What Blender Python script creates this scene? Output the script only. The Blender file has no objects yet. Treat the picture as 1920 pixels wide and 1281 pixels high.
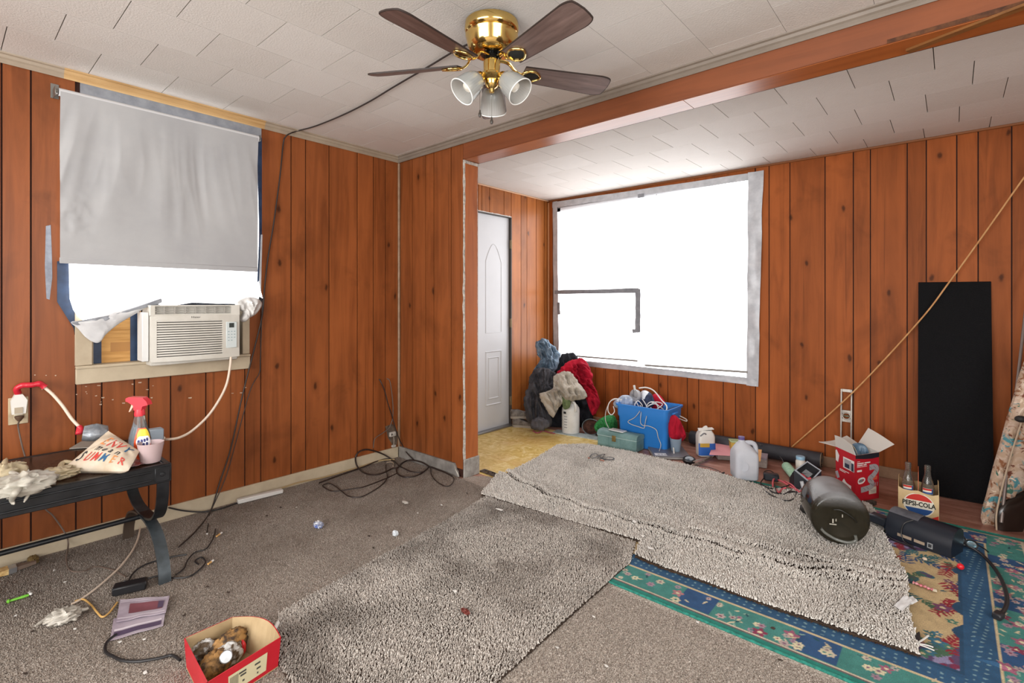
import bpy, bmesh, math, random
import numpy as np
from mathutils import Vector, Matrix, noise

random.seed(7)
SC = bpy.context.scene
COL = SC.collection
PI = math.pi

# ------------------------------------------------------------------ camera
FPX, HORIZON, YAW = 944.4, 568.0, 0.7181          # focal length in px of a 1920 px wide frame
CAM = Vector((3.295, -2.415, 1.22))
cd = bpy.data.cameras.new('camera')
cd.sensor_fit = 'HORIZONTAL'; cd.sensor_width = 36.0
cd.lens = FPX / 1920 * 36.0
cd.shift_y = -(640.5 - HORIZON) / 1920
cd.clip_start = 0.05; cd.clip_end = 60
camera = bpy.data.objects.new('camera', cd); COL.objects.link(camera)
camera.location = CAM; camera.rotation_euler = (PI / 2, 0, YAW)
SC.camera = camera

# ------------------------------------------------------------------ world, lights, exposure
W = bpy.data.worlds.new('daylight'); SC.world = W; W.use_nodes = True
W.node_tree.nodes['Background'].inputs[0].default_value = (0.86, 0.93, 1.0, 1)
W.node_tree.nodes['Background'].inputs[1].default_value = 1.2

def area(name, loc, rot, sx, sy, power, col=(1, 1, 1)):
    l = bpy.data.lights.new(name, 'AREA'); l.shape = 'RECTANGLE'; l.size = sx; l.size_y = sy
    l.energy = power; l.color = col
    o = bpy.data.objects.new(name, l); COL.objects.link(o); o.location = loc; o.rotation_euler = rot
    return o
# added fill lights in assumed window openings of the unseen rear and right walls
area('rear_fill_light', (2.5, -5.12, 1.45), (PI / 2, 0, 0), 3.2, 1.6, 168, (1.0, 0.985, 0.96))
area('right_fill_light', (5.42, -2.6, 1.45), (PI / 2, 0, PI / 2), 2.4, 1.6, 76, (1.0, 0.985, 0.96))
FILM_GLOW = 3.2
vs = SC.view_settings
SC.display_settings.display_device = 'sRGB'
vs.view_transform = 'Standard'; vs.look = 'None'; vs.exposure = 0.18; vs.gamma = 1.0
vs.use_curve_mapping = False
SC.cycles.max_bounces = 8; SC.cycles.diffuse_bounces = 5; SC.cycles.transmission_bounces = 8
SC.cycles.caustics_reflective = False; SC.cycles.caustics_refractive = False
SC.cycles.sample_clamp_indirect = 6.0
SC.cycles.use_denoising = True

# ------------------------------------------------------------------ points on the room's planes
SV = Vector((-math.sin(YAW), math.cos(YAW), 0)); SR = Vector((math.cos(YAW), math.sin(YAW), 0))
def ray(u, v): return SV + SR * ((u - 960) / FPX) + Vector((0, 0, (HORIZON - v) / FPX))
def fl(u, v, z=0.0):
    d = ray(u, v); return CAM + d * ((z - CAM.z) / d.z)
def wx(u, v, x=0.0):
    d = ray(u, v); return CAM + d * ((x - CAM.x) / d.x)
def wy(u, v, y=0.0):
    d = ray(u, v); return CAM + d * ((y - CAM.y) / d.y)
def gp(u, v, z=0.014, off=0.03):                  # where a loose cord lies: floor, or the wall it leans on
    p = fl(u, v, z)
    if p.x < off: p = wx(u, v, off)
    if p.y > -off and p.x < 0.74: p = wy(u, v, -off)
    return p

# ------------------------------------------------------------------ materials
def lin(c):
    if isinstance(c, str):
        c = c.lstrip('#'); c = [int(c[i:i + 2], 16) for i in (0, 2, 4)]
    r = []
    for x in c[:3]:
        x /= 255.0
        r.append(x / 12.92 if x <= 0.04045 else ((x + 0.055) / 1.055) ** 2.4)
    return (*r, 1.0)
def node(nt, t, **k):
    n = nt.nodes.new(t)
    for a, b in k.items():
        if a.startswith('i_'):
            key = a[2:]
            n.inputs[int(key) if key.isdigit() else key.replace('_', ' ')].default_value = b
        else: setattr(n, a, b)
    return n
def newmat(name):
    m = bpy.data.materials.new(name); m.use_nodes = True
    nt = m.node_tree; return m, nt, nt.nodes['Principled BSDF']
def mix(nt, fac, a, b, mode='MIX'):
    n = nt.nodes.new('ShaderNodeMix'); n.data_type = 'RGBA'; n.blend_type = mode
    for s, val in ((0, fac), (6, a), (7, b)):
        if hasattr(val, 'is_output'): nt.links.new(val, n.inputs[s])
        else: n.inputs[s].default_value = val
    return n.outputs[2]
def math_(nt, op, a, b=None, clamp=False):
    n = nt.nodes.new('ShaderNodeMath'); n.operation = op; n.use_clamp = clamp
    for s, val in ((0, a), (1, b)):
        if val is None: continue
        if hasattr(val, 'is_output'): nt.links.new(val, n.inputs[s])
        else: n.inputs[s].default_value = val
    return n.outputs[0]
def ramp(nt, src, stops):
    n = nt.nodes.new('ShaderNodeValToRGB'); nt.links.new(src, n.inputs[0])
    e = n.color_ramp.elements
    while len(e) < len(stops): e.new(0.5)
    for k, (p, c) in enumerate(stops): e[k].position = p; e[k].color = c if len(c) == 4 else (*c, 1)
    return n.outputs[0]
def coords(nt, scale=(1, 1, 1), kind='Position', rot=(0, 0, 0), rnd=0.0):
    if kind == 'Position': src = nt.nodes.new('ShaderNodeNewGeometry').outputs['Position']
    else: src = nt.nodes.new('ShaderNodeTexCoord').outputs[kind]
    mp = nt.nodes.new('ShaderNodeMapping'); mp.inputs['Scale'].default_value = scale; mp.inputs['Rotation'].default_value = rot
    nt.links.new(src, mp.inputs['Vector'])
    out = mp.outputs[0]
    if rnd:
        oi = nt.nodes.new('ShaderNodeObjectInfo')
        a = nt.nodes.new('ShaderNodeVectorMath'); a.operation = 'ADD'
        nt.links.new(out, a.inputs[0])
        c = nt.nodes.new('ShaderNodeCombineXYZ')
        m = math_(nt, 'MULTIPLY', oi.outputs['Random'], rnd)
        for i in range(3): nt.links.new(m, c.inputs[i])
        nt.links.new(c.outputs[0], a.inputs[1]); out = a.outputs[0]
    return out
def ntex(nt, vec, scale=5, detail=3, rough=0.5, dist=0.0):
    n = node(nt, 'ShaderNodeTexNoise', i_Scale=scale, i_Detail=detail, i_Roughness=rough, i_Distortion=dist)
    nt.links.new(vec, n.inputs['Vector']); return n.outputs['Fac']
def bump(nt, bs, h, strength=0.3, dist=0.002):
    b = node(nt, 'ShaderNodeBump', i_Strength=strength, i_Distance=dist)
    nt.links.new(h, b.inputs['Height']); nt.links.new(b.outputs[0], bs.inputs['Normal'])
MATS = {}
def M(name, col, rough=0.5, metal=0.0, var=0.0, vs_=25.0, bmp=0.0, bs_=60.0, bd=0.002, trans=0.0, alpha=1.0, spec=0.5,
      coat=0.0, ior=1.45, sss=0.0, emit=0.0, col2=None, kind='Position', sharp=0.0, thin=0.0):
    if name in MATS: return MATS[name]
    m, nt, b = newmat(name)
    c = lin(col); b.inputs['Roughness'].default_value = rough; b.inputs['Metallic'].default_value = metal
    b.inputs['Specular IOR Level'].default_value = spec; b.inputs['IOR'].default_value = ior
    b.inputs['Transmission Weight'].default_value = trans; b.inputs['Alpha'].default_value = alpha
    b.inputs['Coat Weight'].default_value = coat
    if sss:
        b.inputs['Subsurface Weight'].default_value = sss; b.inputs['Subsurface Radius'].default_value = (0.01, 0.01, 0.01)
        b.inputs['Subsurface Scale'].default_value = 1.0
    if var or col2:
        v = coords(nt, kind=kind)
        n = ntex(nt, v, vs_, 5, 0.6)
        c2 = lin(col2) if col2 else tuple(x * (1 - var) for x in c[:3]) + (1,)
        lo, hi = (0.35 + sharp * 0.12, 0.65 - sharp * 0.12)
        cr = ramp(nt, n, [(lo, c2), (hi, c)])
        nt.links.new(cr, b.inputs['Base Color'])
    else: b.inputs['Base Color'].default_value = c
    if bmp:
        v = coords(nt, kind=kind); bump(nt, b, ntex(nt, v, bs_, 4, 0.6), bmp, bd)
    if emit:
        b.inputs['Emission Color'].default_value = c; b.inputs['Emission Strength'].default_value = emit
    MATS[name] = m; return m

def wood(name, base, dark, axis='Z', rough=0.32, contrast=0.5, gloss=0.5, knots=True, per=0.5):
    m, nt, b = newmat(name)
    s = {'Z': (9, 9, 0.7), 'X': (0.7, 9, 9), 'Y': (9, 0.7, 9)}[axis]
    v = coords(nt, s, rnd=37.0)
    n1 = ntex(nt, v, 1.6, 6, 0.62, 0.9)
    s2 = tuple(x * 7 if x > 1 else x * 1.2 for x in s)
    n2 = ntex(nt, coords(nt, s2, rnd=11.0), 1.2, 3, 0.6)
    c = ramp(nt, n1, [(0.30, lin(dark)), (0.60, lin(base))])
    lighter = tuple(min(1, x * 1.22) for x in lin(base)[:3]) + (1,)
    c = mix(nt, math_(nt, 'MULTIPLY', n2, 0.30), c, lin(dark))
    n3 = ntex(nt, coords(nt, (1.3, 1.3, 0.9), rnd=5.0), 1.5, 3, 0.6)
    c = mix(nt, ramp(nt, n3, [(0.45, (0, 0, 0)), (0.75, (0.55, 0.55, 0.55))]), c, lighter)
    if knots:
        vo = node(nt, 'ShaderNodeTexVoronoi', i_Scale=1.0); vo.feature = 'F1'; vo.voronoi_dimensions = '2D'
        sx = nt.nodes.new('ShaderNodeSeparateXYZ'); nt.links.new(coords(nt, (1, 1, 1)), sx.inputs[0])
        cb = nt.nodes.new('ShaderNodeCombineXYZ')
        nt.links.new(math_(nt, 'MULTIPLY', math_(nt, 'ADD', sx.outputs['X'], sx.outputs['Y']), 3.6), cb.inputs[0])
        nt.links.new(math_(nt, 'MULTIPLY', sx.outputs['Z'], 1.9), cb.inputs[1])
        wob = nt.nodes.new('ShaderNodeVectorMath'); wob.operation = 'ADD'
        nt.links.new(cb.outputs[0], wob.inputs[0])
        wn = node(nt, 'ShaderNodeTexNoise', i_Scale=14.0, i_Detail=2.0); nt.links.new(coords(nt, (1, 1, 1)), wn.inputs['Vector'])
        ws = nt.nodes.new('ShaderNodeVectorMath'); ws.operation = 'SCALE'; ws.inputs['Scale'].default_value = 0.10; nt.links.new(wn.outputs['Color'], ws.inputs[0]); nt.links.new(ws.outputs[0], wob.inputs[1])
        nt.links.new(wob.outputs[0], vo.inputs['Vector'])
        halo = ramp(nt, vo.outputs['Distance'], [(0.05, (0.5, 0.5, 0.5)), (0.16, (0, 0, 0))])
        pick = nt.nodes.new('ShaderNodeSeparateColor'); nt.links.new(vo.outputs['Color'], pick.inputs[0])
        on_ = math_(nt, 'GREATER_THAN', pick.outputs[0], 0.52)
        c = mix(nt, math_(nt, 'MULTIPLY', halo, on_), c, lin(dark))
        k = ramp(nt, vo.outputs['Distance'], [(0.022, (0.85, 0.85, 0.85)), (0.055, (0, 0, 0))])
        k = math_(nt, 'MULTIPLY', k, on_)
        sm = ntex(nt, coords(nt, (1, 1, 0.8)), 3.2, 4, 0.6, 0.6)                       # smoky stains in the old varnish
        c = mix(nt, ramp(nt, sm, [(0.56, (0, 0, 0)), (0.74, (0.45, 0.45, 0.45))]), c, tuple(x * 0.55 for x in lin(dark)[:3]) + (1,))
        gl_ = ntex(nt, coords(nt, (40, 40, 0.5), rnd=9.0), 1.0, 2, 0.5, 0.3)             # single dark grain lines
        c = mix(nt, ramp(nt, gl_, [(0.66, (0, 0, 0)), (0.72, (0.5, 0.5, 0.5))]), c, tuple(x * 0.6 for x in lin(dark)[:3]) + (1,))
        c = mix(nt, k, c, tuple(x * 0.25 for x in lin(dark)[:3]) + (1,))
    oi = nt.nodes.new('ShaderNodeObjectInfo')
    f = math_(nt, 'MULTIPLY_ADD', oi.outputs['Random'], 0.28 * per * 2)
    f.node.inputs[2].default_value = 1 - 0.15 * per * 2
    cc = nt.nodes.new('ShaderNodeCombineXYZ')
    for i in range(3): nt.links.new(f, cc.inputs[i])
    c = mix(nt, 1.0, c, cc.outputs[0], 'MULTIPLY')
    nt.links.new(c, b.inputs['Base Color'])
    b.inputs['Roughness'].default_value = rough; b.inputs['Specular IOR Level'].default_value = gloss
    bump(nt, b, n2, 0.12, 0.0015)
    MATS[name] = m; return m

def film(name, col, glow):
    m, nt, b = newmat(name)
    n = ntex(nt, coords(nt, (0.6, 0.6, 3)), 2.2, 3, 0.5)
    c = ramp(nt, n, [(0.3, tuple(0.93 * x for x in lin(col)[:3])), (0.7, lin(col))])
    nt.links.new(c, b.inputs['Base Color']); nt.links.new(c, b.inputs['Emission Color'])
    b.inputs['Emission Strength'].default_value = glow; b.inputs['Roughness'].default_value = 0.35
    MATS[name] = m; return m

def carpet_mat(name, c1, c2, scale=140, dirt=None, dscale=1.3, damt=0.5, rough=0.95):
    m, nt, b = newmat(name)
    v = coords(nt)
    n = ntex(nt, v, scale, 4, 0.7)
    c = ramp(nt, n, [(0.36, lin(c1)), (0.62, lin(c2))])
    n2 = ntex(nt, v, dscale, 5, 0.62)
    if dirt:
        c = mix(nt, ramp(nt, n2, [(0.46, (0, 0, 0)), (0.66, (damt, damt, damt))]), c, lin(dirt))
    nt.links.new(c, b.inputs['Base Color'])
    b.inputs['Roughness'].default_value = rough; b.inputs['Specular IOR Level'].default_value = 0.1
    bump(nt, b, ntex(nt, v, scale * 0.7, 3, 0.7), 0.9, 0.006)
    MATS[name] = m; return m

# ------------------------------------------------------------------ mesh helpers
def frame(origin, xdir, up=Vector((0, 0, 1))):
    x = Vector(xdir).normalized(); z = Vector(up); z = (z - x * z.dot(x)).normalized(); y = z.cross(x)
    m = Matrix((x, y, z)).transposed().to_4x4(); m.translation = Vector(origin); return m
def Rz(a): return Matrix.Rotation(a, 4, 'Z')
def Rx(a): return Matrix.Rotation(a, 4, 'X')
def Ry(a): return Matrix.Rotation(a, 4, 'Y')
def T(*p): return Matrix.Translation(Vector(p))
def aim(p, d):                                         # z axis along d, origin p
    q = Vector(d).to_track_quat('Z', 'Y').to_matrix().to_4x4(); q.translation = Vector(p); return q
def smooth(pts, n=6, closed=False):
    P = [Vector(p) for p in pts]; out = []; L = len(P)
    if L < 3: return P
    rng = range(L if closed else L - 1)
    for i in rng:
        if closed: a, b, c, d = P[(i - 1) % L], P[i], P[(i + 1) % L], P[(i + 2) % L]
        else: a, b, c, d = P[max(i - 1, 0)], P[i], P[i + 1], P[min(i + 2, L - 1)]
        for k in range(n):
            t = k / n
            out.append(0.5 * ((2 * b) + (c - a) * t + (2 * a - 5 * b + 4 * c - d) * t * t + (3 * b - a - 3 * c + d) * t ** 3))
    if not closed: out.append(P[-1])
    return out

class MB:
    def __init__(s): s.v = []; s.f = []; s.m = []
    def add(s, vs_, fs, m=0):
        o = len(s.v); s.v += [tuple(p) for p in vs_]
        for f in fs: s.f.append(tuple(i + o for i in f)); s.m.append(m)
        return s
    def box(s, c, d, X=None, bev=0.0, m=0, taper=0.0, seg=1):
        bm = bmesh.new(); bmesh.ops.create_cube(bm, size=1.0)
        for v in bm.verts:
            k = 1 - taper if v.co.z < 0 else 1.0
            v.co = Vector((v.co.x * d[0] * k, v.co.y * d[1] * k, v.co.z * d[2]))
        if bev: bmesh.ops.bevel(bm, geom=bm.edges[:], offset=bev, segments=seg, affect='EDGES', profile=0.5)
        A = T(*c) if X is None else X @ T(*c)
        bm.verts.ensure_lookup_table()
        for i, v in enumerate(bm.verts): v.index = i
        s.add([A @ v.co for v in bm.verts], [[v.index for v in f.verts] for f in bm.faces], m); bm.free(); return s
    def lathe(s, prof, seg=24, X=None, m=0, sx=1.0, sy=1.0, cap=True, wob=None):
        X = X or Matrix(); n = len(prof); vs_ = []; fs = []
        for j, (r, z) in enumerate(prof):
            for i in range(seg):
                a = 2 * PI * i / seg
                k = 1 + (wob(a, j) if wob else 0)
                vs_.append(X @ Vector((r * k * sx * math.cos(a), r * k * sy * math.sin(a), z)))
        for j in range(n - 1):
            for i in range(seg):
                a, b = j * seg + i, j * seg + (i + 1) % seg
                fs.append((a, b, b + seg, a + seg))
        if cap:
            if prof[0][0] > 1e-6: fs.append(tuple(range(seg - 1, -1, -1)))
            if prof[-1][0] > 1e-6: fs.append(tuple((n - 1) * seg + i for i in range(seg)))
        return s.add(vs_, fs, m)
    def tube(s, pts, r=0.005, seg=8, m=0, closed=False, flat=None):
        P = [Vector(p) for p in pts]; n = len(P); vs_ = []; fs = []
        rr = r if isinstance(r, (list, tuple)) else [r] * n
        up = Vector((0, 0, 1)); prev = None
        for i in range(n):
            a = P[i - 1] if (i or closed) else P[i]; b = P[(i + 1) % n] if (i < n - 1 or closed) else P[i]
            t = (b - a); t = t.normalized() if t.length > 1e-9 else Vector((1, 0, 0))
            if prev is None: x = t.cross(up if abs(t.z) < 0.9 else Vector((1, 0, 0))).normalized()
            else: x = (prev - t * prev.dot(t)); x = x.normalized() if x.length > 1e-6 else t.orthogonal().normalized()
            prev = x; y = t.cross(x)
            fx, fy = flat if flat else (1, 1)
            for k in range(seg):
                q = 2 * PI * k / seg
                vs_.append(P[i] + x * (rr[i] * fx * math.cos(q)) + y * (rr[i] * fy * math.sin(q)))
        L = n if closed else n - 1
        for i in range(L):
            for k in range(seg):
                a, b = i * seg + k, i * seg + (k + 1) % seg
                c, d = ((i + 1) % n) * seg + (k + 1) % seg, ((i + 1) % n) * seg + k
                fs.append((a, b, c, d))
        if not closed:
            fs.append(tuple(range(seg - 1, -1, -1))); fs.append(tuple((n - 1) * seg + k for k in range(seg)))
        return s.add(vs_, fs, m)
    def grid(s, fn, nu, nv, m=0, thick=0.0):
        vs_ = [Vector(fn(i / nu, j / nv)) for j in range(nv + 1) for i in range(nu + 1)]
        w = nu + 1
        fs = [(j * w + i, j * w + i + 1, (j + 1) * w + i + 1, (j + 1) * w + i) for j in range(nv) for i in range(nu)]
        if thick:
            N = [Vector() for _ in vs_]
            for f in fs:
                n = (vs_[f[1]] - vs_[f[0]]).cross(vs_[f[3]] - vs_[f[0]])
                for i in f: N[i] += n
            k = len(vs_)
            vs_ += [p - (N[i].normalized() if N[i].length > 0 else Vector((0, 0, 1))) * thick for i, p in enumerate(vs_[:k])]
            fs += [tuple(i + k for i in reversed(f)) for f in fs]
            rim = list(range(w)) + [j * w + nu for j in range(1, nv + 1)] + [nv * w + i for i in range(nu - 1, -1, -1)] + [j * w for j in range(nv - 1, 0, -1)]
            for a, b in zip(rim, rim[1:] + rim[:1]): fs.append((b, a, a + k, b + k))
        return s.add(vs_, fs, m)
    def prism(s, pts, nvec, m=0):                       # flat outline with thickness along nvec
        P = [Vector(p) for p in pts]; n = len(P); q = Vector(nvec)
        fs = [tuple(range(n)), tuple(range(2 * n - 1, n - 1, -1))]
        fs += [((i + 1) % n, i, i + n, (i + 1) % n + n) for i in range(n)]
        return s.add(P + [p + q for p in P], fs, m)
    def ball(s, c, r, m=0, X=None, seg=14, rings=9, fn=None):
        r = (r, r, r) if not isinstance(r, (tuple, list)) else r
        vs_ = []; fs = []; A = (X or Matrix())
        for j in range(rings + 1):
            th = PI * j / rings
            for i in range(seg):
                a = 2 * PI * i / seg
                d = Vector((math.sin(th) * math.cos(a), math.sin(th) * math.sin(a), -math.cos(th)))
                k = 1 + (fn(d) if fn else 0)
                vs_.append(Vector(c) + A.to_3x3() @ Vector((d.x * r[0] * k, d.y * r[1] * k, d.z * r[2] * k)))
        for j in range(rings):
            for i in range(seg):
                a, b = j * seg + i, j * seg + (i + 1) % seg
                fs.append((a, b, b + seg, a + seg))
        return s.add(vs_, fs, m)
    def build(s, name, mats, parent=None, ang=38, loc=None):
        if not isinstance(mats, (list, tuple)): mats = [mats]
        L = ORG.get(parent.name, Vector()) if parent else (Vector(loc) if loc is not None else Vector())
        me = bpy.data.meshes.new(name)
        me.from_pydata([(p[0] - L.x, p[1] - L.y, p[2] - L.z) for p in s.v], [], s.f)
        for mm in mats: me.materials.append(mm)
        if len(mats) > 1: me.polygons.foreach_set('material_index', s.m)
        if ang:
            me.polygons.foreach_set('use_smooth', [True] * len(me.polygons))
            me.set_sharp_from_angle(angle=math.radians(ang))
        me.validate(); me.update()
        o = bpy.data.objects.new(name, me); COL.objects.link(o)
        if parent: o.parent = parent; ORG[o.name] = L
        else: o.location = L; ORG[o.name] = L
        return o
ORG = {}
def tag(o, label=None, cat=None, group=None, kind=None):
    if label: o['label'] = label
    if cat: o['category'] = cat
    if group: o['group'] = group
    if kind: o['kind'] = kind
    return o
def thing(name, label, cat, loc, group=None):
    o = bpy.data.objects.new(name, None); COL.objects.link(o); o.location = loc
    o.empty_display_size = 0.05; ORG[o.name] = Vector(loc)
    return tag(o, label, cat, group)
def base_of(mb):
    a = np.array(mb.v); return Vector((a[:, 0].mean(), a[:, 1].mean(), a[:, 2].min()))
def solo(mb, name, mats, label, cat, group=None, ang=38):
    o = mb.build(name, mats, None, ang, base_of(mb)); return tag(o, label, cat, group)
def struct(mb, name, mats, parent=None, ang=30):
    o = mb.build(name, mats, parent, ang)
    if parent is None: o['kind'] = 'structure'
    return o
CUBE = {}
def unit_cube(mat, bev=0.0):
    k = mat.name
    if k not in CUBE:
        o = MB().box((0, 0, 0), (1, 1, 1)).build('cube', mat, None, 0)
        CUBE[k] = o.data; COL.objects.unlink(o); bpy.data.objects.remove(o)
    return CUBE[k]
def piece(name, mat, lo, hi, parent, rot=None):          # an axis-aligned piece that shares one cube mesh
    o = bpy.data.objects.new(name, unit_cube(mat)); COL.objects.link(o)
    L = ORG.get(parent.name, Vector()); o.parent = parent
    o.location = (Vector(lo) + Vector(hi)) / 2 - L; o.scale = [max(1e-4, b - a) for a, b in zip(lo, hi)]
    if rot: o.rotation_euler = rot
    return o
def dup(root, loc=None, rot=None, label=None, scale=None):
    r = root.copy(); COL.objects.link(r); ORG[r.name] = Vector(loc) if loc is not None else ORG[root.name]
    if loc is not None: r.location = loc
    if rot is not None: r.rotation_euler = rot
    if scale is not None: r.scale = (scale,) * 3 if not isinstance(scale, (tuple, list)) else scale
    if label: r['label'] = label
    for ch in list(root.children):
        c = ch.copy(); COL.objects.link(c); c.parent = r
        for g in list(ch.children):
            d = g.copy(); COL.objects.link(d); d.parent = c
    return r
def text_mesh(txt, size=1.0, ext=0.0, bold=0.0, shear=0.0):
    cu = bpy.data.curves.new('t', 'FONT'); cu.body = txt; cu.size = size; cu.extrude = ext; cu.offset = bold; cu.shear = shear
    cu.align_x = 'CENTER'; cu.align_y = 'CENTER'; cu.resolution_u = 2
    o = bpy.data.objects.new('t', cu); COL.objects.link(o)
    me = bpy.data.meshes.new_from_object(o.evaluated_get(bpy.context.evaluated_depsgraph_get()))
    V = [Vector(v.co) for v in me.vertices]; Fs = [tuple(p.vertices) for p in me.polygons]
    bpy.data.objects.remove(o); bpy.data.curves.remove(cu); bpy.data.meshes.remove(me)
    return V, Fs
def lettering(txt, size, X, mat, parent, name='lettering', sx=1.0, bold=0.0, fn=None, shear=0.0, arc=None):
    V, Fs = text_mesh(txt, size, 0.0, bold, shear)
    mb = MB(); V = [Vector((p.x * sx, p.y, 0)) for p in V]
    mb.add([(fn(p) if fn else X @ p) for p in V], Fs)
    return mb.build(name, mat, parent, 0)
def fold(p, seed=0.0, fr=1.0):
    q = Vector(p) * fr + Vector((seed * 3.7, seed * 1.3, seed * 9.1))
    q += 0.55 * Vector((noise.noise(q * 0.6), noise.noise(q * 0.6 + Vector((5, 2, 9))), noise.noise(q * 0.6 + Vector((1, 8, 3)))))
    a = 1 - abs(noise.noise(q)) * 2.2
    b = 1 - abs(noise.noise(q * 2.1 + Vector((3, 3, 3)))) * 2.2
    return 0.7 * a + 0.3 * b                                # ridged: creases of crumpled cloth
def puff_mb(poly, depth, back=0.35, amp=0.02, fr=14.0, seed=0.0, ang=0.0, stretch=2.5, rings=16, n=5, normal=None, sag=0.0, pw=2.4, rough=0.0):
    """A soft closed body: outline 'poly' (3-D points about one plane), swelling by 'depth' along the plane's normal."""
    B = smooth(poly, n, True); c = sum(B, Vector()) / len(B)
    if rough: B = [p + (p - c).normalized() * rough * (noise.noise(p * 26 + Vector((seed, 0, 0))) + 0.6 * noise.noise(p * 60)) for p in B]
    N = Vector(normal).normalized()
    e1 = Vector((0, 0, 1)); e1 = (e1 - N * e1.dot(N)); e1 = e1.normalized() if e1.length > 1e-3 else Vector((1, 0, 0)); e2 = N.cross(e1)
    ca, sa = math.cos(ang), math.sin(ang); mb = MB(); vs_ = []; fs = []; L = len(B)
    for side, dep in ((1, depth), (-1, depth * back)):
        for j in range(rings + 1):
            r = j / rings
            for i in range(L):
                p = c.lerp(B[i], r)
                h = max(0, 1 - r ** pw) ** 0.5
                d = p - c; a, b = d.dot(e1), d.dot(e2)
                f = fold(Vector(((a * ca + b * sa) / stretch, -a * sa + b * ca, seed)), seed, fr)
                p = p + N * (side * dep * h + (amp * (f - 0.35) * min(1, 2.5 * (1 - r)) if side > 0 else 0))
                p.z -= sag * h * 0
                vs_.append(p)
    R1 = (rings + 1) * L
    for o, flip in ((0, False), (R1, True)):
        for j in range(rings):
            for i in range(L):
                q = (o + j * L + i, o + j * L + (i + 1) % L, o + (j + 1) * L + (i + 1) % L, o + (j + 1) * L + i)
                fs.append(q[::-1] if flip else q)
    mb.add(vs_, fs); return mb
def crumple_mb(c, r, seed=0.0, amp=0.25, fr=2.4, seg=40, rings=26, X=None, floor=None, m=0):
    mb = MB()
    mb.ball(c, r, m, X, seg, rings, lambda d: amp * (fold(d, seed, fr) - 0.5))
    if floor is not None: mb.v = [(p[0], p[1], max(p[2], floor)) for p in mb.v]
    return mb
# ================================================================== the room
HM, HA = 2.37, 2.325                 # ceilings: main room, alcove
EF = 1.954                           # far wall plane
SX, ST = 0.741, 0.139                # partition stub: end, thickness
PANEL = wood('knotty_panelling', '#8f5029', '#6c391a', 'Z', 0.4, gloss=0.3)
PANEL_ENTRY = wood('entry_panelling_lit', '#a8642f', '#85491f', 'Z', 0.36, gloss=0.4)  # lighter copy of the panelling, window light put into its colour
PANEL_FAR = wood('far_panelling', '#9c5529', '#7c421f', 'Z', 0.5, gloss=0.12)
GROOVE = M('groove_dark', '#331509', 0.8)
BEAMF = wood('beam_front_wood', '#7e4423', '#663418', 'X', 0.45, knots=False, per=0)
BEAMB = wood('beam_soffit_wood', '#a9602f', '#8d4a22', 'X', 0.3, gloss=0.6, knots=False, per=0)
CREAM = M('cream_paint', '#bbad95', 0.55, col2='#ab9c85', vs_=6, bmp=0.15, bs_=40)
CREAM2 = M('aged_moulding', '#9f917f', 0.5, col2='#918372', vs_=5, bmp=0.05)
RAWWOOD = wood('bare_moulding', '#c2a06f', '#96703f', 'Y', 0.55, knots=False, per=0)
GREYTRIM = M('grey_painted_base', '#8b8782', 0.6, col2='#6b6763', vs_=12, bmp=0.2)
TANBASE = M('tan_base', '#94755c', 0.55, col2='#7b5c44', vs_=8)
PLASTER = M('plain_plaster', '#cfc8be', 0.8)

def tile_mat():
    m, nt, b = newmat('fibre_tile')
    v = coords(nt)
    oi = nt.nodes.new('ShaderNodeObjectInfo')
    c = ramp(nt, oi.outputs['Random'], [(0, lin('#d5d1cc')), (1, lin('#dddad6'))])
    n = ntex(nt, v, 4, 4, 0.6)
    c = mix(nt, ramp(nt, n, [(0.5, (0, 0, 0)), (0.8, (0.25, 0.25, 0.25))]), c, lin('#c4beb6'))
    nt.links.new(c, b.inputs['Base Color']); b.inputs['Roughness'].default_value = 0.7
    b.inputs['Specular IOR Level'].default_value = 0.3
    bump(nt, b, ntex(nt, v, 130, 2, 0.6), 0.55, 0.003)
    return m
TILE = tile_mat()
SEAM = M('seam_grey', '#8d877f', 0.9)  # grey backing seen in the joints between tiles

# ---- floor
def floor_mat():
    m, nt, b = newmat('worn_red_floor')
    v = coords(nt, (1.2, 7, 3), rot=(0, 0, 0.03))
    c = ramp(nt, ntex(nt, v, 2.2, 5, 0.6, 0.4), [(0.3, lin('#855648')), (0.55, lin('#a67a6b')), (0.75, lin('#c29d8e'))])
    n = ntex(nt, coords(nt), 30, 5, 0.7)
    c = mix(nt, ramp(nt, n, [(0.5, (0, 0, 0)), (0.7, (0.4, 0.4, 0.4))]), c, lin('#7a4a3e'))
    nt.links.new(c, b.inputs['Base Color']); b.inputs['Roughness'].default_value = 0.38
    return m
floor = struct(MB().box((2.7, -1.62, -0.06), (5.9, 7.4, 0.12)), 'floor', floor_mat())

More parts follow.
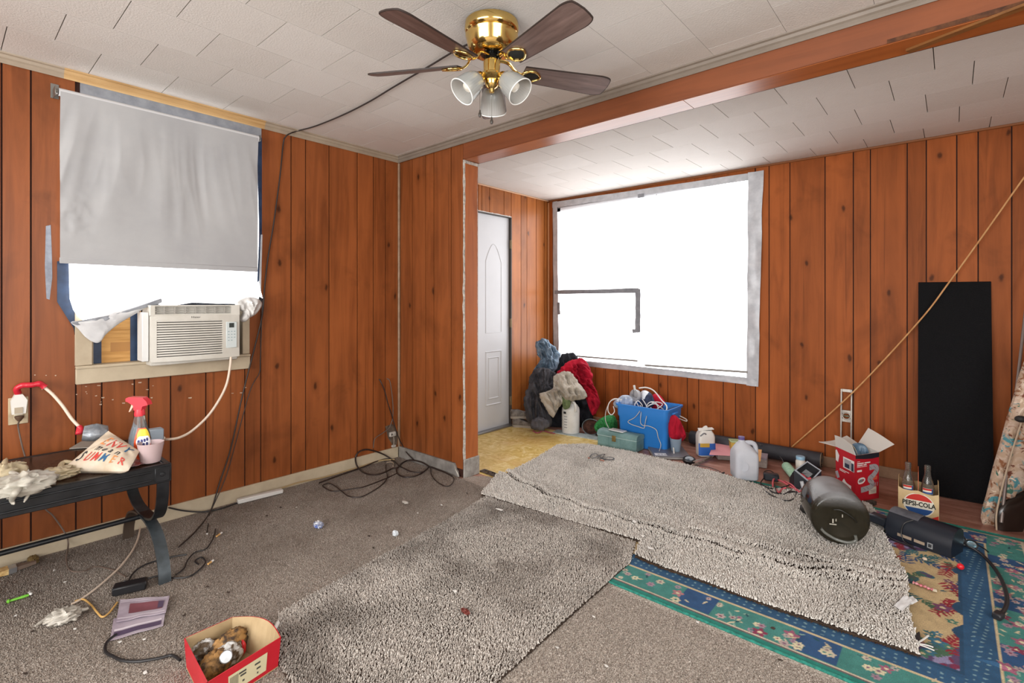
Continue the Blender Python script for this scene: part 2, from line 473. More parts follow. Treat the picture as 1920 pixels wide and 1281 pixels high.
def yellow_mat():
    m, nt, b = newmat('yellow_vinyl')
    v = coords(nt, rnd=23.0)
    w = ntex(nt, v, 7, 4, 0.7, 2.5)
    c = ramp(nt, w, [(0.35, lin('#c4a24f')), (0.5, lin('#d9bd74')), (0.65, lin('#ead49c'))])
    c = mix(nt, ramp(nt, ntex(nt, v, 3, 3, 0.5), [(0.5, (0, 0, 0)), (0.75, (0.45, 0.45, 0.45))]), c, lin('#cc9f62'))
    nt.links.new(c, b.inputs['Base Color']); b.inputs['Roughness'].default_value = 0.4; return m
YEL = yellow_mat()
def clip(poly, lo, hi):
    for ax in (0, 1):
        for s, lim in ((1, lo[ax]), (-1, -hi[ax])):
            out = []
            for i in range(len(poly)):
                a, b = poly[i], poly[(i + 1) % len(poly)]
                da, db = s * a[ax] - lim, s * b[ax] - lim
                if da >= 0: out.append(a)
                if (da >= 0) != (db >= 0):
                    t = da / (da - db); out.append((a[0] + (b[0] - a[0]) * t, a[1] + (b[1] - a[1]) * t))
            poly = out
            if len(poly) < 3: return []
    return poly
ta = -0.15; e1 = (math.cos(ta), math.sin(ta)); e2 = (-math.sin(ta), math.cos(ta)); tp = 0.42
for i in range(-5, 6):
    for j in range(-5, 6):
        q = []
        for a, b in ((0, 0), (1, 0), (1, 1), (0, 1)):
            u, w_ = (i + a) * tp - (0.0015 if a else -0.0015), (j + b) * tp - (0.0015 if b else -0.0015)
            q.append((0.72 + u * e1[0] + w_ * e2[0], 0.45 + u * e1[1] + w_ * e2[1]))
        q = clip(q, (0.0, ST + 0.002), (1.22, 1.47))
        if len(q) >= 3: MB().prism([(x, y, 0.0005) for x, y in q], (0, 0, 0.0035)).build('tile', YEL, floor, 0)

# ---- main ceiling: 12 inch fibre tiles in staggered rows
ceiling = struct(MB().box((2.7, -2.62, HM + 0.06), (5.9, 5.4, 0.1)), 'ceiling', SEAM)
for k in range(13):
    x0 = 0.03 + 0.304 * (k); x1 = x0 + 0.304
    n0 = -1.91 + 0.1475 * k
    n0 -= 0.309 * math.ceil((n0 + 3.4) / 0.309)
    y = n0
    while y < 0:
        a, b = max(y, -3.4) , min(y + 0.309, -0.001)
        if b - a > 0.01:
            piece('tile', TILE, (x0 + 0.0006, a + 0.0018, HM), (x1 - 0.0009, b - 0.0018, HM + 0.009), ceiling)
        y += 0.309
piece('tile', TILE, (0.0, -3.4, HM), (0.0296, -0.001, HM + 0.009), ceiling)
piece('ceiling_panel', TILE, (-0.1, -5.2, HM), (5.5, -3.403, HM + 0.009), ceiling)
piece('ceiling_panel', TILE, (3.985, -3.4, HM), (5.5, -0.001, HM + 0.009), ceiling)
# ---- alcove ceiling
ceiling_a = struct(MB().box((2.7, 1.05, HA + 0.06), (5.9, 2.0, 0.1)), 'ceiling_alcove', SEAM)
arows = [(ST, 0.375, 2.76), (0.375, 0.705, 2.605), (0.705, 1.04, 2.43), (1.04, 1.375, 2.56), (1.375, 1.705, 2.385), (1.705, EF, 2.215)]
for y0, y1, o in arows:
    x = o - 0.314 * math.ceil(o / 0.314)
    while x < 5.0:
        a, b = max(x, 0.0), min(x + 0.314, 5.0)
        if b - a > 0.01: piece('tile', TILE, (a + 0.0018, y0 + 0.0005, HA), (b - 0.0018, y1 - 0.0005, HA + 0.009), ceiling_a)
        x += 0.314

# ---- left wall with its window opening, panelled in random-width planks
WY0, WY1, WZ0, WZ1 = -1.90, -1.145, 0.892, 2.285
wl = MB()
wl.box((-0.054, (-5.3 + WY0) / 2, 1.2), (0.092, WY0 + 5.3, 2.4)); wl.box((-0.054, WY1 / 2 + 0.005, 1.2), (0.092, -WY1 + 0.01, 2.4))
wl.box((-0.054, (WY0 + WY1) / 2, WZ0 / 2), (0.092, WY1 - WY0, WZ0)); wl.box((-0.054, (WY0 + WY1) / 2, (WZ1 + 2.4) / 2), (0.092, WY1 - WY0, 2.4 - WZ1))
wall_left = struct(wl, 'wall_left', GROOVE)
G = 0.0035
yb = [-3.4, -3.2, -3.02, -2.92, -2.72, -2.6, -2.42, -2.31, -2.215, -2.117, -1.954, -1.852, -1.715, -1.651, -1.549, -1.372, -1.156, -1.06, -0.866, -0.767, -0.596, -0.373, -0.237, -0.13, 0.0]
for a, b in zip(yb, yb[1:]):
    if a >= -1.96 and b <= -1.15: piece('plank', PANEL, (-0.008, a + G, 0.06), (0, b - G, 0.86), wall_left)
    else: piece('plank', PANEL, (-0.008, a + G, 0.06), (0, b - G, 2.36), wall_left)
# ---- partition stub that carries the beam
wall_stub = struct(MB().box((SX / 2 - 0.004, ST / 2 + 0.002, 1.2), (SX - 0.008, ST - 0.012, 2.4)), 'wall_stub', GROOVE)
sb = [0.0, 0.165, 0.326, 0.421, 0.61, 0.735]
for a, b in zip(sb, sb[1:]): piece('plank', PANEL, (a + G, 0, 0.06), (b - G, 0.008, 2.36), wall_stub)
piece('plank', PANEL, (0.0, ST - 0.005, 0.0), (SX - 0.01, ST, HA), wall_stub)
end = MB().box((SX - 0.003, ST / 2, 1.16), (0.008, ST - 0.004, 2.1)).build('end_board', wood('end_board_wood', '#ad6231', '#8a4720', 'Z', 0.4, knots=False, per=0), wall_stub)
# peeling white caulk down both arrises of the stub end
CAULK = M('peeling_caulk', '#cbc5bc', 0.75, col2='#8e8880', vs_=45, bmp=0.6, bs_=120)
for y0, w0, sd in ((0.004, 0.009, 1), (ST - 0.004, 0.005, 2)):
    mb = MB(); n = 90; L = []; R = []
    for i in range(n + 1):
        z = 0.13 + (2.085 * i / n); low = max(0, 1 - z / 0.7)
        w = w0 * (0.45 + 1.0 * abs(noise.noise(Vector((z * 9, sd * 5, 0)))) + 0.9 * low)
        L.append((SX + 0.0015 + 0.002 * noise.noise(Vector((z * 30, sd, 2))), y0 - 0.005, z)); R.append((SX + 0.0022, y0 + (w if sd == 1 else -w), z))
    V = L + R
    mb.add(V, [(i, i + 1, n + 2 + i, n + 1 + i) for i in range(n)])
    V2 = [(p[0] - 0.006 - 0.012 * abs(noise.noise(Vector((p[2] * 8, sd, 7)))), -0.0015 if sd == 1 else ST + 0.0015, p[2]) for p in L]
    mb.add(L + V2, [(i, i + 1, n + 2 + i, n + 1 + i) for i in range(n)])
    mb.build('caulk', CAULK, wall_stub, 60)
MB().box((SX + 0.002, ST / 2, 2.203), (0.014, ST + 0.01, 0.022), bev=0.004).build('caulk', CAULK, wall_stub)
MB().box((SX + 0.004, ST / 2, 0.065), (0.016, ST + 0.01, 0.13), bev=0.004).build('base_block', M('chalky_base', '#a39f99', 0.8, col2='#827d77', vs_=25, bmp=0.4), wall_stub)
# ---- entry wall (same plane as the left wall) with the door
DY0, DY1, DZ = 0.53, 1.346, 2.063
we = MB()
we.box((-0.054, (ST + DY0) / 2 - 0.07, 1.2), (0.092, DY0 - ST + 0.14, 2.4)); we.box((-0.054, (DY1 + 2.06) / 2, 1.2), (0.092, 2.06 - DY1, 2.4))
we.box((-0.054, (DY0 + DY1) / 2, (DZ + 2.4) / 2), (0.092, DY1 - DY0, 2.4 - DZ))
wall_entry = struct(we, 'wall_entry', GROOVE)
eb = [ST + 0.002, 0.33, DY0, 0.70, 0.885, 0.929, 1.034, 1.238, DY1, 1.496, 1.59, 1.745, 1.88, EF]
for a, b in zip(eb, eb[1:]):
    if a >= DY0 - 0.01 and b <= DY1 + 0.01: piece('plank', PANEL_ENTRY, (-0.008, a + G, DZ + 0.006), (0, b - G, HA - 0.012), wall_entry)
    else: piece('plank', PANEL_ENTRY, (-0.008, a + G, 0.0), (0, b - G, HA - 0.012), wall_entry)
# ---- far wall with the wide window
FX0, FX1, FZ0, FZ1 = 0.15, 2.03, 0.63, 2.19
wf = MB()
wf.box((FX0 / 2 - 0.05, 2.01, 1.2), (FX0 + 0.1, 0.096, 2.4)); wf.box(((FX1 + 5.6) / 2, 2.01, 1.2), (5.6 - FX1, 0.096, 2.4))
wf.box(((FX0 + FX1) / 2, 2.01, FZ0 / 2), (FX1 - FX0, 0.096, FZ0)); wf.box(((FX0 + FX1) / 2, 2.01, (FZ1 + 2.4) / 2), (FX1 - FX0, 0.096, 2.4 - FZ1))
wall_far = struct(wf, 'wall_far', GROOVE)
xb = [0.0, 0.057, 0.22, 0.36, 0.47, 0.59, 0.706, 0.86, 0.961, 1.118, 1.266, 1.353, 1.533, 1.635, 1.842, 1.941, 2.096, 2.197, 2.346, 2.581, 2.757, 2.858, 3.064, 3.165, 3.318, 3.42, 3.572, 3.74, 3.86, 4.06, 4.2, 4.42, 4.6, 4.78, 4.9, 5.12, 5.3, 5.5]
for a, b in zip(xb, xb[1:]):
    if a > 0.05 and b < 2.1: piece('plank', PANEL_FAR, (a + G, EF, 0.05), (b - G, EF + 0.008, 0.60), wall_far)
    else: piece('plank', PANEL_FAR, (a + G, EF, 0.05), (b - G, EF + 0.008, HA - 0.012), wall_far)
piece('plank', PANEL_FAR, (0.06, EF, 2.24), (2.09, EF + 0.008, HA - 0.012), wall_far)
# ---- rear and right walls, out of view, each with an assumed opening for its added fill light
struct(MB().box((0.4, -5.25, 1.2), (1.0, 0.1, 2.4)).box((4.85, -5.25, 1.2), (1.5, 0.1, 2.4)).box((2.5, -5.25, 0.32), (3.2, 0.1, 0.65)).box((2.5, -5.25, 2.33), (3.2, 0.1, 0.14)), 'wall_back', PLASTER)
struct(MB().box((5.55, -4.5, 1.2), (0.1, 1.4, 2.4)).box((5.55, 0.3, 1.2), (0.1, 3.4, 2.4)).box((5.55, -2.6, 0.32), (0.1, 2.4, 0.65)).box((5.55, -2.6, 2.33), (0.1, 2.4, 0.14)), 'wall_right', PLASTER)

# ---- header beam
beam = struct(MB().box(((SX + 5.5) / 2, ST / 2 + 0.003, (2.217 + HM + 0.02) / 2 + 0.004), (5.5 - SX, ST - 0.012, HM + 0.02 - 2.217)), 'beam', GROOVE)
MB().box(((SX - 0.004 + 5.5) / 2, 0.0, 2.294), (5.5 - SX, 0.012, 0.154), bev=0.001).build('front_board', BEAMF, beam)
MB().box(((SX + 2.30) / 2, ST / 2, 2.219), (2.30 - SX, ST, 0.008), bev=0.001).build('soffit_board', BEAMB, beam)
MB().box(((2.301 + 5.5) / 2, ST / 2, 2.219), (5.5 - 2.301, ST, 0.008), bev=0.001).build('soffit_board', BEAMB, beam)
MB().box(((SX + 5.5) / 2, ST + 0.003, 2.231), (5.5 - SX, 0.008, 0.03)).build('dark_edge', M('dark_edge', '#4a2815', 0.6), beam)
p = wy(1663, 75, -0.008)
MB().prism([(p.x, -0.0075, 2.218), (p.x, -0.0075, 2.232), (5.4, -0.0075, 2.262), (5.4, -0.0075, 2.218)], (0, 0.002, 0)).build('torn_edge', M('torn_wood', '#3a1f10', 0.8, col2='#5f3a20', vs_=40), beam)
# broken moulding strip hanging from the soffit
a, b = fl(1702, 98, 2.206), fl(1990, -12, 2.207)
mb = MB(); d = (b - a).normalized(); s_ = Vector((0, 0, 1)).cross(d)
mb.prism([a - s_ * 0.016, a + s_ * 0.016, a + s_ * 0.016 + Vector((0, 0, 0.006)), a - s_ * 0.016 + Vector((0, 0, 0.009))], b - a)
solo(mb, 'moulding_strip', wood('strip_wood', '#8a5a2a', '#5f3b18', 'X', 0.5, knots=False, per=0), 'broken brown moulding strip hanging loose under the wooden ceiling beam', 'moulding')
# ---- trims
def cove(path, out, mat, name, ang=25):
    """stepped ceiling moulding along a straight run"""
    A, B = Vector(path[0]), Vector(path[1]); o = Vector(out); prof = [(0, 0), (0, -0.045), (0.006, -0.047), (0.010, -0.040), (0.010, -0.028), (0.017, -0.022), (0.021, -0.010), (0.030, -0.006), (0.031, 0)]
    mb = MB(); n = len(prof)
    P = [A + o * r + Vector((0, 0, z)) for r, z in prof] + [B + o * r + Vector((0, 0, z)) for r, z in prof]
    mb.add(P, [(i, (i + 1) % n, n + (i + 1) % n, n + i) for i in range(n)] + [tuple(range(n)), tuple(range(2 * n - 1, n - 1, -1))])
    return struct(mb, name, mat, None, ang)
cove((( 0.0005, -3.4, HM), (0.0005, -2.0, HM)), (1, 0, 0), CREAM2, 'trim_1')
cove((( 0.0005, -2.0, HM), (0.0005, -1.04, HM)), (1, 0, 0), RAWWOOD, 'trim_2')
cove((( 0.0005, -1.04, HM), (0.0005, -0.0005, HM)), (1, 0, 0), CREAM2, 'trim_3')
cove((( 0.0, -0.0065, HM), (5.5, -0.0065, HM)), (0, -1, 0), M('shaded_moulding', '#82776c', 0.5, col2='#756a5f', vs_=5), 'trim_4')  # beam moulding darkened: its shade is put into the colour
struct(MB().box((0.010, -0.010, 1.20), (0.018, 0.018, 2.24), bev=0.005), 'trim_5', M('corner_bead', '#927860', 0.5, col2='#7d624b'))
struct(MB().box((0.007, (ST + EF) / 2, HA - 0.007), (0.013, EF - ST, 0.013), bev=0.003), 'trim_6', M('pale_strip', '#cfa685', 0.5))
struct(MB().box((2.5, EF - 0.007, HA - 0.008), (5.0, 0.013, 0.016), bev=0.003), 'trim_7', M('brown_strip', '#84502a', 0.45))
struct(MB().box((0.009, EF - 0.009, 1.2), (0.016, 0.016, 2.2), bev=0.004), 'trim_8', M('corner_tan', '#b98052', 0.5))
# ---- baseboards
bl = MB().box((0.008, -1.72, 0.044), (0.016, 3.4, 0.088), bev=0.003)
baseboard_left = struct(bl, 'baseboard_left', CREAM)
mb = MB().box((0.335, -0.009, 0.046), (0.64, 0.016, 0.09), bev=0.002)
mb.prism([(0.655, -0.017, 0.002), (0.655, -0.017, 0.091), (0.668, -0.017, 0.072), (0.676, -0.017, 0.05), (0.69, -0.017, 0.04), (0.70, -0.017, 0.002)], (0, 0.015, 0))
struct(mb, 'baseboard_partition', GREYTRIM)
MB().prism([(0.668, -0.019, 0.08), (0.68, -0.019, 0.05), (0.70, -0.019, 0.034), (0.71, -0.019, 0.01), (0.70, -0.019, 0.008), (0.688, -0.019, 0.03), (0.674, -0.019, 0.048)], (0, 0.004, 0)).build('splinter', CAULK, bpy.data.objects['baseboard_partition'])
struct(MB().box((2.8, EF - 0.008, 0.038), (5.5, 0.015, 0.076), bev=0.003), 'baseboard_far', TANBASE)
struct(MB().box((0.006, (DY1 + EF) / 2 + 0.01, 0.04), (0.012, EF - DY1 - 0.05, 0.08), bev=0.003), 'baseboard_entry', TANBASE)

# ---- entry door
DOORW = M('white_door_paint', '#d2d4d8', 0.4, var=0.05, vs_=2.5)
door = struct(MB().box((-0.045, (DY0 + DY1) / 2, DZ / 2 + 0.008), (0.04, DY1 - DY0 - 0.016, DZ - 0.022), bev=0.002), 'door_1', DOORW)
dxf = -0.025
def ring(mb, ya, yb_, za, zb, w=0.012, d=0.006, arch=0.0):
    def outl(k):
        P = [(ya + k, za + k), (yb_ - k, za + k), (yb_ - k, zb - k)]
        if arch:
            for i in range(1, 8):
                t = i / 8; P.append((yb_ - k + (ya - yb_ + 2 * k) * t, zb - k + arch * math.sin(PI * t)))
        P.append((ya + k, zb - k)); return P
    O, I = outl(0), outl(w); n = len(O)
    vs_ = [(dxf, y, z) for y, z in O] + [(dxf + d, y + (0.003 if y < (ya + yb_) / 2 else -0.003), z) for y, z in outl(w * 0.4)] + [(dxf - 0.001, y, z) for y, z in I]
    fs = []
    for r in (0, n):
        for i in range(n): fs.append((r + i, r + (i + 1) % n, r + n + (i + 1) % n, r + n + i))
    mb.add(vs_, fs)
for ya, yb_ in ((0.63, 0.86), (1.0, 1.23)):
    for za, zb, ar in ((0.24, 0.76, 0), (0.93, 1.62, 0.17)):
        mb = MB(); ring(mb, ya, yb_, za, zb, 0.016 if not ar else 0.012, 0.007 if not ar else 0.004, ar)
        if not ar: ring(mb, ya + 0.038, yb_ - 0.038, za + 0.06, zb - 0.06, 0.014, 0.006)
        mb.build('door_panel', DOORW, door, 50)
mb = MB()
mb.box((-0.02, DY1 - 0.003, DZ / 2), (0.05, 0.010, DZ)); mb.box((-0.02, DY0 + 0.003, DZ / 2), (0.05, 0.010, DZ)); mb.box((-0.02, (DY0 + DY1) / 2, DZ + 0.001), (0.05, DY1 - DY0, 0.008))
mb.build('door_frame', M('dark_jamb', '#4b4743', 0.5), door, 0)
MB().box((0.0, (DY0 + DY1) / 2, 0.012), (0.06, DY1 - DY0, 0.016), bev=0.003).build('threshold', M('alu_sill', '#8f8f92', 0.35, 0.6), door)
mb = MB(); n = 40
for i in range(n):                                        # ragged white paint along the head of the frame
    y = DY0 + (DY1 - DY0) * i / n; h = 0.008 + 0.010 * abs(noise.noise(Vector((y * 40, 1, 1))))
    mb.box((0.0015, y + 0.010, DZ + 0.004 + h / 2), (0.004, 0.021, h))
mb.build('paint_edge', M('white_chip', '#d8d6d2', 0.6), door, 0)
HINGE = M('old_hinge', '#8d7f66', 0.4, 0.7)
for z in (1.80, 1.02, 0.25):
    MB().box((-0.004, DY1 - 0.006, z), (0.012, 0.022, 0.085), bev=0.002).lathe([(0.006, -0.045), (0.006, 0.045)], 10, T(0.004, DY1 - 0.004, z)).build('hinge', HINGE, door)
MB().lathe([(0.0, 0.0), (0.022, 0.0), (0.024, 0.012), (0.012, 0.022), (0.012, 0.04), (0.026, 0.05), (0.028, 0.065), (0.0, 0.075)], 16, aim((dxf, DY0 + 0.07, 0.95), (1, 0, 0))).build('door_knob', HINGE, door)

# scuffs, bare wood and a smear of grey paint beside the left window
def wpatch(pts, mat, nm): MB().prism([wx(u, v, 0.0004) for u, v in pts], (0.0007, 0, 0)).build(nm, mat, wall_left, 0)
wpatch([(86, 424), (95, 422), (97, 470), (98, 520), (93, 562), (87, 560), (84, 500)], M('grey_paint_smear', '#8f95a0', 0.6, col2='#7a7f8a', vs_=30), 'paint_smear')
CHIP = M('chipped_paint', '#b7a08c', 0.7)
Rq = random.Random(4)
for k in range(26):
    u, v = Rq.uniform(60, 480), 0; v = 738 - 0.07 * (u - 100) + Rq.uniform(-14, 30) if u > 140 else Rq.uniform(700, 760)
    w, h = Rq.uniform(2, 7), Rq.uniform(0.8, 1.8)
    wpatch([(u, v), (u + w, v - Rq.uniform(0, 1)), (u + w * 0.9, v + h), (u + 0.5, v + h)], CHIP, 'chip')
# ================================================================== far window, taped over with plastic film
FILM = film('backlit_film', '#f4f5f7', FILM_GLOW)
TAPE = M('grey_duct_tape', '#c3c5ca', 0.4, metal=0.1, col2='#aeb1b7', vs_=14, bmp=0.25, bs_=30)  # base colour lightened to stand for daylight coming through the tape
TAPE_D = M('dark_duct_tape', '#8f9298', 0.45, metal=0.1, col2='#7b7e85', vs_=20)
FRAMEW = M('white_window_frame', '#d4d5d8', 0.5)
win2 = struct(MB().box((0.13, 1.985, 1.41), (0.05, 0.05, 1.64)).box((2.05, 1.985, 1.41), (0.05, 0.05, 1.64)).box((1.09, 1.985, 0.61), (1.97, 0.05, 0.05)).box((1.09, 1.985, 2.21), (1.97, 0.05, 0.05)).box((1.09, 1.985, 1.41), (0.045, 0.04, 1.6)), 'window_1', FRAMEW)
GLASS = M('window_glass', '#ffffff', 0.02, trans=1.0)
for a, b in ((0.15, 1.07), (1.11, 2.03)): piece('pane', GLASS, (a, 1.998, 0.63), (b, 2.002, 2.19), win2)
YF = 1.940
def yfilm(u, v):
    k = max(0, u - 0.9) / 0.1
    return YF + 0.004 * noise.noise(Vector((u * 7, v * 3, 1))) * (0.3 + k) + 0.003 * noise.noise(Vector((u * 3, v * 22, 4)))
P = [wy(1044, 398, YF), wy(1404, 337, YF), wy(1401, 711, YF), wy(1046, 673, YF)]
def onfilm(u, v):
    q = P[0].lerp(P[1], u).lerp(P[3].lerp(P[2], u), v); q.y = yfilm(u, v); return q
film2 = thing('plastic_film', 'wide white plastic sheeting taped over the far picture window, glowing with daylight', 'plastic sheet', (1.05, YF, 0.58))
MB().grid(onfilm, 48, 40).build('sheet', FILM, film2, 60)
def tape_poly(pts, y, th, mat, par, nm='tape'):
    MB().prism([wy(u, v, y) for u, v in pts], (0, -th, 0)).build(nm, mat, par, 0)
def tape_strip(p, q, w0, w1, y, mat, par, n=14, wr=0.004, plane='y'):
    A, B = (wy(*p, y), wy(*q, y)) if plane == 'y' else (wx(*p, y), wx(*q, y))
    d = (B - A); nrm = Vector((0, -1, 0)) if plane == 'y' else Vector((1, 0, 0)); s = d.cross(nrm).normalized()
    sd = A.x * 7 + A.z * 3
    def f(u, v):
        w = w0 + (w1 - w0) * u
        w *= 1 + 0.18 * noise.noise(Vector((u * 5, sd, v * 3)))
        return A + d * u + s * (w * (v - 0.5)) + nrm * (0.0015 + wr * abs(noise.noise(Vector((u * 9, v * 2.5, sd)))))
    MB().grid(f, n * 3, 4, thick=0.0008).build('tape', mat, par, 60)
tape_strip((1036, 385), (1430, 328), 0.060, 0.055, 1.938, TAPE, film2)
tape_strip((1041, 378), (1043, 676), 0.055, 0.07, 1.938, TAPE, film2)
tape_strip((1417, 322), (1411, 724), 0.12, 0.09, 1.934, TAPE, film2, wr=0.018)
tape_strip((1040, 675), (1420, 717), 0.048, 0.055, 1.934, TAPE, film2, wr=0.014)
YT = YF - 0.012
tape_strip((1040, 548), (1198, 545), 0.040, 0.044, YT, TAPE_D, film2, wr=0.001)
tape_strip((1196, 542), (1196, 622), 0.052, 0.052, YT - 0.002, TAPE_D, film2, wr=0.001)
tape_strip((1186, 621), (1200, 620), 0.035, 0.035, YT - 0.003, TAPE_D, film2, n=4, wr=0.001)
tape_strip((1117, 619), (1140, 619), 0.007, 0.007, YT, TAPE_D, film2, n=4, wr=0.0)
tape_strip((1045, 619), (1188, 619), 0.006, 0.006, YT, TAPE, film2, n=6, wr=0.001)
tape_strip((1047, 567), (1048, 590), 0.035, 0.035, YT, TAPE_D, film2, n=4, wr=0.001)
tape_strip((1196, 368), (1208, 366), 0.034, 0.034, YT, TAPE_D, film2, n=4, wr=0.002)
# aluminium rails of the sashes press through the film
RAIL = M('rail_line', '#8f8c88', 0.5)
for p, q, w in (((1081, 668), (1196, 677), 0.016), ((1209, 685), (1402, 698), 0.018)): tape_strip(p, q, w, w, YT - 0.006, RAIL, film2, n=6, wr=0.0)
tape_strip((1231, 364), (1231, 425), 0.006, 0.004, YT, TAPE, film2, n=5, wr=0.0)

# ================================================================== left window
win1 = struct(MB().box((-0.045, WY0 - 0.0, 1.58), (0.08, 0.03, 1.4)).box((-0.045, WY1, 1.58), (0.08, 0.03, 1.4)).box((-0.045, (WY0 + WY1) / 2, 2.28), (0.08, WY1 - WY0, 0.03)).box((-0.045, (WY0 + WY1) / 2, 1.50), (0.04, WY1 - WY0, 0.04)), 'window_2', CREAM)
yA, yB = wx(142, 700, 0.02).y, wx(469, 680, 0.02).y
MB().box((0.011, (yA + yB) / 2, 0.852), (0.022, yB - yA, 0.078), bev=0.003).build('apron', CREAM, win1)
MB().box((-0.02, (yA + yB) / 2, 0.897), (0.10, yB - yA, 0.014), bev=0.003).build('sill', CREAM, win1)
MB().box((0.008, wx(157, 640, 0.01).y, 1.10), (0.018, 0.068, 0.39), bev=0.003).build('casing', CREAM, win1)
MB().box((0.008, wx(461, 640, 0.01).y, 1.10), (0.018, 0.042, 0.39), bev=0.003).build('casing', CREAM, win1)
piece('pane', GLASS, (-0.075, WY0 + 0.01, 0.91), (-0.071, WY1 - 0.01, 2.27), win1)
piece('outer_wall_patch', M('night_blue_board', '#22324a', 0.5), (-0.098, WY0, 0.89), (-0.094, WY1, 1.30), win1)
# cardboard filling the gap beside the air conditioner
def card_mat():
    m, nt, b = newmat('cardboard')
    v = coords(nt, (4, 4, 60)); n = ntex(nt, v, 1.5, 3, 0.5)
    c = ramp(nt, n, [(0.35, lin('#b58549')), (0.65, lin('#cb9c5e'))]); nt.links.new(c, b.inputs['Base Color']); b.inputs['Roughness'].default_value = 0.8
    return m
CARD = card_mat(); NAVY = M('navy_tape', '#1d2b42', 0.35, metal=0.1, col2='#2c3f5c', vs_=12)
yc0, yc1 = wx(172, 640, -0.06).y, wx(262, 640, -0.06).y
cb = thing('cardboard_panel', 'tan cardboard sheet with blue tape filling the window gap left of the air conditioner', 'cardboard', (-0.06, (yc0 + yc1) / 2, 0.905))
MB().box((-0.062, (yc0 + yc1) / 2, 1.08), (0.006, yc1 - yc0 + 0.01, 0.35)).build('sheet', CARD, cb, 0)
for z in (1.075, 1.13, 1.18): MB().box((-0.0585, (yc0 + yc1) / 2, z), (0.001, yc1 - yc0 - 0.06, 0.003)).build('crease', M('card_crease', '#a6773f', 0.8), cb, 0)
MB().box((-0.0585, (yc0 + yc1) / 2 + 0.03, 0.985), (0.001, 0.11, 0.05)).build('packing_tape', M('brown_tape', '#a87840', 0.3), cb, 0)
for yy in (yc0 + 0.018, yc1 - 0.022): MB().box((-0.0575, yy, 1.08), (0.002, 0.042, 0.35)).build('tape', NAVY, cb, 0)
# air conditioner
AX = 0.13
ya, yb2 = wx(283, 640, AX).y, wx(449, 630, AX).y
zt, zb_ = 1.152, 0.905
ACW = M('ac_ivory', '#cfccc4', 0.45, col2='#c0bcb2', vs_=6)
ACD = M('ac_dark', '#3b3833', 0.7)  # dark backing behind the louvres and the top outlet
ac = thing('air_conditioner', 'white window air conditioner with louvred front sitting on the cream sill', 'air conditioner', (0.05, (ya + yb2) / 2, 0.905))
mb = MB()
def bow(t): return 0.016 * (1 - (2 * t - 1) ** 2)
mb.box((0.03, (ya + yb2) / 2, (zt + zb_) / 2 + 0.016), (0.16, yb2 - ya - 0.004, zt - zb_ + 0.07), bev=0.005)
body = mb.build('body', ACW, ac)
yg0, yg1 = ya + 0.025, ya + (yb2 - ya) * 0.785
# front bezel: strips around the louvre field, bowed outwards
def bez(y0, y1, z0, z1, dx=0.0, th=0.016, nm='front_panel', mat=ACW):
    mbx = MB(); n = 16; vs_ = []; fs = []
    for i in range(n + 1):
        y = y0 + (y1 - y0) * i / n; t = (y - ya) / (yb2 - ya); x = AX + dx + bow(t)
        vs_ += [(x - th, y, z0), (x, y, z0), (x, y, z1), (x - th, y, z1)]
    for i in range(n):
        for k in range(4): fs.append((i * 4 + k, i * 4 + (k + 1) % 4, i * 4 + 4 + (k + 1) % 4, i * 4 + 4 + k))
    fs += [(3, 2, 1, 0), tuple(n * 4 + k for k in range(4))]
    mbx.add(vs_, fs); return mbx.build(nm, mat, ac, 50)
bez(ya, yb2, zb_, zb_ + 0.026); bez(ya, yb2, zt - 0.026, zt)
bez(ya, yg0, zb_ + 0.026, zt - 0.026); bez(yg1, yb2, zb_ + 0.026, zt - 0.026)
bez(yg0, yg1, zb_ + 0.026, zt - 0.026, -0.017, 0.004, 'grille_back', ACD)
nl = 15; h = (zt - zb_ - 0.052) / nl
for i in range(nl):
    z0 = zb_ + 0.026 + i * h
    bez(yg0, yg1, z0 + h * 0.36, z0 + h, -0.002, 0.010, 'louvre')
yc = yg1 + (yb2 - yg1) * 0.5; cw = (yb2 - yg1) * 0.62; xb = AX + bow((yc - ya) / (yb2 - ya)) + 0.002
cp = MB().box((xb, yc, (zt + zb_) / 2 + 0.006), (0.006, cw, 0.150), bev=0.002).build('control_panel', M('ac_control', '#c3cbcb', 0.35), ac)
MB().box((xb + 0.0035, yc, zt - 0.062), (0.002, cw * 0.45, 0.026)).build('display', M('dark_display', '#3a3f3e', 0.2), cp, 0)
mb = MB()
for r in range(4):
    for c_ in range(3 if r < 3 else 2): mb.box((xb + 0.0035, yc - cw * 0.27 + c_ * cw * 0.27, zt - 0.098 - r * 0.017), (0.001, cw * 0.14, 0.0045))
mb.build('buttons', M('button_print', '#8fa0a3', 0.5), cp, 0)
XA = Matrix(((0, 0, 1, AX + 0.018), (1, 0, 0, (yg0 + yg1) / 2 + 0.02), (0, 1, 0, zt - 0.011), (0, 0, 0, 1)))
lettering('Haier', 0.016, XA, M('logo_grey', '#55524d', 0.5), ac, sx=1.3)
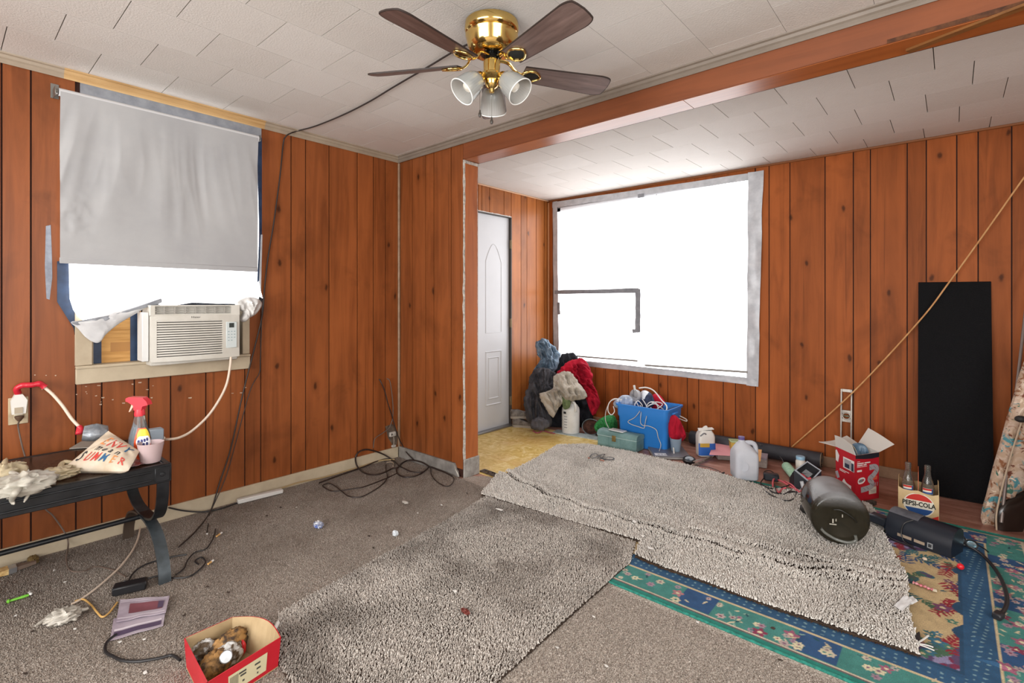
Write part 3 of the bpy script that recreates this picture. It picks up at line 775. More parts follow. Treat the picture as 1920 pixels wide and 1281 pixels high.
# sloping top outlet with its grille
mb = MB().box((AX - 0.012, (ya + yb2) / 2, zt + 0.002), (0.03, yb2 - ya, 0.01)).box((AX - 0.014, ya + 0.008, zt + 0.026), (0.03, 0.02, 0.05)).box((AX - 0.014, yb2 - 0.022, zt + 0.026), (0.03, 0.045, 0.05)).box((AX - 0.03, (ya + yb2) / 2, zt + 0.052), (0.06, yb2 - ya, 0.006))
mb.build('outlet_frame', ACW, ac, 0)
MB().box((AX - 0.028, (ya + yb2) / 2, zt + 0.027), (0.008, yb2 - ya - 0.04, 0.046)).build('outlet_dark', ACD, ac, 0)
for k in range(3): MB().box((AX - 0.012, (ya + yb2) / 2 - 0.01, zt + 0.016 + k * 0.012), (0.012, yb2 - ya - 0.07, 0.0035)).build('outlet_slat', M('slat_grey', '#a29e97', 0.5), ac, 0)
for k in range(7): MB().box((AX - 0.006, ya + 0.06 + k * (yb2 - ya - 0.14) / 6, zt + 0.028), (0.008, 0.004, 0.038)).build('outlet_fin', M('slat_grey', '#a29e97', 0.5), ac, 0)
y0s, y1s = wx(262, 640, 0.05).y, wx(275, 640, 0.05).y
MB().box((0.045, (y0s + ya) / 2, 1.04), (0.10, ya - y0s - 0.002, 0.26), bev=0.003).build('side_curtain', M('ac_side', '#d9d9d8', 0.5), ac)
# plastic film behind the shade, torn and bunched over the air conditioner
XP = 0.040
low = [(130, 560), (138, 585), (152, 600), (166, 603), (200, 588), (235, 577), (268, 570), (290, 568), (302, 574), (330, 572), (360, 567), (400, 569), (440, 570), (462, 574), (480, 570), (487, 560)]
lowW = [wx(u, v, XP) for u, v in low]
fm = thing('plastic_film', 'torn white plastic sheeting over the left window, bunched above the air conditioner', 'plastic sheet', (XP, -1.5, 1.2))
def lowz(y):
    for a, b in zip(lowW, lowW[1:]):
        if a.y <= y <= b.y: return a.z + (b.z - a.z) * (y - a.y) / max(1e-6, b.y - a.y)
    return lowW[0].z if y < lowW[0].y else lowW[-1].z
y0f, y1f = lowW[0].y, lowW[-1].y
def ffn(u, v):
    y = y0f + (y1f - y0f) * u; zl = lowz(y); z = zl + (2.215 - zl) * v
    e = max(0, 1 - v / 0.12)
    x = XP - 0.014 * min(1, v * 6) + 0.004 * noise.noise(Vector((y * 6, z * 3, 0))) + e * 0.012 * fold(Vector((y * 1.2, z, 0)), 3, 9) + e * e * 0.05 * max(0, u - 0.25)
    return (x, y, z)
MB().grid(ffn, 70, 40).build('sheet', FILM, fm, 60)
FLAP = M('loose_film', '#d5d5d6', 0.25, col2='#c0c0c2', vs_=9, alpha=0.92)
fp = [wx(u, v, 0.05) for u, v in [(133, 604), (160, 600), (200, 588), (250, 574), (288, 566), (262, 584), (225, 606), (200, 626), (188, 641), (176, 642), (160, 632), (146, 616)]]
puff_mb(fp, 0.012, 0.5, 0.010, 9, 5, 0.9, 3, normal=(1, 0, 0)).build('hanging_flap', FLAP, fm, 60)
fp = [wx(u, v, 0.055) for u, v in [(133, 605), (152, 602), (200, 592), (250, 577), (290, 564), (302, 560), (300, 570), (262, 580), (205, 600), (165, 618), (150, 612)]]
puff_mb(fp, 0.008, 0.5, 0.007, 12, 8, 0.2, 3, normal=(1, 0, 0)).build('tape_edge', TAPE_D, fm, 60)
fp = [wx(u, v, 0.09) for u, v in [(440, 566), (462, 556), (484, 560), (490, 572), (478, 590), (464, 598), (458, 604), (450, 600), (455, 586), (447, 580)]]
puff_mb(fp, 0.05, 0.5, 0.035, 26, 2, 0.0, 3, normal=(1, 0, 0)).build('bunched_end', M('bunched_film', '#d6d5d3', 0.35, col2='#a9a6a2', vs_=20), fm, 60)
def wtape(pts, x, mat, nm='tape', th=0.0015):
    MB().prism([wx(u, v, x) for u, v in pts], (th, 0, 0)).build(nm, mat, fm, 0)
wtape([(107, 490), (131, 490), (132, 560), (165, 600), (150, 612), (140, 622), (137, 614), (107, 566)], 0.006, NAVY)
wtape([(137, 610), (160, 604), (152, 625), (140, 628)], 0.011, M('black_tape', '#1b1d22', 0.4), 'tape')
wtape([(481, 257), (491, 259), (491, 440), (488, 560), (481, 556), (486, 440)], 0.030, NAVY)
wtape([(489, 440), (492, 440), (489, 548), (485, 545)], 0.033, TAPE)
wtape([(486, 556), (493, 560), (484, 582), (470, 594), (466, 590), (480, 578)], 0.10, M('black_tape', '#1b1d22', 0.4))
wtape([(150, 151), (490, 241), (490, 264), (150, 190)], 0.004, TAPE_D)
# grey roller shade
XS = 0.075
a, b = wx(110, 178, XS), wx(484, 256, XS)
a.z = b.z = (a.z + b.z) / 2
sh = thing('roller_shade', 'grey fabric roller shade pulled two thirds down over the left window', 'window shade', (XS, (a.y + b.y) / 2, a.z))
SHADE = M('shade_fabric', '#a9a9aa', 0.85, col2='#9f9fa1', vs_=3)
SHADEL = M('shade_roll', '#c9c9cb', 0.7)
MB().tube([a, b], 0.0185, 20).build('roller', SHADEL, sh)
bl_, br_ = wx(109, 491, XS), wx(480, 511, XS); zb = (bl_.z + br_.z) / 2
def sfn(u, v):
    y = a.y + 0.004 + (b.y - a.y - 0.010) * u; z = a.z + (zb - a.z) * v
    k = math.sin(PI * min(1, v * 1.15)) ** 1.2 if v < 0.87 else max(0, (1 - v) / 0.13) * 0.28
    th = y * 16 + 1.4 * noise.noise(Vector((y * 3, z * 1.5, 2))) - 1.6 * (z - zb) * (0.5 - u) * 3
    w = 0.0045 * math.sin(th * 1.7) + 0.005 * math.sin(th * 0.7 + 2) + 0.010 * (fold(Vector((y * 1.5 + (z - zb) * (u - 0.4) * 0.9, z * 0.25, 0)), 1, 4) - 0.4)
    cr = 0.007 * math.exp(-((u - 0.06) / 0.07) ** 2 - ((v - 0.72) / 0.12) ** 2) * (fold(Vector((y, z, 0)), 6, 16))
    return (XS + 0.0186 - 0.012 * min(1, v * 5) + w * k * (1.15 - 0.5 * u) + cr, y, z)
MB().grid(sfn, 130, 90, thick=0.0008).build('fabric', SHADE, sh, 80)
MB().box((XS + 0.008, (a.y + b.y) / 2 - 0.003, zb + 0.012), (0.006, b.y - a.y - 0.010, 0.028), bev=0.002).build('hem_bar', SHADE, sh)
BRK = M('bracket_metal', '#8b8a86', 0.35, 0.8)
MB().box((0.045, a.y - 0.012, a.z + 0.004), (0.086, 0.004, 0.042), bev=0.001).box((0.003, a.y - 0.006, a.z + 0.02), (0.005, 0.03, 0.07)).lathe([(0.0, 0), (0.014, 0), (0.016, 0.008), (0.0, 0.010)], 14, aim((XS, a.y - 0.004, a.z), (0, -1, 0))).build('bracket', BRK, sh)
MB().box((0.045, b.y + 0.010, a.z + 0.006), (0.086, 0.004, 0.036), bev=0.001).box((0.003, b.y - 0.02, a.z + 0.03), (0.005, 0.08, 0.02)).build('bracket', BRK, sh)
# ================================================================== ceiling fan
FC = fl(922, 42, HM)
def gold():
    m, nt, b = newmat('brass'); b.inputs['Base Color'].default_value = lin('#dcbd76'); b.inputs['Metallic'].default_value = 1.0; b.inputs['Roughness'].default_value = 0.14
    return m
BRASS = gold(); BRASSD = M('dull_brass', '#8a6a3a', 0.35, 0.9); BLACK = M('gloss_black', '#1c1a18', 0.15)
fan = thing('ceiling_fan', 'brass ceiling fan with five dark wood blades and frosted glass lights', 'ceiling fan', (FC.x, FC.y, HM))
def at(z): return T(FC.x, FC.y, z)
MB().lathe([(0.0, 2.3695), (0.098, 2.3695), (0.109, 2.362), (0.111, 2.335), (0.107, 2.326), (0.100, 2.320), (0.104, 2.315), (0.108, 2.311), (0.104, 2.300), (0.098, 2.270), (0.090, 2.252), (0.074, 2.240), (0.058, 2.236), (0.0, 2.236)], 48, T(FC.x, FC.y, 0)).build('motor_housing', BRASS, fan, 30)
MB().lathe([(0.0, 2.252), (0.062, 2.252), (0.062, 2.238), (0.030, 2.234), (0.0, 2.234)], 32, T(FC.x, FC.y, 0)).build('flywheel', BLACK, fan)
MB().lathe([(0.0, 2.236), (0.026, 2.236), (0.029, 2.220), (0.031, 2.208), (0.0, 2.208)], 32, T(FC.x, FC.y, 0)).build('switch_collar', BLACK, fan)
MB().lathe([(0.0, 2.209), (0.034, 2.209), (0.035, 2.202), (0.033, 2.162), (0.040, 2.156), (0.052, 2.152), (0.054, 2.144), (0.045, 2.136), (0.030, 2.130), (0.028, 2.116), (0.022, 2.104), (0.012, 2.096), (0.010, 2.082), (0.0, 2.080)], 32, T(FC.x, FC.y, 0)).build('switch_housing', BRASS, fan, 30)
def blade_wood():
    m, nt, b = newmat('walnut_blade')
    v = coords(nt, (2, 22, 22), 'Object'); n = ntex(nt, v, 1.6, 5, 0.6, 0.6)
    c = ramp(nt, n, [(0.3, lin('#54433f')), (0.6, lin('#76625d')), (0.8, lin('#8a7570'))])
    nt.links.new(c, b.inputs['Base Color']); b.inputs['Roughness'].default_value = 0.4; b.inputs['Specular IOR Level'].default_value = 0.6
    return m
BLADE = blade_wood(); BEDGE = M('blade_edge', '#2c201b', 0.6)
ZB = 2.178
def blade_mesh():
    mb = MB(); out = []
    # outline, x along the blade from the hub
    def hw(x): return 0.046 + 0.020 * (x - 0.135) / 0.40
    for i in range(9):
        x = 0.135 + i * (0.475 - 0.135) / 8; out.append((x, hw(x)))
    for i in range(1, 8):
        q = PI / 2 * i / 8; out.append((0.475 + 0.052 * math.sin(q), hw(0.475) * (1 - 0.30 * (1 - math.cos(q)))))
    out.append((0.530, 0.030)); O = out + [(0.533, 0.0)] + [(x, -y) for x, y in reversed(out)]
    n = len(O); t = 0.003
    vs_ = [(x, y, t) for x, y in O] + [(x, y, -t) for x, y in O] + [(x - 0.003 * (x > 0.3), y * 0.95, -t) for x, y in O]
    fs = [tuple(range(n)), tuple(range(3 * n - 1, 2 * n - 1, -1))]; ms = [0, 0]
    for i in range(n):
        fs.append(((i + 1) % n, i, n + i, n + (i + 1) % n)); ms.append(1)
        fs.append((n + (i + 1) % n, n + i, 2 * n + i, 2 * n + (i + 1) % n)); ms.append(1)
    mb.v = vs_; mb.f = fs; mb.m = ms; return mb
b0 = blade_mesh().build('blade', [BLADE, BEDGE], None, 30); bdata = b0.data
# blade iron: arm, flared loop and its dark inset
mbi = MB()
mbi.tube(smooth([(0.035, 0, 0.045), (0.075, 0, 0.040), (0.105, 0, 0.004), (0.135, 0, -0.009)], 6), [0.010] * 19, 10, flat=(1.0, 0.45))
lp = smooth([(0.128, 0.0, -0.008), (0.148, 0.028, -0.0075), (0.182, 0.030, -0.007), (0.212, 0.0, -0.007), (0.182, -0.030, -0.007), (0.148, -0.028, -0.0075)], 5, True)
mbi.tube(lp, 0.0048, 8, closed=True)
i0 = mbi.build('blade_iron', BRASS, None, 45); idata = i0.data
ins = MB(); ins.prism([(0.17 + (p.x - 0.17) * 0.9, p.y * 0.9, -0.0055) for p in lp], (0, 0, 0.002))
n0 = ins.build('inset', BLACK, None, 0); ndata = n0.data
for o in (b0, i0, n0): bpy.data.objects.remove(o)
for k, ang in enumerate((-87, -12, 60, 132, -150)):
    R = Rz(math.radians(ang)) @ Rx(math.radians(-20 if k == 4 else -13))
    for nm, dat in (('blade_iron', idata), ('blade', bdata), ('inset', ndata)):
        o = bpy.data.objects.new(nm, dat); COL.objects.link(o); o.parent = fan
        o.matrix_local = T(0, 0, ZB - HM + (0.022 if k == 4 else 0)) @ R
        ORG[o.name] = Vector((FC.x, FC.y, HM))
        if nm == 'blade_iron': par = o
def frosted():
    m, nt, b = newmat('ribbed_frosted_glass')
    b.inputs['Base Color'].default_value = lin('#f8fbf8'); b.inputs['Roughness'].default_value = 0.25; b.inputs['Transmission Weight'].default_value = 0.7
    b.inputs['IOR'].default_value = 1.3; b.inputs['Coat Weight'].default_value = 0.3
    return m
FROST = frosted(); LIPM = M('glass_lip', '#eef0ee', 0.1, spec=0.8)
def glass_shade(ang, tilt):
    d = Vector((math.cos(ang) * math.sin(tilt), math.sin(ang) * math.sin(tilt), -math.cos(tilt)))
    h0 = Vector((FC.x, FC.y, 2.142)); p0 = h0 + Vector((math.cos(ang), math.sin(ang), 0)) * 0.042 + Vector((0, 0, 0.004))
    MB().tube([h0, p0, p0 + d * 0.02], 0.011, 12).lathe([(0.0, 0), (0.019, 0.0), (0.024, 0.012), (0.024, 0.026), (0, 0.026)], 20, aim(p0 + d * 0.006, d)).build('lamp_arm', BRASS, fan)
    rib = lambda a, j: 0.012 * math.sin(a * 36)
    prof = [(0.022, 0.0), (0.033, 0.006), (0.042, 0.022), (0.048, 0.045), (0.052, 0.075), (0.056, 0.104)]
    inner = [(r - 0.0028, z) for r, z in reversed(prof)]
    g = MB().lathe(prof + inner, 108, aim(p0 + d * 0.024, d), wob=rib, cap=False).build('glass_shade', FROST, fan, 60)
    MB().tube([aim(p0 + d * 0.128, d) @ Vector((0.0555 * math.cos(2 * PI * i / 40), 0.0555 * math.sin(2 * PI * i / 40), 0)) for i in range(40)], 0.0022, 6, closed=True).build('rim', LIPM, g)
    MB().lathe([(0.0, 0.0), (0.010, 0.002), (0.012, 0.02), (0.022, 0.042), (0.026, 0.058), (0.020, 0.074), (0.0, 0.082)], 18, aim(p0 + d * 0.024, d)).build('bulb', M('bulb_glass', '#f3efe2', 0.15, spec=0.7), fan)
va = math.atan2(SV.y, SV.x)
for k, t in ((va, math.radians(38)), (va - PI + PI / 3, math.radians(46)), (va - PI - PI / 3, math.radians(46))): glass_shade(k, t)
CH = M('chain', '#5b554c', 0.35, 0.8); FOB = M('dark_fob', '#3a342e', 0.4)
for u, v0, v1 in ((901, 168, 214), (923, 160, 227)):
    q = Vector((FC.x, FC.y, 0)) - SV * 0.062 + SR * ((u - 922) / FPX * 2.0)
    z0, z1 = (CAM.z + (HORIZON - v) / FPX * 2.0 for v in (v0, v1))
    ch = MB(); nn = 26
    for i in range(nn): ch.ball((q.x, q.y, z0 + (z1 + 0.018 - z0) * i / (nn - 1)), 0.0014, seg=6, rings=4)
    c = ch.build('pull_chain', CH, fan)
    MB().lathe([(0.0, 0.012), (0.0025, 0.012), (0.0035, 0.004), (0.0065, -0.004), (0.0065, -0.010), (0.004, -0.016), (0.0, -0.017)], 12, T(q.x, q.y, z1 + 0.005)).build('fob', FOB, c)
# ---- cord stapled over ceiling and wall
CORD = M('dark_cord', '#2b2320', 0.5)
def cable(name, label, pts, r, mat, cat='cable', group=None, n=8, seg=8, sm=True, parts=None):
    P = smooth(pts, n) if sm else [Vector(p) for p in pts]
    mb = MB().tube(P, r, seg); return solo(mb, name, mat, label, cat, group)
cp = [fl(u, v, HM - 0.006) for u, v in [(880, 82), (850, 97), (800, 127), (740, 162), (690, 192), (640, 217), (590, 237), (560, 245)]]
cp += [wx(545, 250, 0.036), wx(536, 256, 0.036)]
cp += [wx(u, v, 0.012) for u, v in [(531, 270), (525, 330), (513, 420), (503, 480), (496, 540)]]
cp += [wx(u, v, 0.03) for u, v in [(492, 590), (478, 650), (455, 740), (433, 840), (412, 905)]] + [fl(u, v, 0.02) for u, v in [(395, 958), (368, 995), (335, 1026)]]
cable('long_cable', 'long dark cord running from the ceiling fan across the ceiling and down beside the shade', cp, 0.0042, CORD)
cable('power_cable', 'thin dark cord hanging below the right end of the air conditioner to the carpet', [wx(u, v, 0.02) for u, v in [(492, 560), (490, 620), (488, 680), (486, 700)]] + [wx(u, v, 0.03) for u, v in [(470, 730), (450, 800), (425, 890)]] + [fl(u, v, 0.013) for u, v in [(393, 965), (390, 985), (388, 1000)]], 0.0028, CORD)
# ================================================================== carpets and rugs
def inpoly(P, poly):
    x, y = P[:, 0], P[:, 1]; r = np.zeros(len(P), bool); n = len(poly)
    for i in range(n):
        (x1, y1), (x2, y2) = poly[i], poly[(i + 1) % n]
        if y1 == y2: continue
        c = ((y1 > y) != (y2 > y)) & (x < (x2 - x1) * (y - y1) / (y2 - y1) + x1); r ^= c
    return r
def np_mesh(name, V, Fq, mat, parent, shade=True, kind=None):
    L = ORG[parent.name]; V = V - np.array(L)[None, :]
    me = bpy.data.meshes.new(name); k = Fq.shape[1]
    me.vertices.add(len(V)); me.vertices.foreach_set('co', V.astype(np.float32).ravel())
    me.loops.add(len(Fq) * k); me.loops.foreach_set('vertex_index', Fq.astype(np.int32).ravel())
    me.polygons.add(len(Fq)); me.polygons.foreach_set('loop_start', np.arange(0, len(Fq) * k, k, dtype=np.int32))
    me.polygons.foreach_set('loop_total', np.full(len(Fq), k, dtype=np.int32))
    me.materials.append(mat); me.update(calc_edges=True); me.validate()
    if shade: me.polygons.foreach_set('use_smooth', [True] * len(me.polygons))
    o = bpy.data.objects.new(name, me); COL.objects.link(o); o.parent = parent; ORG[o.name] = L
    if kind: o['kind'] = kind
    return o
rng = np.random.default_rng(11)
def vnoise(x, y, f, seed=0):                        # smooth value noise, numpy
    r = np.random.default_rng(seed + 100).random((64, 64))
    X, Y = x * f + 31.7, y * f + 17.3; i, j = np.floor(X).astype(int), np.floor(Y).astype(int); u, v = X - i, Y - j
    u, v = u * u * (3 - 2 * u), v * v * (3 - 2 * v); i %= 64; j %= 64; i1, j1 = (i + 1) % 64, (j + 1) % 64
    return (r[i, j] * (1 - u) + r[i1, j] * u) * (1 - v) + (r[i, j1] * (1 - u) + r[i1, j1] * u) * v
def fbm(x, y, f, seed=0, o=4):
    s = 0; a = 0.5
    for k in range(o): s = s + a * vnoise(x, y, f * 2 ** k, seed + k); a *= 0.5
    return s
def tufts(poly, zfn, spacing, h, w, mat, parent, keep=None, lean=0.5, hf=None):
    xs = [p[0] for p in poly]; ys = [p[1] for p in poly]
    gx, gy = np.meshgrid(np.arange(min(xs), max(xs), spacing), np.arange(min(ys), max(ys), spacing))
    P = np.stack([gx.ravel(), gy.ravel()], 1) + rng.uniform(-0.5, 0.5, (gx.size, 2)) * spacing
    P = P[inpoly(P, poly)]
    if keep is not None: P = P[keep(P)]
    n = len(P); z = zfn(P[:, 0], P[:, 1]); a = rng.uniform(0, 2 * PI, n); sc = rng.uniform(0.7, 1.3, n)
    hh = h * rng.uniform(0.65, 1.25, n)
    if hf is not None: hh = hh * hf(P)
    flow = fbm(P[:, 0], P[:, 1], 3.0, 40, 3) * 4 * PI
    la = flow + rng.normal(0, 0.9, n); ll = lean * hh * rng.uniform(0.3, 1.3, n)
    V = np.zeros((n, 6, 3))
    for k in range(3):
        q = a + 2 * PI * k / 3
        V[:, k, 0] = P[:, 0] + np.cos(q) * w * 0.5 * sc; V[:, k, 1] = P[:, 1] + np.sin(q) * w * 0.5 * sc; V[:, k, 2] = z - 0.001
        V[:, 3 + k, 0] = P[:, 0] + np.cos(la) * ll + np.cos(q + 0.5) * w * 0.30 * sc; V[:, 3 + k, 1] = P[:, 1] + np.sin(la) * ll + np.sin(q + 0.5) * w * 0.30 * sc; V[:, 3 + k, 2] = z + hh
    b = np.arange(n)[:, None] * 6
    F = np.concatenate([b + np.array([[0, 1, 4, 3]]), b + np.array([[1, 2, 5, 4]]), b + np.array([[2, 0, 3, 5]])], 0)
    F2 = b + np.array([[3, 4, 5, 5]])
    T3 = np.concatenate([np.concatenate([F[:, [0, 1, 2]], F[:, [0, 2, 3]]], 0), F2[:, :3]], 0)
    return np_mesh('pile', V.reshape(-1, 3), T3, mat, parent, True, 'stuff')
def slab(poly, z0, z1, mat, parent, name='backing'):
    return MB().prism([(x, y, z0) for x, y in poly], (0, 0, z1 - z0)).build(name, mat, parent, 0)

def base_carpet_mat():
    m, nt, b = newmat('low_pile_carpet'); v = coords(nt)
    n = ntex(nt, v, 190, 3, 0.7)
    c = ramp(nt, n, [(0.34, lin('#7a6e65')), (0.52, lin('#bfb3a8')), (0.68, lin('#ede4da'))])
    sx = nt.nodes.new('ShaderNodeSeparateXYZ'); nt.links.new(v, sx.inputs[0])
    far = math_(nt, 'MULTIPLY', math_(nt, 'SUBTRACT', 1.75, sx.outputs['X'], True), 0.85, True)      # trodden dirt fades away from the wall
    d = ntex(nt, v, 1.6, 6, 0.68)
    dm = math_(nt, 'MULTIPLY', ramp(nt, d, [(0.34, (0.35, 0.35, 0.35)), (0.62, (1, 1, 1))]), far)
    c = mix(nt, math_(nt, 'MULTIPLY', dm, 0.68), c, lin('#6b5a4e'))
    s = ntex(nt, v, 9, 5, 0.7, 1.0)
    c = mix(nt, ramp(nt, s, [(0.60, (0, 0, 0)), (0.74, (0.5, 0.5, 0.5))]), c, lin('#4a3d35'))
    nt.links.new(c, b.inputs['Base Color']); b.inputs['Roughness'].default_value = 0.97; b.inputs['Specular IOR Level'].default_value = 0.1
    bump(nt, b, ntex(nt, v, 150, 3, 0.75), 1.0, 0.006); return m
CARP = base_carpet_mat()
carpet = thing('carpet', 'worn grey brown low pile carpet covering the main room floor', 'carpet', (1.2, -1.5, 0))
cpoly = [(0.017, -5.0), (5.3, -5.0), (5.3, -0.47), (2.2, -0.47), (2.2, -0.06), (1.10, -0.02), (1.0, 0.11), (0.86, 0.125), (0.765, 0.05), (0.75, -0.03), (0.017, -0.025)]
slab(cpoly, 0.0006, 0.009, CARP, carpet)
vis = [(0.03, -2.75), (2.9, -2.0), (3.15, -0.53), (2.2, -0.53), (2.2, -0.1), (0.80, -0.04), (0.03, -0.03)]
s1poly = [(1.59, -1.66), (1.335, -1.545), (1.30, -1.30), (1.265, -1.05), (1.19, -0.55), (1.11, -0.12), (1.13, -0.17), (2.10, -0.10), (2.175, -0.30), (2.178, -0.50), (2.206, -1.22), (2.225, -1.70), (1.70, -1.675)]
tufts(vis, lambda x, y: 0 * x + 0.0088, 0.0066, 0.0045, 0.0055, CARP, carpet, keep=lambda P: ~inpoly(P, s1poly), lean=0.9)
SH1 = carpet_mat('shag_grey', '#948a82', '#f0e8df', 120, '#655a51', 2.1, 0.62)
SH2 = carpet_mat('shag_light', '#c0b8af', '#fffaf3', 120, '#a0968d', 1.9, 0.35)
BACK = M('carpet_backing', '#46372c', 0.95, col2='#2d231c', vs_=60)
# shag remnant to the left
sh1 = thing('shag_carpet', 'grey shag carpet remnant lying between the red shoebox and the floral rug', 'carpet', (1.7, -0.8, 0.009))
slab(s1poly, 0.0095, 0.017, BACK, sh1)
z1 = lambda x, y: 0.016 + 0.006 * fbm(x, y, 3, 5)
tufts(s1poly, z1, 0.0066, 0.0075, 0.0072, SH1, sh1, lean=0.6)
# floral rug, drawn stitch by stitch as colours of its woven face
rug = thing('floral_rug', 'teal and cream floral woven rug showing from under the light shag carpet', 'rug', (2.5, 0.36, 0.009))
RX0, RX1, RY0, RY1 = 1.30, 3.60, -0.497, 1.22
step = 0.004
gx = np.arange(RX0, RX1 + step / 2, step); gy = np.arange(RY0, RY1 + step / 2, step); X, Y = np.meshgrid(gx, gy)
def rgb(h): return np.array(lin(h)[:3])
dx = np.minimum(X - RX0, RX1 - X); dy = np.minimum(Y - RY0, RY1 - Y); D = np.minimum(dx, dy)
S = np.where(dx < dy, Y, X)                            # distance along the border
IM = np.zeros(X.shape + (3,)); IM[:] = rgb('#c6ae84')
wv = fbm(X, Y, 40, 9, 3)[..., None]
def put(mask, h, a=1.0):
    mask = mask & True; IM[mask] = IM[mask] * (1 - a) + rgb(h) * a
# field motifs
f1 = fbm(X * 1.0, Y * 1.2, 3.3, 61, 4)
put(f1 > 0.60, '#5e4a6a'); put((f1 > 0.59) & (f1 < 0.607), '#3a6470'); put((f1 > 0.635) & (fbm(X, Y, 16, 3, 3) > 0.5), '#7d3550'); put((f1 > 0.615) & (fbm(X, Y, 20, 8, 3) > 0.54), '#8d86a6')
def leaf(cx, cy, L, w, a, h):
    c_, s__ = math.cos(a), math.sin(a); r = L * 1.1
    i0, i1 = np.searchsorted(gx, [cx - r, cx + r]); j0, j1 = np.searchsorted(gy, [cy - r, cy + r])
    if i1 <= i0 or j1 <= j0: return
    xx, yy = X[j0:j1, i0:i1] - cx, Y[j0:j1, i0:i1] - cy
    u, v = xx * c_ + yy * s__, -xx * s__ + yy * c_
    mk = (u > 0) & (u < L) & (np.abs(v) < w * np.sin(np.clip(u / L, 0, 1) * PI) ** 0.7)
    IM[j0:j1, i0:i1][mk] = rgb(h)
def flower(cx, cy, r, petal, heart, n=6):
    for k in range(n): leaf(cx, cy, r, r * 0.30, 2 * PI * k / n + 0.3, petal)
    leaf(cx - r * 0.3, cy, r * 0.6, r * 0.26, 0, heart)
R_ = random.Random(5)
def branch(cx, cy, L, a, h, n=7):
    for k in range(n):
        t = k / n; px, py = cx + math.cos(a) * L * t, cy + math.sin(a) * L * t
        for s__ in (-1, 1): leaf(px, py, L * 0.34 * (1 - 0.5 * t), 0.0055, a + s__ * R_.uniform(0.7, 1.1), h)
    leaf(cx, cy, L, 0.004, a, h)
for k in range(46):
    cx, cy = R_.uniform(2.9, 3.32), R_.uniform(-0.28, 0.95)
    branch(cx, cy, R_.uniform(0.08, 0.15), R_.uniform(0, 6.28), R_.choice(['#8e2f38', '#9a3a42', '#8e2f38', '#4d6b53', '#3f6a6e', '#35507a']), 6)
for (cx, cy, L, a) in ((3.30, 0.66, .16, -1.8), (3.28, 0.45, .15, -1.2), (3.31, 0.27, .16, -2.0), (3.20, -0.10, .15, 2.8), (3.10, -0.16, .14, 0.4), (3.28, -0.08, .12, 1.2)): branch(cx, cy, L, a, '#94303a', 7)
for k in range(26): flower(R_.uniform(2.9, 3.3), R_.uniform(-0.25, 0.95), R_.uniform(0.018, 0.035), R_.choice(['#4f7f6c', '#7a4a68', '#b08a94', '#3f6f86']), '#d7c79f', 5)
# borders
inb = D < 0.255
put(D < 0.285 + 0.02 * np.sin(S * 34) * (np.sin(S * 11) > 0), '#2f4f6c'); put(D < 0.272, '#355a7c'); put((D < 0.255) & (D > 0.20) & (np.sin(S * 210) > 0.6) & (np.sin(D * 230 + S * 30) > 0.55), '#7f9fa8')
put((D < 0.186) & (D > 0.176), '#cdbb97')
put(D < 0.176, '#4a8880')
ph = S * 2 * PI / 0.42
med = 0.105 + 0.05 * np.sin(ph)
put((D < 0.176) & (D > 0.045) & (np.cos(ph) > 0.55), '#35567f')
for kk in range(600):
    side = R_.randrange(4); t = R_.random(); d = R_.uniform(0.055, 0.165)
    if side == 0: cx, cy = RX0 + (RX1 - RX0) * t, RY0 + d
    elif side == 1: cx, cy = RX1 - d, RY0 + (RY1 - RY0) * t
    elif side == 2: cx, cy = RX0 + (RX1 - RX0) * t, RY1 - d
    else: cx, cy = RX0 + d, RY0 + (RY1 - RY0) * t
    q = R_.random()
    if q < 0.45: flower(cx, cy, R_.uniform(0.012, 0.022), R_.choice(['#c9bfa8', '#b9a7a2', '#d8cfae', '#a68a98']), R_.choice(['#86657a', '#3b7f77', '#7d3550']), 6)
    elif q < 0.6: flower(cx, cy, R_.uniform(0.02, 0.03), R_.choice(['#a5637a', '#b17c7f', '#8a3d56']), '#e0d3b0', 5)
    else: leaf(cx, cy, R_.uniform(0.02, 0.04), 0.004, R_.uniform(0, 6.28), R_.choice(['#cbbd9c', '#8fb0a0', '#29545c', '#d3c7a6']))
put(D < 0.044, '#2e7f74'); put((D < 0.044) & (D > 0.034), '#d0bfa8'); put((D < 0.034) & (D > 0.027), '#6a5f62'); put(D < 0.027, '#2f8577'); put(D < 0.008, '#1d5a50')
IM *= (0.78 + 0.44 * wv)
Z = 0.014 + 0.003 * fbm(X, Y, 4, 77, 3) + 0.010 * np.exp(-((X - 3.33 + 0.25 * (Y - 0.2)) / 0.03) ** 2) * (Y < 0.35) * (Y > -0.1)
nx, ny = len(gx), len(gy)
idx = np.arange(nx * ny).reshape(ny, nx)
Fq = np.stack([idx[:-1, :-1], idx[:-1, 1:], idx[1:, 1:], idx[1:, :-1]], -1).reshape(-1, 4)
def rug_mat():
    m, nt, b = newmat('woven_rug_face')
    a = nt.nodes.new('ShaderNodeAttribute'); a.attribute_name = 'stitch'
    n = ntex(nt, coords(nt), 260, 2, 0.6)
    c = mix(nt, ramp(nt, n, [(0.35, (0.35, 0.35, 0.35)), (0.6, (0, 0, 0))]), a.outputs['Color'], (0.05, 0.05, 0.06, 1))
    nt.links.new(c, b.inputs['Base Color']); b.inputs['Roughness'].default_value = 0.95; b.inputs['Specular IOR Level'].default_value = 0.1
    bump(nt, b, n, 0.6, 0.002); return m
face = np_mesh('woven_face', np.stack([X.ravel(), Y.ravel(), Z.ravel()], 1), Fq, rug_mat(), rug)
ca = face.data.color_attributes.new('stitch', 'FLOAT_COLOR', 'POINT')
ca.data.foreach_set('color', np.concatenate([IM.reshape(-1, 3), np.ones((nx * ny, 1))], 1).astype(np.float32).ravel())
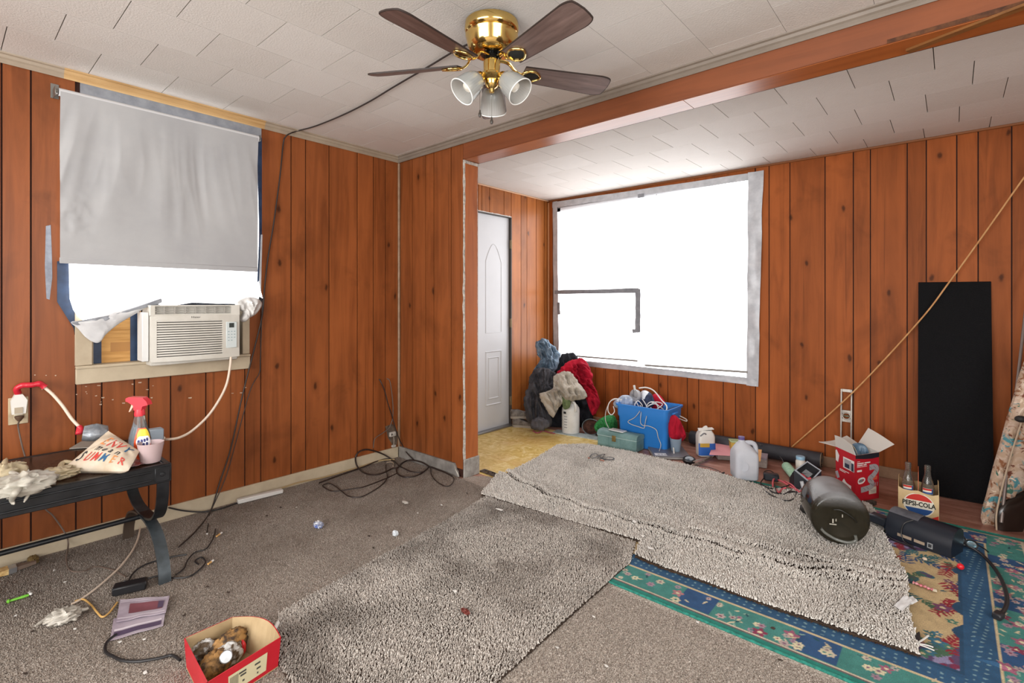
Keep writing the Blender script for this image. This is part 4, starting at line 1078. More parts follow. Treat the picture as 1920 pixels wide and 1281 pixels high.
MB().box(((RX0 + RX1) / 2, (RY0 + RY1) / 2, 0.0115), (RX1 - RX0, RY1 - RY0, 0.005)).build('backing', BACK, rug, 0)
ep = [Vector((x, RY0, 0.0125)) for x in np.linspace(RX0, RX1, 40)]
BIND = M('teal_binding', '#2f8a7a', 0.9, col2='#1f5f55', vs_=90)
MB().tube(ep, 0.0055, 8).build('bound_edge', BIND, rug)
MB().tube([(x, RY1, 0.0125) for x in np.linspace(RX0, RX1, 40)], 0.0055, 8).build('bound_edge', BIND, rug)
# light shag over the rug
s2poly = [(1.085, -0.175), (0.93, 0.12), (0.94, 0.28), (0.90, 0.60), (0.805, 1.02), (0.97, 1.20), (1.35, 1.235), (2.037, 1.195), (2.40, 1.105), (2.65, 1.24), (2.93, 1.23), (3.00, 1.0), (3.035, 0.80), (3.10, 0.55), (3.15, 0.33), (3.165, 0.1), (3.215, -0.215), (3.03, -0.232), (2.77, -0.25), (2.52, -0.243), (2.30, -0.252), (2.165, -0.235), (2.12, -0.09), (1.7, -0.125)]
sh2 = thing('shag_carpet', 'large light grey shag carpet spread over the floral rug toward the far wall', 'carpet', (2.1, 0.5, 0.017))
slab(s2poly, 0.0172, 0.024, BACK, sh2)
def seamd(P):
    x, y = P[:, 0], P[:, 1]
    y1 = np.interp(x, [0.95, 1.05, 1.4, 1.71, 2.07, 2.45, 2.75, 2.9, 3.16], [0.20, 0.15, 0.07, 0.054, 0.058, 0.086, 0.10, 0.20, 0.285])
    y2 = np.interp(x, [2.2, 2.55, 2.9, 3.16], [0.22, 0.23, 0.30, 0.40])
    return np.minimum(np.abs(y - y1 + 0.012 * np.sin(x * 23)), np.where(x > 2.25, np.abs(y - y2 + 0.01 * np.sin(x * 31)) * 2.2, 9)) + 0.03 * np.clip(fbm(x, y, 7, 51, 3) - 0.42, 0, 1)
def z2(x, y):
    d = seamd(np.stack([x, y], 1))
    return 0.0225 + 0.010 * fbm(x, y, 2.5, 15) + 0.016 * np.exp(-((d - 0.035) / 0.03) ** 2) - 0.012 * np.exp(-(d / 0.012) ** 2)
tufts(s2poly, z2, 0.0072, 0.0105, 0.0078, SH2, sh2, lean=0.65, keep=lambda P: seamd(P) > 0.008 * rng.random(len(P)) * 2, hf=lambda P: 0.45 + 0.55 * np.clip(seamd(P) / 0.03, 0, 1))
# brown fringe of backing threads along its front edge
fr = MB()
for i in range(420):
    t = R_.random(); k = R_.randrange(5); P4 = [(3.215, -0.215), (3.03, -0.232), (2.77, -0.25), (2.52, -0.243), (2.30, -0.252), (2.165, -0.235)]
    a, b = P4[k], P4[k + 1]; x, y = a[0] + (b[0] - a[0]) * t, a[1] + (b[1] - a[1]) * t
    fr.tube([(x, y + 0.004, 0.021), (x + R_.uniform(-.01, .01), y - R_.uniform(0.004, 0.014), 0.0185 + R_.uniform(0, .004))], 0.0009, 4)
o = fr.build('fringe', M('brown_fringe', '#5b4026', 0.95, col2='#3a2a1b', vs_=40), sh2, 0); o['kind'] = 'stuff'
# broken threshold strip by the partition
q = fl(906, 883, 0.006); e = fl(943, 897, 0.006)
mb = MB(); d = (e - q); s_ = Vector((-d.y, d.x, 0)).normalized()
for o_, w_ in ((-0.018, 0.010), (0.018, 0.008)): mb.prism([q + s_ * (o_ - w_), q + s_ * (o_ + w_), e + s_ * (o_ + w_), e + s_ * (o_ - w_)], (0, 0, 0.006))
for t in (0.02, 0.38, 0.55, 0.93): c_ = q.lerp(e, t); mb.box((c_.x, c_.y, 0.009), (0.03, 0.05, 0.006))
solo(mb, 'threshold_strip', M('rusty_metal', '#5d4d40', 0.6, 0.3, col2='#3b3029', vs_=40), 'broken dark threshold strip on the floor beside the partition end', 'threshold')
# ================================================================== black table by the left wall
TB = M('black_iron', '#17181a', 0.38, metal=0.3, col2='#26272a', vs_=14)
TBW = M('worn_iron', '#4d5459', 0.42, metal=0.4, col2='#33383b', vs_=10)
TZ, TX0, TX1, TYR = 0.52, 0.115, 0.724, -1.735
TYL = -2.95
table = thing('side_table', 'low black metal table with glass top and curved legs below the left window', 'table', ((TX0 + TX1) / 2, -2.3, 0.009))
def gl():
    m, nt, b = newmat('dirty_glass_top'); v = coords(nt)
    n = ntex(nt, v, 6, 5, 0.65)
    b.inputs['Base Color'].default_value = lin('#3a2a20'); b.inputs['Roughness'].default_value = 0.12; b.inputs['Alpha'].default_value = 0.72; b.inputs['Specular IOR Level'].default_value = 0.8
    r = ramp(nt, n, [(0.4, (0.06, 0.06, 0.06)), (0.7, (0.4, 0.4, 0.4))]); nt.links.new(r, b.inputs['Roughness']); return m
MB().box(((TX0 + TX1) / 2, (TYL + TYR) / 2, TZ - 0.006), (TX1 - TX0 - 0.05, TYR - TYL - 0.05, 0.008)).build('glass_top', gl(), table, 0)
for nm, c, d in (('front_rail', (TX1 - 0.012, (TYL + TYR) / 2, TZ - 0.039), (0.024, TYR - TYL, 0.078)), ('back_rail', (TX0 + 0.012, (TYL + TYR) / 2, TZ - 0.039), (0.024, TYR - TYL, 0.078)),
                 ('end_rail', ((TX0 + TX1) / 2, TYR - 0.012, TZ - 0.039), (TX1 - TX0 - 0.048, 0.024, 0.078)), ('end_rail', ((TX0 + TX1) / 2, TYL + 0.012, TZ - 0.039), (TX1 - TX0 - 0.048, 0.024, 0.078))):
    o = MB().box(c, d, bev=0.003).build(nm, TB, table)
    if nm == 'front_rail':
        for z in (TZ - 0.022, TZ - 0.058): MB().tube([(TX1 + 0.001, TYL + 0.05, z), (TX1 + 0.001, TYR - 0.075, z)], 0.004, 8).build('moulding', TB, o)
        MB().box((TX1 + 0.001, TYR - 0.035, TZ - 0.04), (0.006, 0.055, 0.06), bev=0.002).lathe([(0, 0.003), (0.011, 0.003), (0.008, 0.008), (0, 0.009)], 14, aim((TX1, TYR - 0.035, TZ - 0.04), (1, 0, 0))).build('corner_block', TB, o)
def flat_bar(pts, w, t, mat, name):
    """flat steel bar: width w along y, thickness t in the x-z plane"""
    P = smooth(pts, 8); mb = MB(); vs_ = []; fs = []; n = len(P)
    for i in range(n):
        d = (P[min(i + 1, n - 1)] - P[max(i - 1, 0)]).normalized(); nn = Vector((-d.z, 0, d.x))
        for sy, sn in ((-1, -1), (1, -1), (1, 1), (-1, 1)): vs_.append(P[i] + Vector((0, sy * w / 2, 0)) + nn * sn * t / 2)
    for i in range(n - 1):
        for k in range(4): fs.append((i * 4 + k, i * 4 + (k + 1) % 4, i * 4 + 4 + (k + 1) % 4, i * 4 + 4 + k))
    fs += [(3, 2, 1, 0), tuple((n - 1) * 4 + k for k in range(4))]
    return mb.add(vs_, fs).build(name, mat, table, 30)
for yy in (TYR - 0.030, TYL + 0.03):
    flat_bar([(0.715, yy, 0.45), (0.708, yy, 0.38), (0.68, yy, 0.31), (0.62, yy, 0.262), (0.53, yy, 0.238), (0.42, yy, 0.232)], 0.045, 0.010, TB, 'leg')
    flat_bar([(0.125, yy, 0.45), (0.14, yy, 0.36), (0.20, yy, 0.28), (0.30, yy, 0.240), (0.42, yy, 0.232)], 0.045, 0.010, TBW, 'leg')
    flat_bar([(0.40, yy + .001, 0.219), (0.52, yy + .001, 0.215), (0.62, yy + .001, 0.188), (0.69, yy + .001, 0.13), (0.73, yy + .001, 0.06), (0.738, yy + .001, 0.011)], 0.045, 0.010, TBW, 'leg')
    flat_bar([(0.43, yy + .001, 0.219), (0.32, yy + .001, 0.21), (0.20, yy + .001, 0.17), (0.13, yy + .001, 0.09), (0.108, yy + .001, 0.011)], 0.045, 0.010, M('rusty_leg', '#4f4238', 0.6, 0.2), 'leg')
MB().tube([(0.42, TYL + 0.03, 0.214), (0.42, TYR - 0.035, 0.214)], 0.011, 12).build('stretcher', TB, table)

# ---- things on the table (top at TZ)
def tp_(u, v, dz=0.0): return fl(u, v, TZ + dz)
# printed cream bag
A, B, C, D_ = tp_(112, 884, .012), tp_(240, 884, .012), tp_(262, 846, .06), tp_(203, 808, .135)
bagm = M('cream_canvas', '#d2c6b5', 0.85, col2='#b9a68d', vs_=7)
bag = thing('canvas_bag', 'crumpled cream bag with red and blue hand lettering lying on the black table', 'bag', (A + B + C + D_) / 4 - Vector((0, 0, 0.04)))
nb = (B - A).cross(D_ - A).normalized()
if nb.z < 0: nb = -nb
def bagf(u, v, off=0.0):
    p = (A.lerp(B, u)).lerp(D_.lerp(C, u), v)
    bul = 0.035 * math.sin(PI * min(max(u, 0), 1)) ** 0.7 * math.sin(PI * min(max(v, 0), 1)) ** 0.7
    edge = min(u, 1 - u, v, 1 - v)
    return p + nb * (bul + off + 0.010 * (fold(Vector((u * 1.1, v * 0.8, 0)), 4, 3.2) - 0.4) * min(1, edge * 8 + 0.2))
def bagside(u, v):
    p = bagf(u, v); q = (A.lerp(B, u)).lerp(D_.lerp(C, u), v)
    e = math.sin(PI * u) ** 0.5 * math.sin(PI * v) ** 0.5
    return Vector((q.x - 0.012 * e, q.y, max(TZ + 0.001, q.z - 0.06 * e)))
mb = MB().grid(lambda u, v: bagf(u, v), 30, 24).grid(bagside, 30, 24)
n31 = 31; o2 = n31 * 25
rim = [i for i in range(31)] + [j * 31 + 30 for j in range(1, 25)] + [24 * 31 + i for i in range(29, -1, -1)] + [j * 31 for j in range(23, 0, -1)]
for a_, b_ in zip(rim, rim[1:] + rim[:1]): mb.f.append((b_, a_, a_ + o2, b_ + o2)); mb.m.append(0)
mb.build('cloth', bagm, bag, 70)
INK = {'r': M('ink_red', '#c4473f', 0.8), 'b': M('ink_blue', '#2f5a80', 0.8), 'k': M('ink_black', '#2a2a2e', 0.8), 'o': M('ink_orange', '#d98a55', 0.8), 't': M('ink_teal', '#3a7f9a', 0.8)}
def bagtext(txt, cols, u0, u1, v, hgt, sh_=0.25, w=1.0):
    for k, ch in enumerate(txt):
        uc = u0 + (u1 - u0) * (k + 0.5) / len(txt)
        def fn(p, uc=uc): return bagf(uc + p.x * hgt * 0.62 * w, v + p.y * hgt, 0.0022)
        lettering(ch, 1.3, None, INK[cols[k % len(cols)]], bag, fn=fn, shear=sh_, bold=0.015)
bagtext('ENVY', 'orrb', 0.22, 0.90, 0.75, 0.27)
bagtext('mean', 'k', 0.28, 0.78, 0.53, 0.17, 0.5)
bagtext('SUMMER', 'krrbor', 0.08, 0.92, 0.29, 0.25, 0.25, 0.72)
# spray bottle
sp = tp_(262, 862)
spray = thing('spray_bottle', 'clear spray bottle with red trigger head and orange label on the black table', 'spray bottle', (sp.x, sp.y, TZ))
XB = T(sp.x, sp.y, TZ) @ Matrix(((SR.x, SV.x, 0, 0), (SR.y, SV.y, 0, 0), (0, 0, 1, 0), (0, 0, 0, 1)))
CLEAR = M('clear_plastic', '#e9edf0', 0.08, trans=0.92, ior=1.25)
MB().lathe([(0.0, 0.0), (0.046, 0.0), (0.049, 0.006), (0.050, 0.05), (0.047, 0.095), (0.040, 0.125), (0.031, 0.155), (0.024, 0.185), (0.021, 0.20), (0.0, 0.20)], 32, XB, sx=1.0, sy=0.62).build('bottle', CLEAR, spray, 40)
RED = M('red_plastic', '#d63a46', 0.35, spec=0.5)
h = MB().lathe([(0.0, 0.196), (0.020, 0.196), (0.021, 0.205), (0.0185, 0.226), (0.0, 0.226)], 24, XB)
prof = [(-0.052, 0.262), (-0.052, 0.275), (-0.040, 0.281), (0.022, 0.279), (0.040, 0.262), (0.046, 0.246), (0.022, 0.240), (0.016, 0.222), (-0.016, 0.222), (-0.020, 0.244), (-0.044, 0.260)]
h.prism([XB @ Vector((x, -0.015, z)) for x, z in prof], (XB.to_3x3() @ Vector((0, 0.03, 0))))
h.build('spray_head', RED, spray, 30)
MB().prism([XB @ Vector((x, -0.006, z)) for x, z in [(-0.030, 0.256), (-0.022, 0.252), (-0.026, 0.236), (-0.040, 0.215), (-0.045, 0.214), (-0.036, 0.236)]], (XB.to_3x3() @ Vector((0, 0.012, 0)))).build('trigger', M('trigger_pink', '#e2b9a5', 0.4), spray, 0)
def lab(xs, z0, z1, mat, off, nm='label'):
    def f(u, v):
        a0, a1 = xs; z = z0 + (z1 - z0) * v; a = a0 + (a1 - a0) * u; r = 0.0505 - 0.010 * max(0, (z - 0.05) / 0.075) ** 2
        k = math.sin(PI * (0.12 + 0.76 * v)) ** 0.5
        am = (a0 + a1) / 2; a = am + (a - am) * k
        return XB @ Vector(((r + off) * math.cos(a), (r + off) * 0.62 * math.sin(a) - 0.0006, z))
    return MB().grid(f, 14, 14).build(nm, mat, spray, 60)
lab((-PI * 0.52, -0.02), 0.008, 0.145, M('label_orange', '#e4572d', 0.4), 0.0006)
lab((-PI * 0.44, -0.06), 0.080, 0.140, M('label_yellow', '#e6cf3e', 0.4), 0.0012)
lab((-PI * 0.46, -0.05), 0.040, 0.060, M('label_green', '#6fb040', 0.4), 0.0014)
lab((-PI * 0.46, -0.05), 0.062, 0.110, M('label_white', '#e9e8ee', 0.4), 0.0016)
for kk, (a0, z0) in enumerate(((-1.2, 0.088), (-0.95, 0.09), (-0.7, 0.092), (-0.45, 0.095), (-1.1, 0.072), (-0.8, 0.074), (-0.5, 0.076))):
    lab((a0 - 0.13, a0 + 0.08), z0 - 0.007, z0 + 0.007, M('label_navy', '#2b2f6b', 0.4), 0.0022, 'print')
MB().tube([XB @ Vector((0.006, 0, 0.012)), XB @ Vector((0.0, 0, 0.19))], 0.002, 6).build('dip_tube', M('tube_white', '#dcdcdc', 0.4), spray)
# grey box and cup
gpos = tp_(288, 836)
solo(MB().box((gpos.x, gpos.y, TZ + 0.0555), (0.05, 0.075, 0.055), T(0, 0, 0), 0.004).box((gpos.x, gpos.y, TZ + 0.014), (0.052, 0.077, 0.027), None, 0.004), 'adapter_box', M('grey_blue_plastic', '#8f9aa5', 0.5), 'grey plastic plug box behind the spray bottle on the black table', 'plug box')
cpz = tp_(297, 868)
FROSTP = M('pink_frosted_plastic', '#dcc3c4', 0.35, trans=0.35, ior=1.2)
cup = MB().lathe([(0.0, 0.002), (0.033, 0.002), (0.036, 0.004), (0.050, 0.088), (0.0485, 0.088), (0.0345, 0.006), (0.0, 0.005)], 36, T(cpz.x - 0.035, cpz.y - 0.02, TZ), cap=False)
solo(cup, 'plastic_cup', FROSTP, 'pinkish translucent plastic cup on the right corner of the black table', 'cup')
# clear packaging tray under the bottle
q = [tp_(228, 882, .002), tp_(285, 868, .002), tp_(283, 852, .002), tp_(240, 858, .002)]
mb = MB().grid(lambda u, v: q[0].lerp(q[1], u).lerp(q[3].lerp(q[2], u), v) + Vector((0, 0, 0.004 + 0.012 * abs(noise.noise(Vector((u * 4, v * 3, 1)))))), 16, 10, thick=0.002)
solo(mb, 'packaging', M('silver_packaging', '#b9bdc4', 0.2, metal=0.5, col2='#b8605a', vs_=16), 'silver plastic packaging lying in front of the spray bottle', 'packaging')
q = [tp_(130, 842, .001), tp_(205, 838, .001), tp_(215, 822, .001), tp_(160, 824, .001)]
solo(MB().prism(q, (0, 0, 0.003)), 'paper_sheet', M('grey_paper', '#9a948b', 0.8), 'dull grey paper under the taped plug at the back of the table', 'paper', ang=0)
# latex gloves
LATEX = M('latex', '#c2b496', 0.4, col2='#ab9d80', vs_=14, alpha=0.93, spec=0.4)
LATEXW = M('latex_white', '#bdb8ad', 0.35, col2='#a9a498', vs_=14, alpha=0.9, spec=0.4)
def glove(label, c, r, fingers, mat, seed, group=None, floor_=None):
    g = thing('latex_glove', label, 'glove', (c[0], c[1], floor_ if floor_ is not None else c[2] - r[2]), group)
    crumple_mb(Vector(c), r, seed, 0.55, 2.0, 36, 22, floor=floor_).build('palm', mat, g, 80)
    for f in fingers:
        P = smooth(f, 6); n = len(P)
        MB().tube(P, [0.010 * (0.9 + 0.25 * math.sin(5 * i / n)) * (1 if i < n - 2 else 0.55) for i in range(n)], 10, flat=(1.0, 0.7)).build('finger', mat, g, 80)
    return g
c0 = tp_(45, 908, .03); fz = TZ + 0.001
glove('crumpled cream latex glove with two fingers drooping over the table front edge', c0, (0.075, 0.085, 0.040),
      [[c0 + Vector((0.03, -.01, 0.0)), tp_(28, 925, .03), wx(22, 938, TX1 + 0.012), wx(27, 946, TX1 + 0.012)], [c0 + Vector((0.03, .05, 0.0)), tp_(58, 912, .03), wx(54, 925, TX1 + 0.014), wx(45, 942, TX1 + 0.012)], [c0 + Vector((0, -.02, .02)), tp_(10, 890, .05), tp_(-10, 884, .05)], [c0, tp_(30, 890, .06), tp_(8, 882, .07)], [c0, tp_(60, 893, .045), tp_(42, 884, .06)]], LATEXW, 2, floor_=fz)
c1 = tp_(110, 888, .02)
glove('pale yellow crumpled latex glove beside the lettered bag on the table', c1, (0.045, 0.06, 0.024), [[c1, tp_(125, 875, .03), tp_(148, 877, .025)], [c1, tp_(132, 880, .022), tp_(150, 886, .015)], [c1, tp_(95, 880, .03), tp_(82, 885, .03)], [c1, tp_(118, 868, .03), tp_(140, 868, .035)]], LATEX, 9, floor_=fz)
c2 = tp_(12, 896, .035)
glove('cream latex glove crumpled at the left end of the table', c2, (0.07, 0.06, 0.05), [[c2, tp_(30, 872, .06), tp_(50, 868, .06)], [c2, tp_(8, 872, .07), tp_(12, 860, .08)], [c2, tp_(-10, 890, .05), tp_(-25, 900, .04)]], LATEX, 5, floor_=fz)
# ---- outlet, adapters and cords
o_ = wx(33, 768, 0.0)
outl = thing('wall_outlet', 'beige wall outlet plate with plugs on the left wall', 'outlet', (0.0, o_.y, 0.66))
yl, yr = wx(15, 770).y, wx(53, 770).y
MB().box((0.003, (yl + yr) / 2, 0.715), (0.006, yr - yl, 0.125), bev=0.002).build('plate', M('beige_plate', '#bfae8f', 0.5, col2='#a8957a', vs_=20), outl)
MB().box((0.008, (yl + yr) / 2, 0.715), (0.004, 0.034, 0.075), bev=0.003).build('receptacle', M('receptacle', '#cfc2a8', 0.4), outl)
pl = MB().prism([(0.008, (yl + yr) / 2 + a_, z) for a_, z in [(-0.024, 0.705), (0.022, 0.705), (0.028, 0.765), (0.012, 0.795), (-0.014, 0.795), (-0.028, 0.765)]], (0.034, 0, 0))
plug = thing('plug_adapter', 'white plug adapter in the wall outlet wrapped at its top with red tape', 'plug', (0.04, (yl + yr) / 2, 0.70))
pl.build('body', M('plug_white', '#d9d6d0', 0.35), plug, 0)
MB().box((0.043, (yl + yr) / 2 - 0.002, 0.722), (0.004, 0.028, 0.028)).build('face', M('plug_face', '#a89a86', 0.4), plug, 0)
bp = MB().lathe([(0.0, 0), (0.006, 0), (0.016, 0.016), (0.017, 0.024), (0.0, 0.026)], 14, T(0.042, (yl + yr) / 2, 0.672))
pc = [Vector((0.042, (yl + yr) / 2, 0.672))] + [wx(u, v, 0.03) for u, v in [(34, 800), (40, 830), (46, 853)]] + [wx(u, v, 0.055) for u, v in [(60, 900), (82, 950), (100, 968)]] + [wx(u, v, 0.035) for u, v in [(122, 1000), (128, 1020)]] + [fl(u, v, 0.013) for u, v in [(124, 1050), (132, 1070), (155, 1072), (180, 1063), (210, 1069), (236, 1082)]]
cd_ = thing('power_cable', 'brown power cord with plug hanging from the wall outlet behind the table', 'cable', (0.042, (yl + yr) / 2, 0.60))
bp.build('plug', M('brown_plug', '#5a4638', 0.45), cd_)
MB().tube(smooth(pc, 8), 0.0033, 8).build('wire', M('brown_wire', '#7a6a60', 0.5, col2='#54463e', vs_=8), cd_)
WH = M('ivory_cord', '#d8c6b4', 0.45); RT = M('red_tape', '#c02636', 0.3)
w1 = [wx(84, 727, 0.06), wx(100, 741, 0.075), wx(118, 762, 0.10), wx(134, 785, 0.13), wx(148, 800, 0.16)]
rc = thing('power_cable', 'thick ivory cord with red tape wrapped ends joining the wall plug to the table', 'cable', (0.10, w1[2].y, 0.60))
MB().tube(smooth(w1, 8), 0.0068, 12).build('wire', WH, rc)
tw = smooth([wx(34, 738, 0.028), wx(32, 729, 0.04), wx(42, 723, 0.05), wx(60, 722, 0.06), wx(74, 720, 0.06), wx(84, 726, 0.06)], 6)
MB().tube(tw, [0.012 + 0.006 * abs(noise.noise(p * 60)) for p in tw], 12).build('red_tape', RT, rc, 60)
MB().tube(smooth([w1[-1], wx(152, 806, 0.17), wx(147, 813, 0.175), wx(150, 800, 0.16)], 4), 0.012, 10).build('red_tape', RT, rc, 60)
a_, b_ = wx(155, 812, 0.18), wx(200, 812, 0.2)
X_ = aim(a_, b_ - a_); L_ = (b_ - a_).length
lump = MB().lathe([(0.0, 0.0), (0.030, 0.002), (0.034, 0.03), (0.037, L_ * 0.5), (0.030, L_), (0.0, L_ + 0.01)], 26, X_, sx=1.0, sy=1.1, wob=lambda a, j: 0.10 * math.sin(3 * a + j * 1.3) + 0.06 * math.sin(7 * a + j))
solo(lump, 'taped_plug', M('grey_tape_wrap', '#a7a9ad', 0.35, metal=0.3, col2='#767b82', vs_=22, bmp=0.5, bs_=40), 'plug bundle wrapped in grey duct tape behind the lettered bag', 'plug', ang=70)
w2 = [wx(433, 670, 0.135), wx(431, 690, 0.15), wx(425, 720, 0.15), wx(412, 748, 0.16), wx(390, 780, 0.17), wx(360, 808, 0.18), wx(335, 821, 0.2), wx(312, 824, 0.215), Vector((gpos.x, gpos.y + 0.042, TZ + 0.030))]
cable('power_cable', 'thick ivory power cord drooping from the air conditioner to the table', w2, 0.0066, WH, 'cable', seg=12)
# ================================================================== floor on the left
CZ = 0.0135                                     # top of the carpet pile
# open red shoebox with shells and driftwood
KR = M('box_red', '#c3202f', 0.35, spec=0.5, var=0.12, vs_=8); KRAFT = M('box_kraft', '#b39c78', 0.8, col2='#a28a66', vs_=8)
zt_ = CZ + 0.098
L_, B_, R2, = fl(345, 1197, zt_), fl(436, 1157, zt_), fl(527, 1195, zt_)
F_ = fl(388, 1281, zt_)
cen = (L_ + R2 + B_ + F_) / 4
box = thing('shoebox', 'open red shoebox full of shells and driftwood on the carpet', 'box', (cen.x, cen.y, CZ))
def wall_(P, Q, nm, flare=0.0, bow_=0.0, top=None):
    b0, b1 = P.lerp(cen, 0.06), Q.lerp(cen, 0.06)
    out = ((P + Q) / 2 - cen); out.z = 0; out.normalize(); n = 10; mb = MB()
    vi = []; th = 0.003
    for off in (0, th):
        for i in range(n + 1):
            t = i / n; bo = out * (bow_ * math.sin(PI * t))
            lo = b0.lerp(b1, t) - out * off; hi = P.lerp(Q, t) + bo + out * flare * math.sin(PI * t) - out * off
            hi.z += (0.012 * math.sin(PI * t) if bow_ else 0); vi += [Vector((lo.x, lo.y, CZ)), hi]
    m_ = []; w = 2 * (n + 1)
    for i in range(n):
        mb.add([], []);
        a = 2 * i
        mb.f.append((a, a + 2, a + 3, a + 1)); mb.m.append(0)
        mb.f.append((w + a + 1, w + a + 3, w + a + 2, w + a)); mb.m.append(1)
        mb.f.append((a + 1, a + 3, w + a + 3, w + a + 1)); mb.m.append(0)
    mb.v = [tuple(p) for p in vi]
    return mb.build(nm, [KR, KRAFT], box, 0)
wall_(L_, B_, 'side_wall'); wall_(B_, R2, 'end_wall', bow_=0.03); fw = wall_(R2, F_, 'side_wall'); wall_(F_, L_, 'end_wall')
Fb = [p.lerp(cen, 0.05) for p in (L_, B_, R2, F_)]
MB().prism([(p.x, p.y, CZ) for p in Fb], (0, 0, 0.003)).build('base_panel', KRAFT, box, 0)
# cream size label on the long side facing the room
out = (R2 + F_) / 2 - cen; out.z = 0; out.normalize()
def onside(s_, t, off=0.0015):
    lo = R2.lerp(cen, 0.06).lerp(F_.lerp(cen, 0.06), s_); lo.z = CZ; hi = R2.lerp(F_, s_); return lo.lerp(hi, t) + out * off
lb = MB().prism([onside(0.20, 0.18), onside(0.74, 0.18), onside(0.74, 0.78), onside(0.20, 0.78)], out * 0.0006).build('sticker', M('cream_label', '#cfc6a2', 0.6), box, 0)
pm = M('print_dark', '#4a4a44', 0.7)
mb = MB()
for k, (s0, s1, t) in enumerate(((0.30, 0.38, 0.62), (0.29, 0.35, 0.45), (0.50, 0.60, 0.66), (0.50, 0.58, 0.56), (0.52, 0.55, 0.36), (0.32, 0.34, 0.30))):
    mb.prism([onside(s0, t - 0.03, 0.0024), onside(s1, t - 0.03, 0.0024), onside(s1, t + 0.03, 0.0024), onside(s0, t + 0.03, 0.0024)], out * 0.0003)
for k in range(9): s0 = 0.61 + k * 0.013; mb.prism([onside(s0, 0.24, 0.0024), onside(s0 + 0.005, 0.24, 0.0024), onside(s0 + 0.005, 0.70, 0.0024), onside(s0, 0.70, 0.0024)], out * 0.0003)
o = mb.build('print', pm, lb, 0); o['kind'] = 'stuff'
SHELL = M('shell_brown', '#a27a48', 0.6, col2='#3b2b1e', vs_=28, sharp=0.6); SHELLW = M('shell_white', '#c9c9c8', 0.5, col2='#5b4a38', vs_=34, sharp=0.8)
def inbox(u, v, z): return fl(u, v, z)
bz = CZ + 0.004
items = [('seashell', 'whitish brown conch shell at the left end of the red shoebox', (384, 1219), (0.044, 0.030, 0.034), SHELLW, 1, 0.2),
         ('seashell', 'large golden ribbed shell at the front of the red shoebox', (404, 1243), (0.060, 0.040, 0.038), SHELL, 2, 0.9),
         ('seashell', 'grey white barnacled shell in the middle of the red shoebox', (428, 1225), (0.060, 0.036, 0.036), SHELLW, 3, 0.6),
         ('driftwood', 'tan and dark brown driftwood piece at the back of the red shoebox', (434, 1205), (0.075, 0.030, 0.045), SHELL, 4, 0.7),
         ('driftwood', 'dark knotted driftwood lump behind the left shell in the red shoebox', (402, 1216), (0.045, 0.028, 0.028), M('dark_drift', '#5a4028', 0.7, col2='#21170f', vs_=30), 5, 0.4)]
ax = (R2 - L_); 
for nm, lb_, (u, v), r, mt, sd, an in items:
    c = inbox(u, v, bz + r[2] * 1.1); c.z = bz + r[2]
    rot = Rz(math.atan2((B_ - L_).y, (B_ - L_).x) + (an - 0.5))
    m_ = MB().ball(c, r, 0, rot, 34, 22, lambda d, sd=sd: 0.26 * (fold(d, sd, 2.6) - 0.5) - 0.3 * max(0, d.x) ** 2)
    m_.v = [(p[0], p[1], max(p[2], bz)) for p in m_.v]
    solo(m_, nm, mt, lb_, 'shell' if nm == 'seashell' else 'driftwood', ang=60)
c = fl(424, 1232, bz + 0.075)
X_ = aim(c, -ray(424, 1232))
mb = MB().lathe([(0.0, 0.0), (0.018, 0.0), (0.0185, 0.003), (0.016, 0.005), (0.0, 0.004)], 24, X_)
solo(mb, 'silver_disc', M('silver_lid', '#b8bcc0', 0.3, 0.7), 'small silver disc lying on the shells in the red shoebox', 'disc')
c = fl(455, 1214, bz + 0.03)
solo(MB().ball(c, (0.016, 0.010, 0.026), seg=12, rings=8, fn=lambda d: 0.2 * noise.noise(d * 2)), 'red_tag', M('red_bit', '#c8262c', 0.4), 'bright red plastic scrap inside the right end of the shoebox', 'scrap')
# printed plastic sleeves
def sheet_item(name, label, cat, pts, z, mat, th=0.0012, wav=0.004, group=None, seed=0, nu=14, nv=10):
    q = [fl(u, v, z) for u, v in pts]
    def f(u, v): return q[0].lerp(q[1], u).lerp(q[3].lerp(q[2], u), v) + Vector((0, 0, th + wav * (0.5 + noise.noise(Vector((u * 2.5 + seed, v * 2.5, seed * 3))))))
    return solo(MB().grid(f, nu, nv, thick=th), name, mat, label, cat, group, 70)
SLEEVE = M('lilac_sleeve', '#b9aeb8', 0.2, col2='#9a8c98', vs_=6, spec=0.7)
s1 = thing('plastic_sleeve', 'clear lilac plastic sleeve with maroon print on top of another on the carpet', 'plastic sleeve', fl(268, 1150, CZ))
q = [fl(218, 1166, CZ + .012), fl(311, 1148, CZ + .012), fl(318, 1117, CZ + .012), fl(225, 1124, CZ + .012)]
def slf(u, v, o=0.0): return q[0].lerp(q[1], u).lerp(q[3].lerp(q[2], u), v) + Vector((0, 0, o + 0.004 * noise.noise(Vector((u * 3, v * 2, 4)))))
MB().grid(lambda u, v: slf(u, v), 18, 12, thick=0.002).build('sleeve', SLEEVE, s1, 60)
MB().grid(lambda u, v: slf(0.22 + 0.68 * u, 0.26 + 0.46 * v, 0.0012), 12, 8).build('print', M('maroon_print', '#83525a', 0.3, col2='#70434c', vs_=10), s1, 60)
MB().grid(lambda u, v: slf(0.80 + 0.11 * u, 0.30 + 0.40 * v, 0.002), 6, 5).build('print', M('plum_print', '#574a60', 0.3), s1, 60)
for vv in (0.08, 0.84, 0.92): MB().grid(lambda u, v: slf(0.02 + 0.95 * u, vv + 0.03 * v, 0.0016), 12, 2).build('seal_line', M('sleeve_line', '#d5ccd4', 0.25), s1, 60)
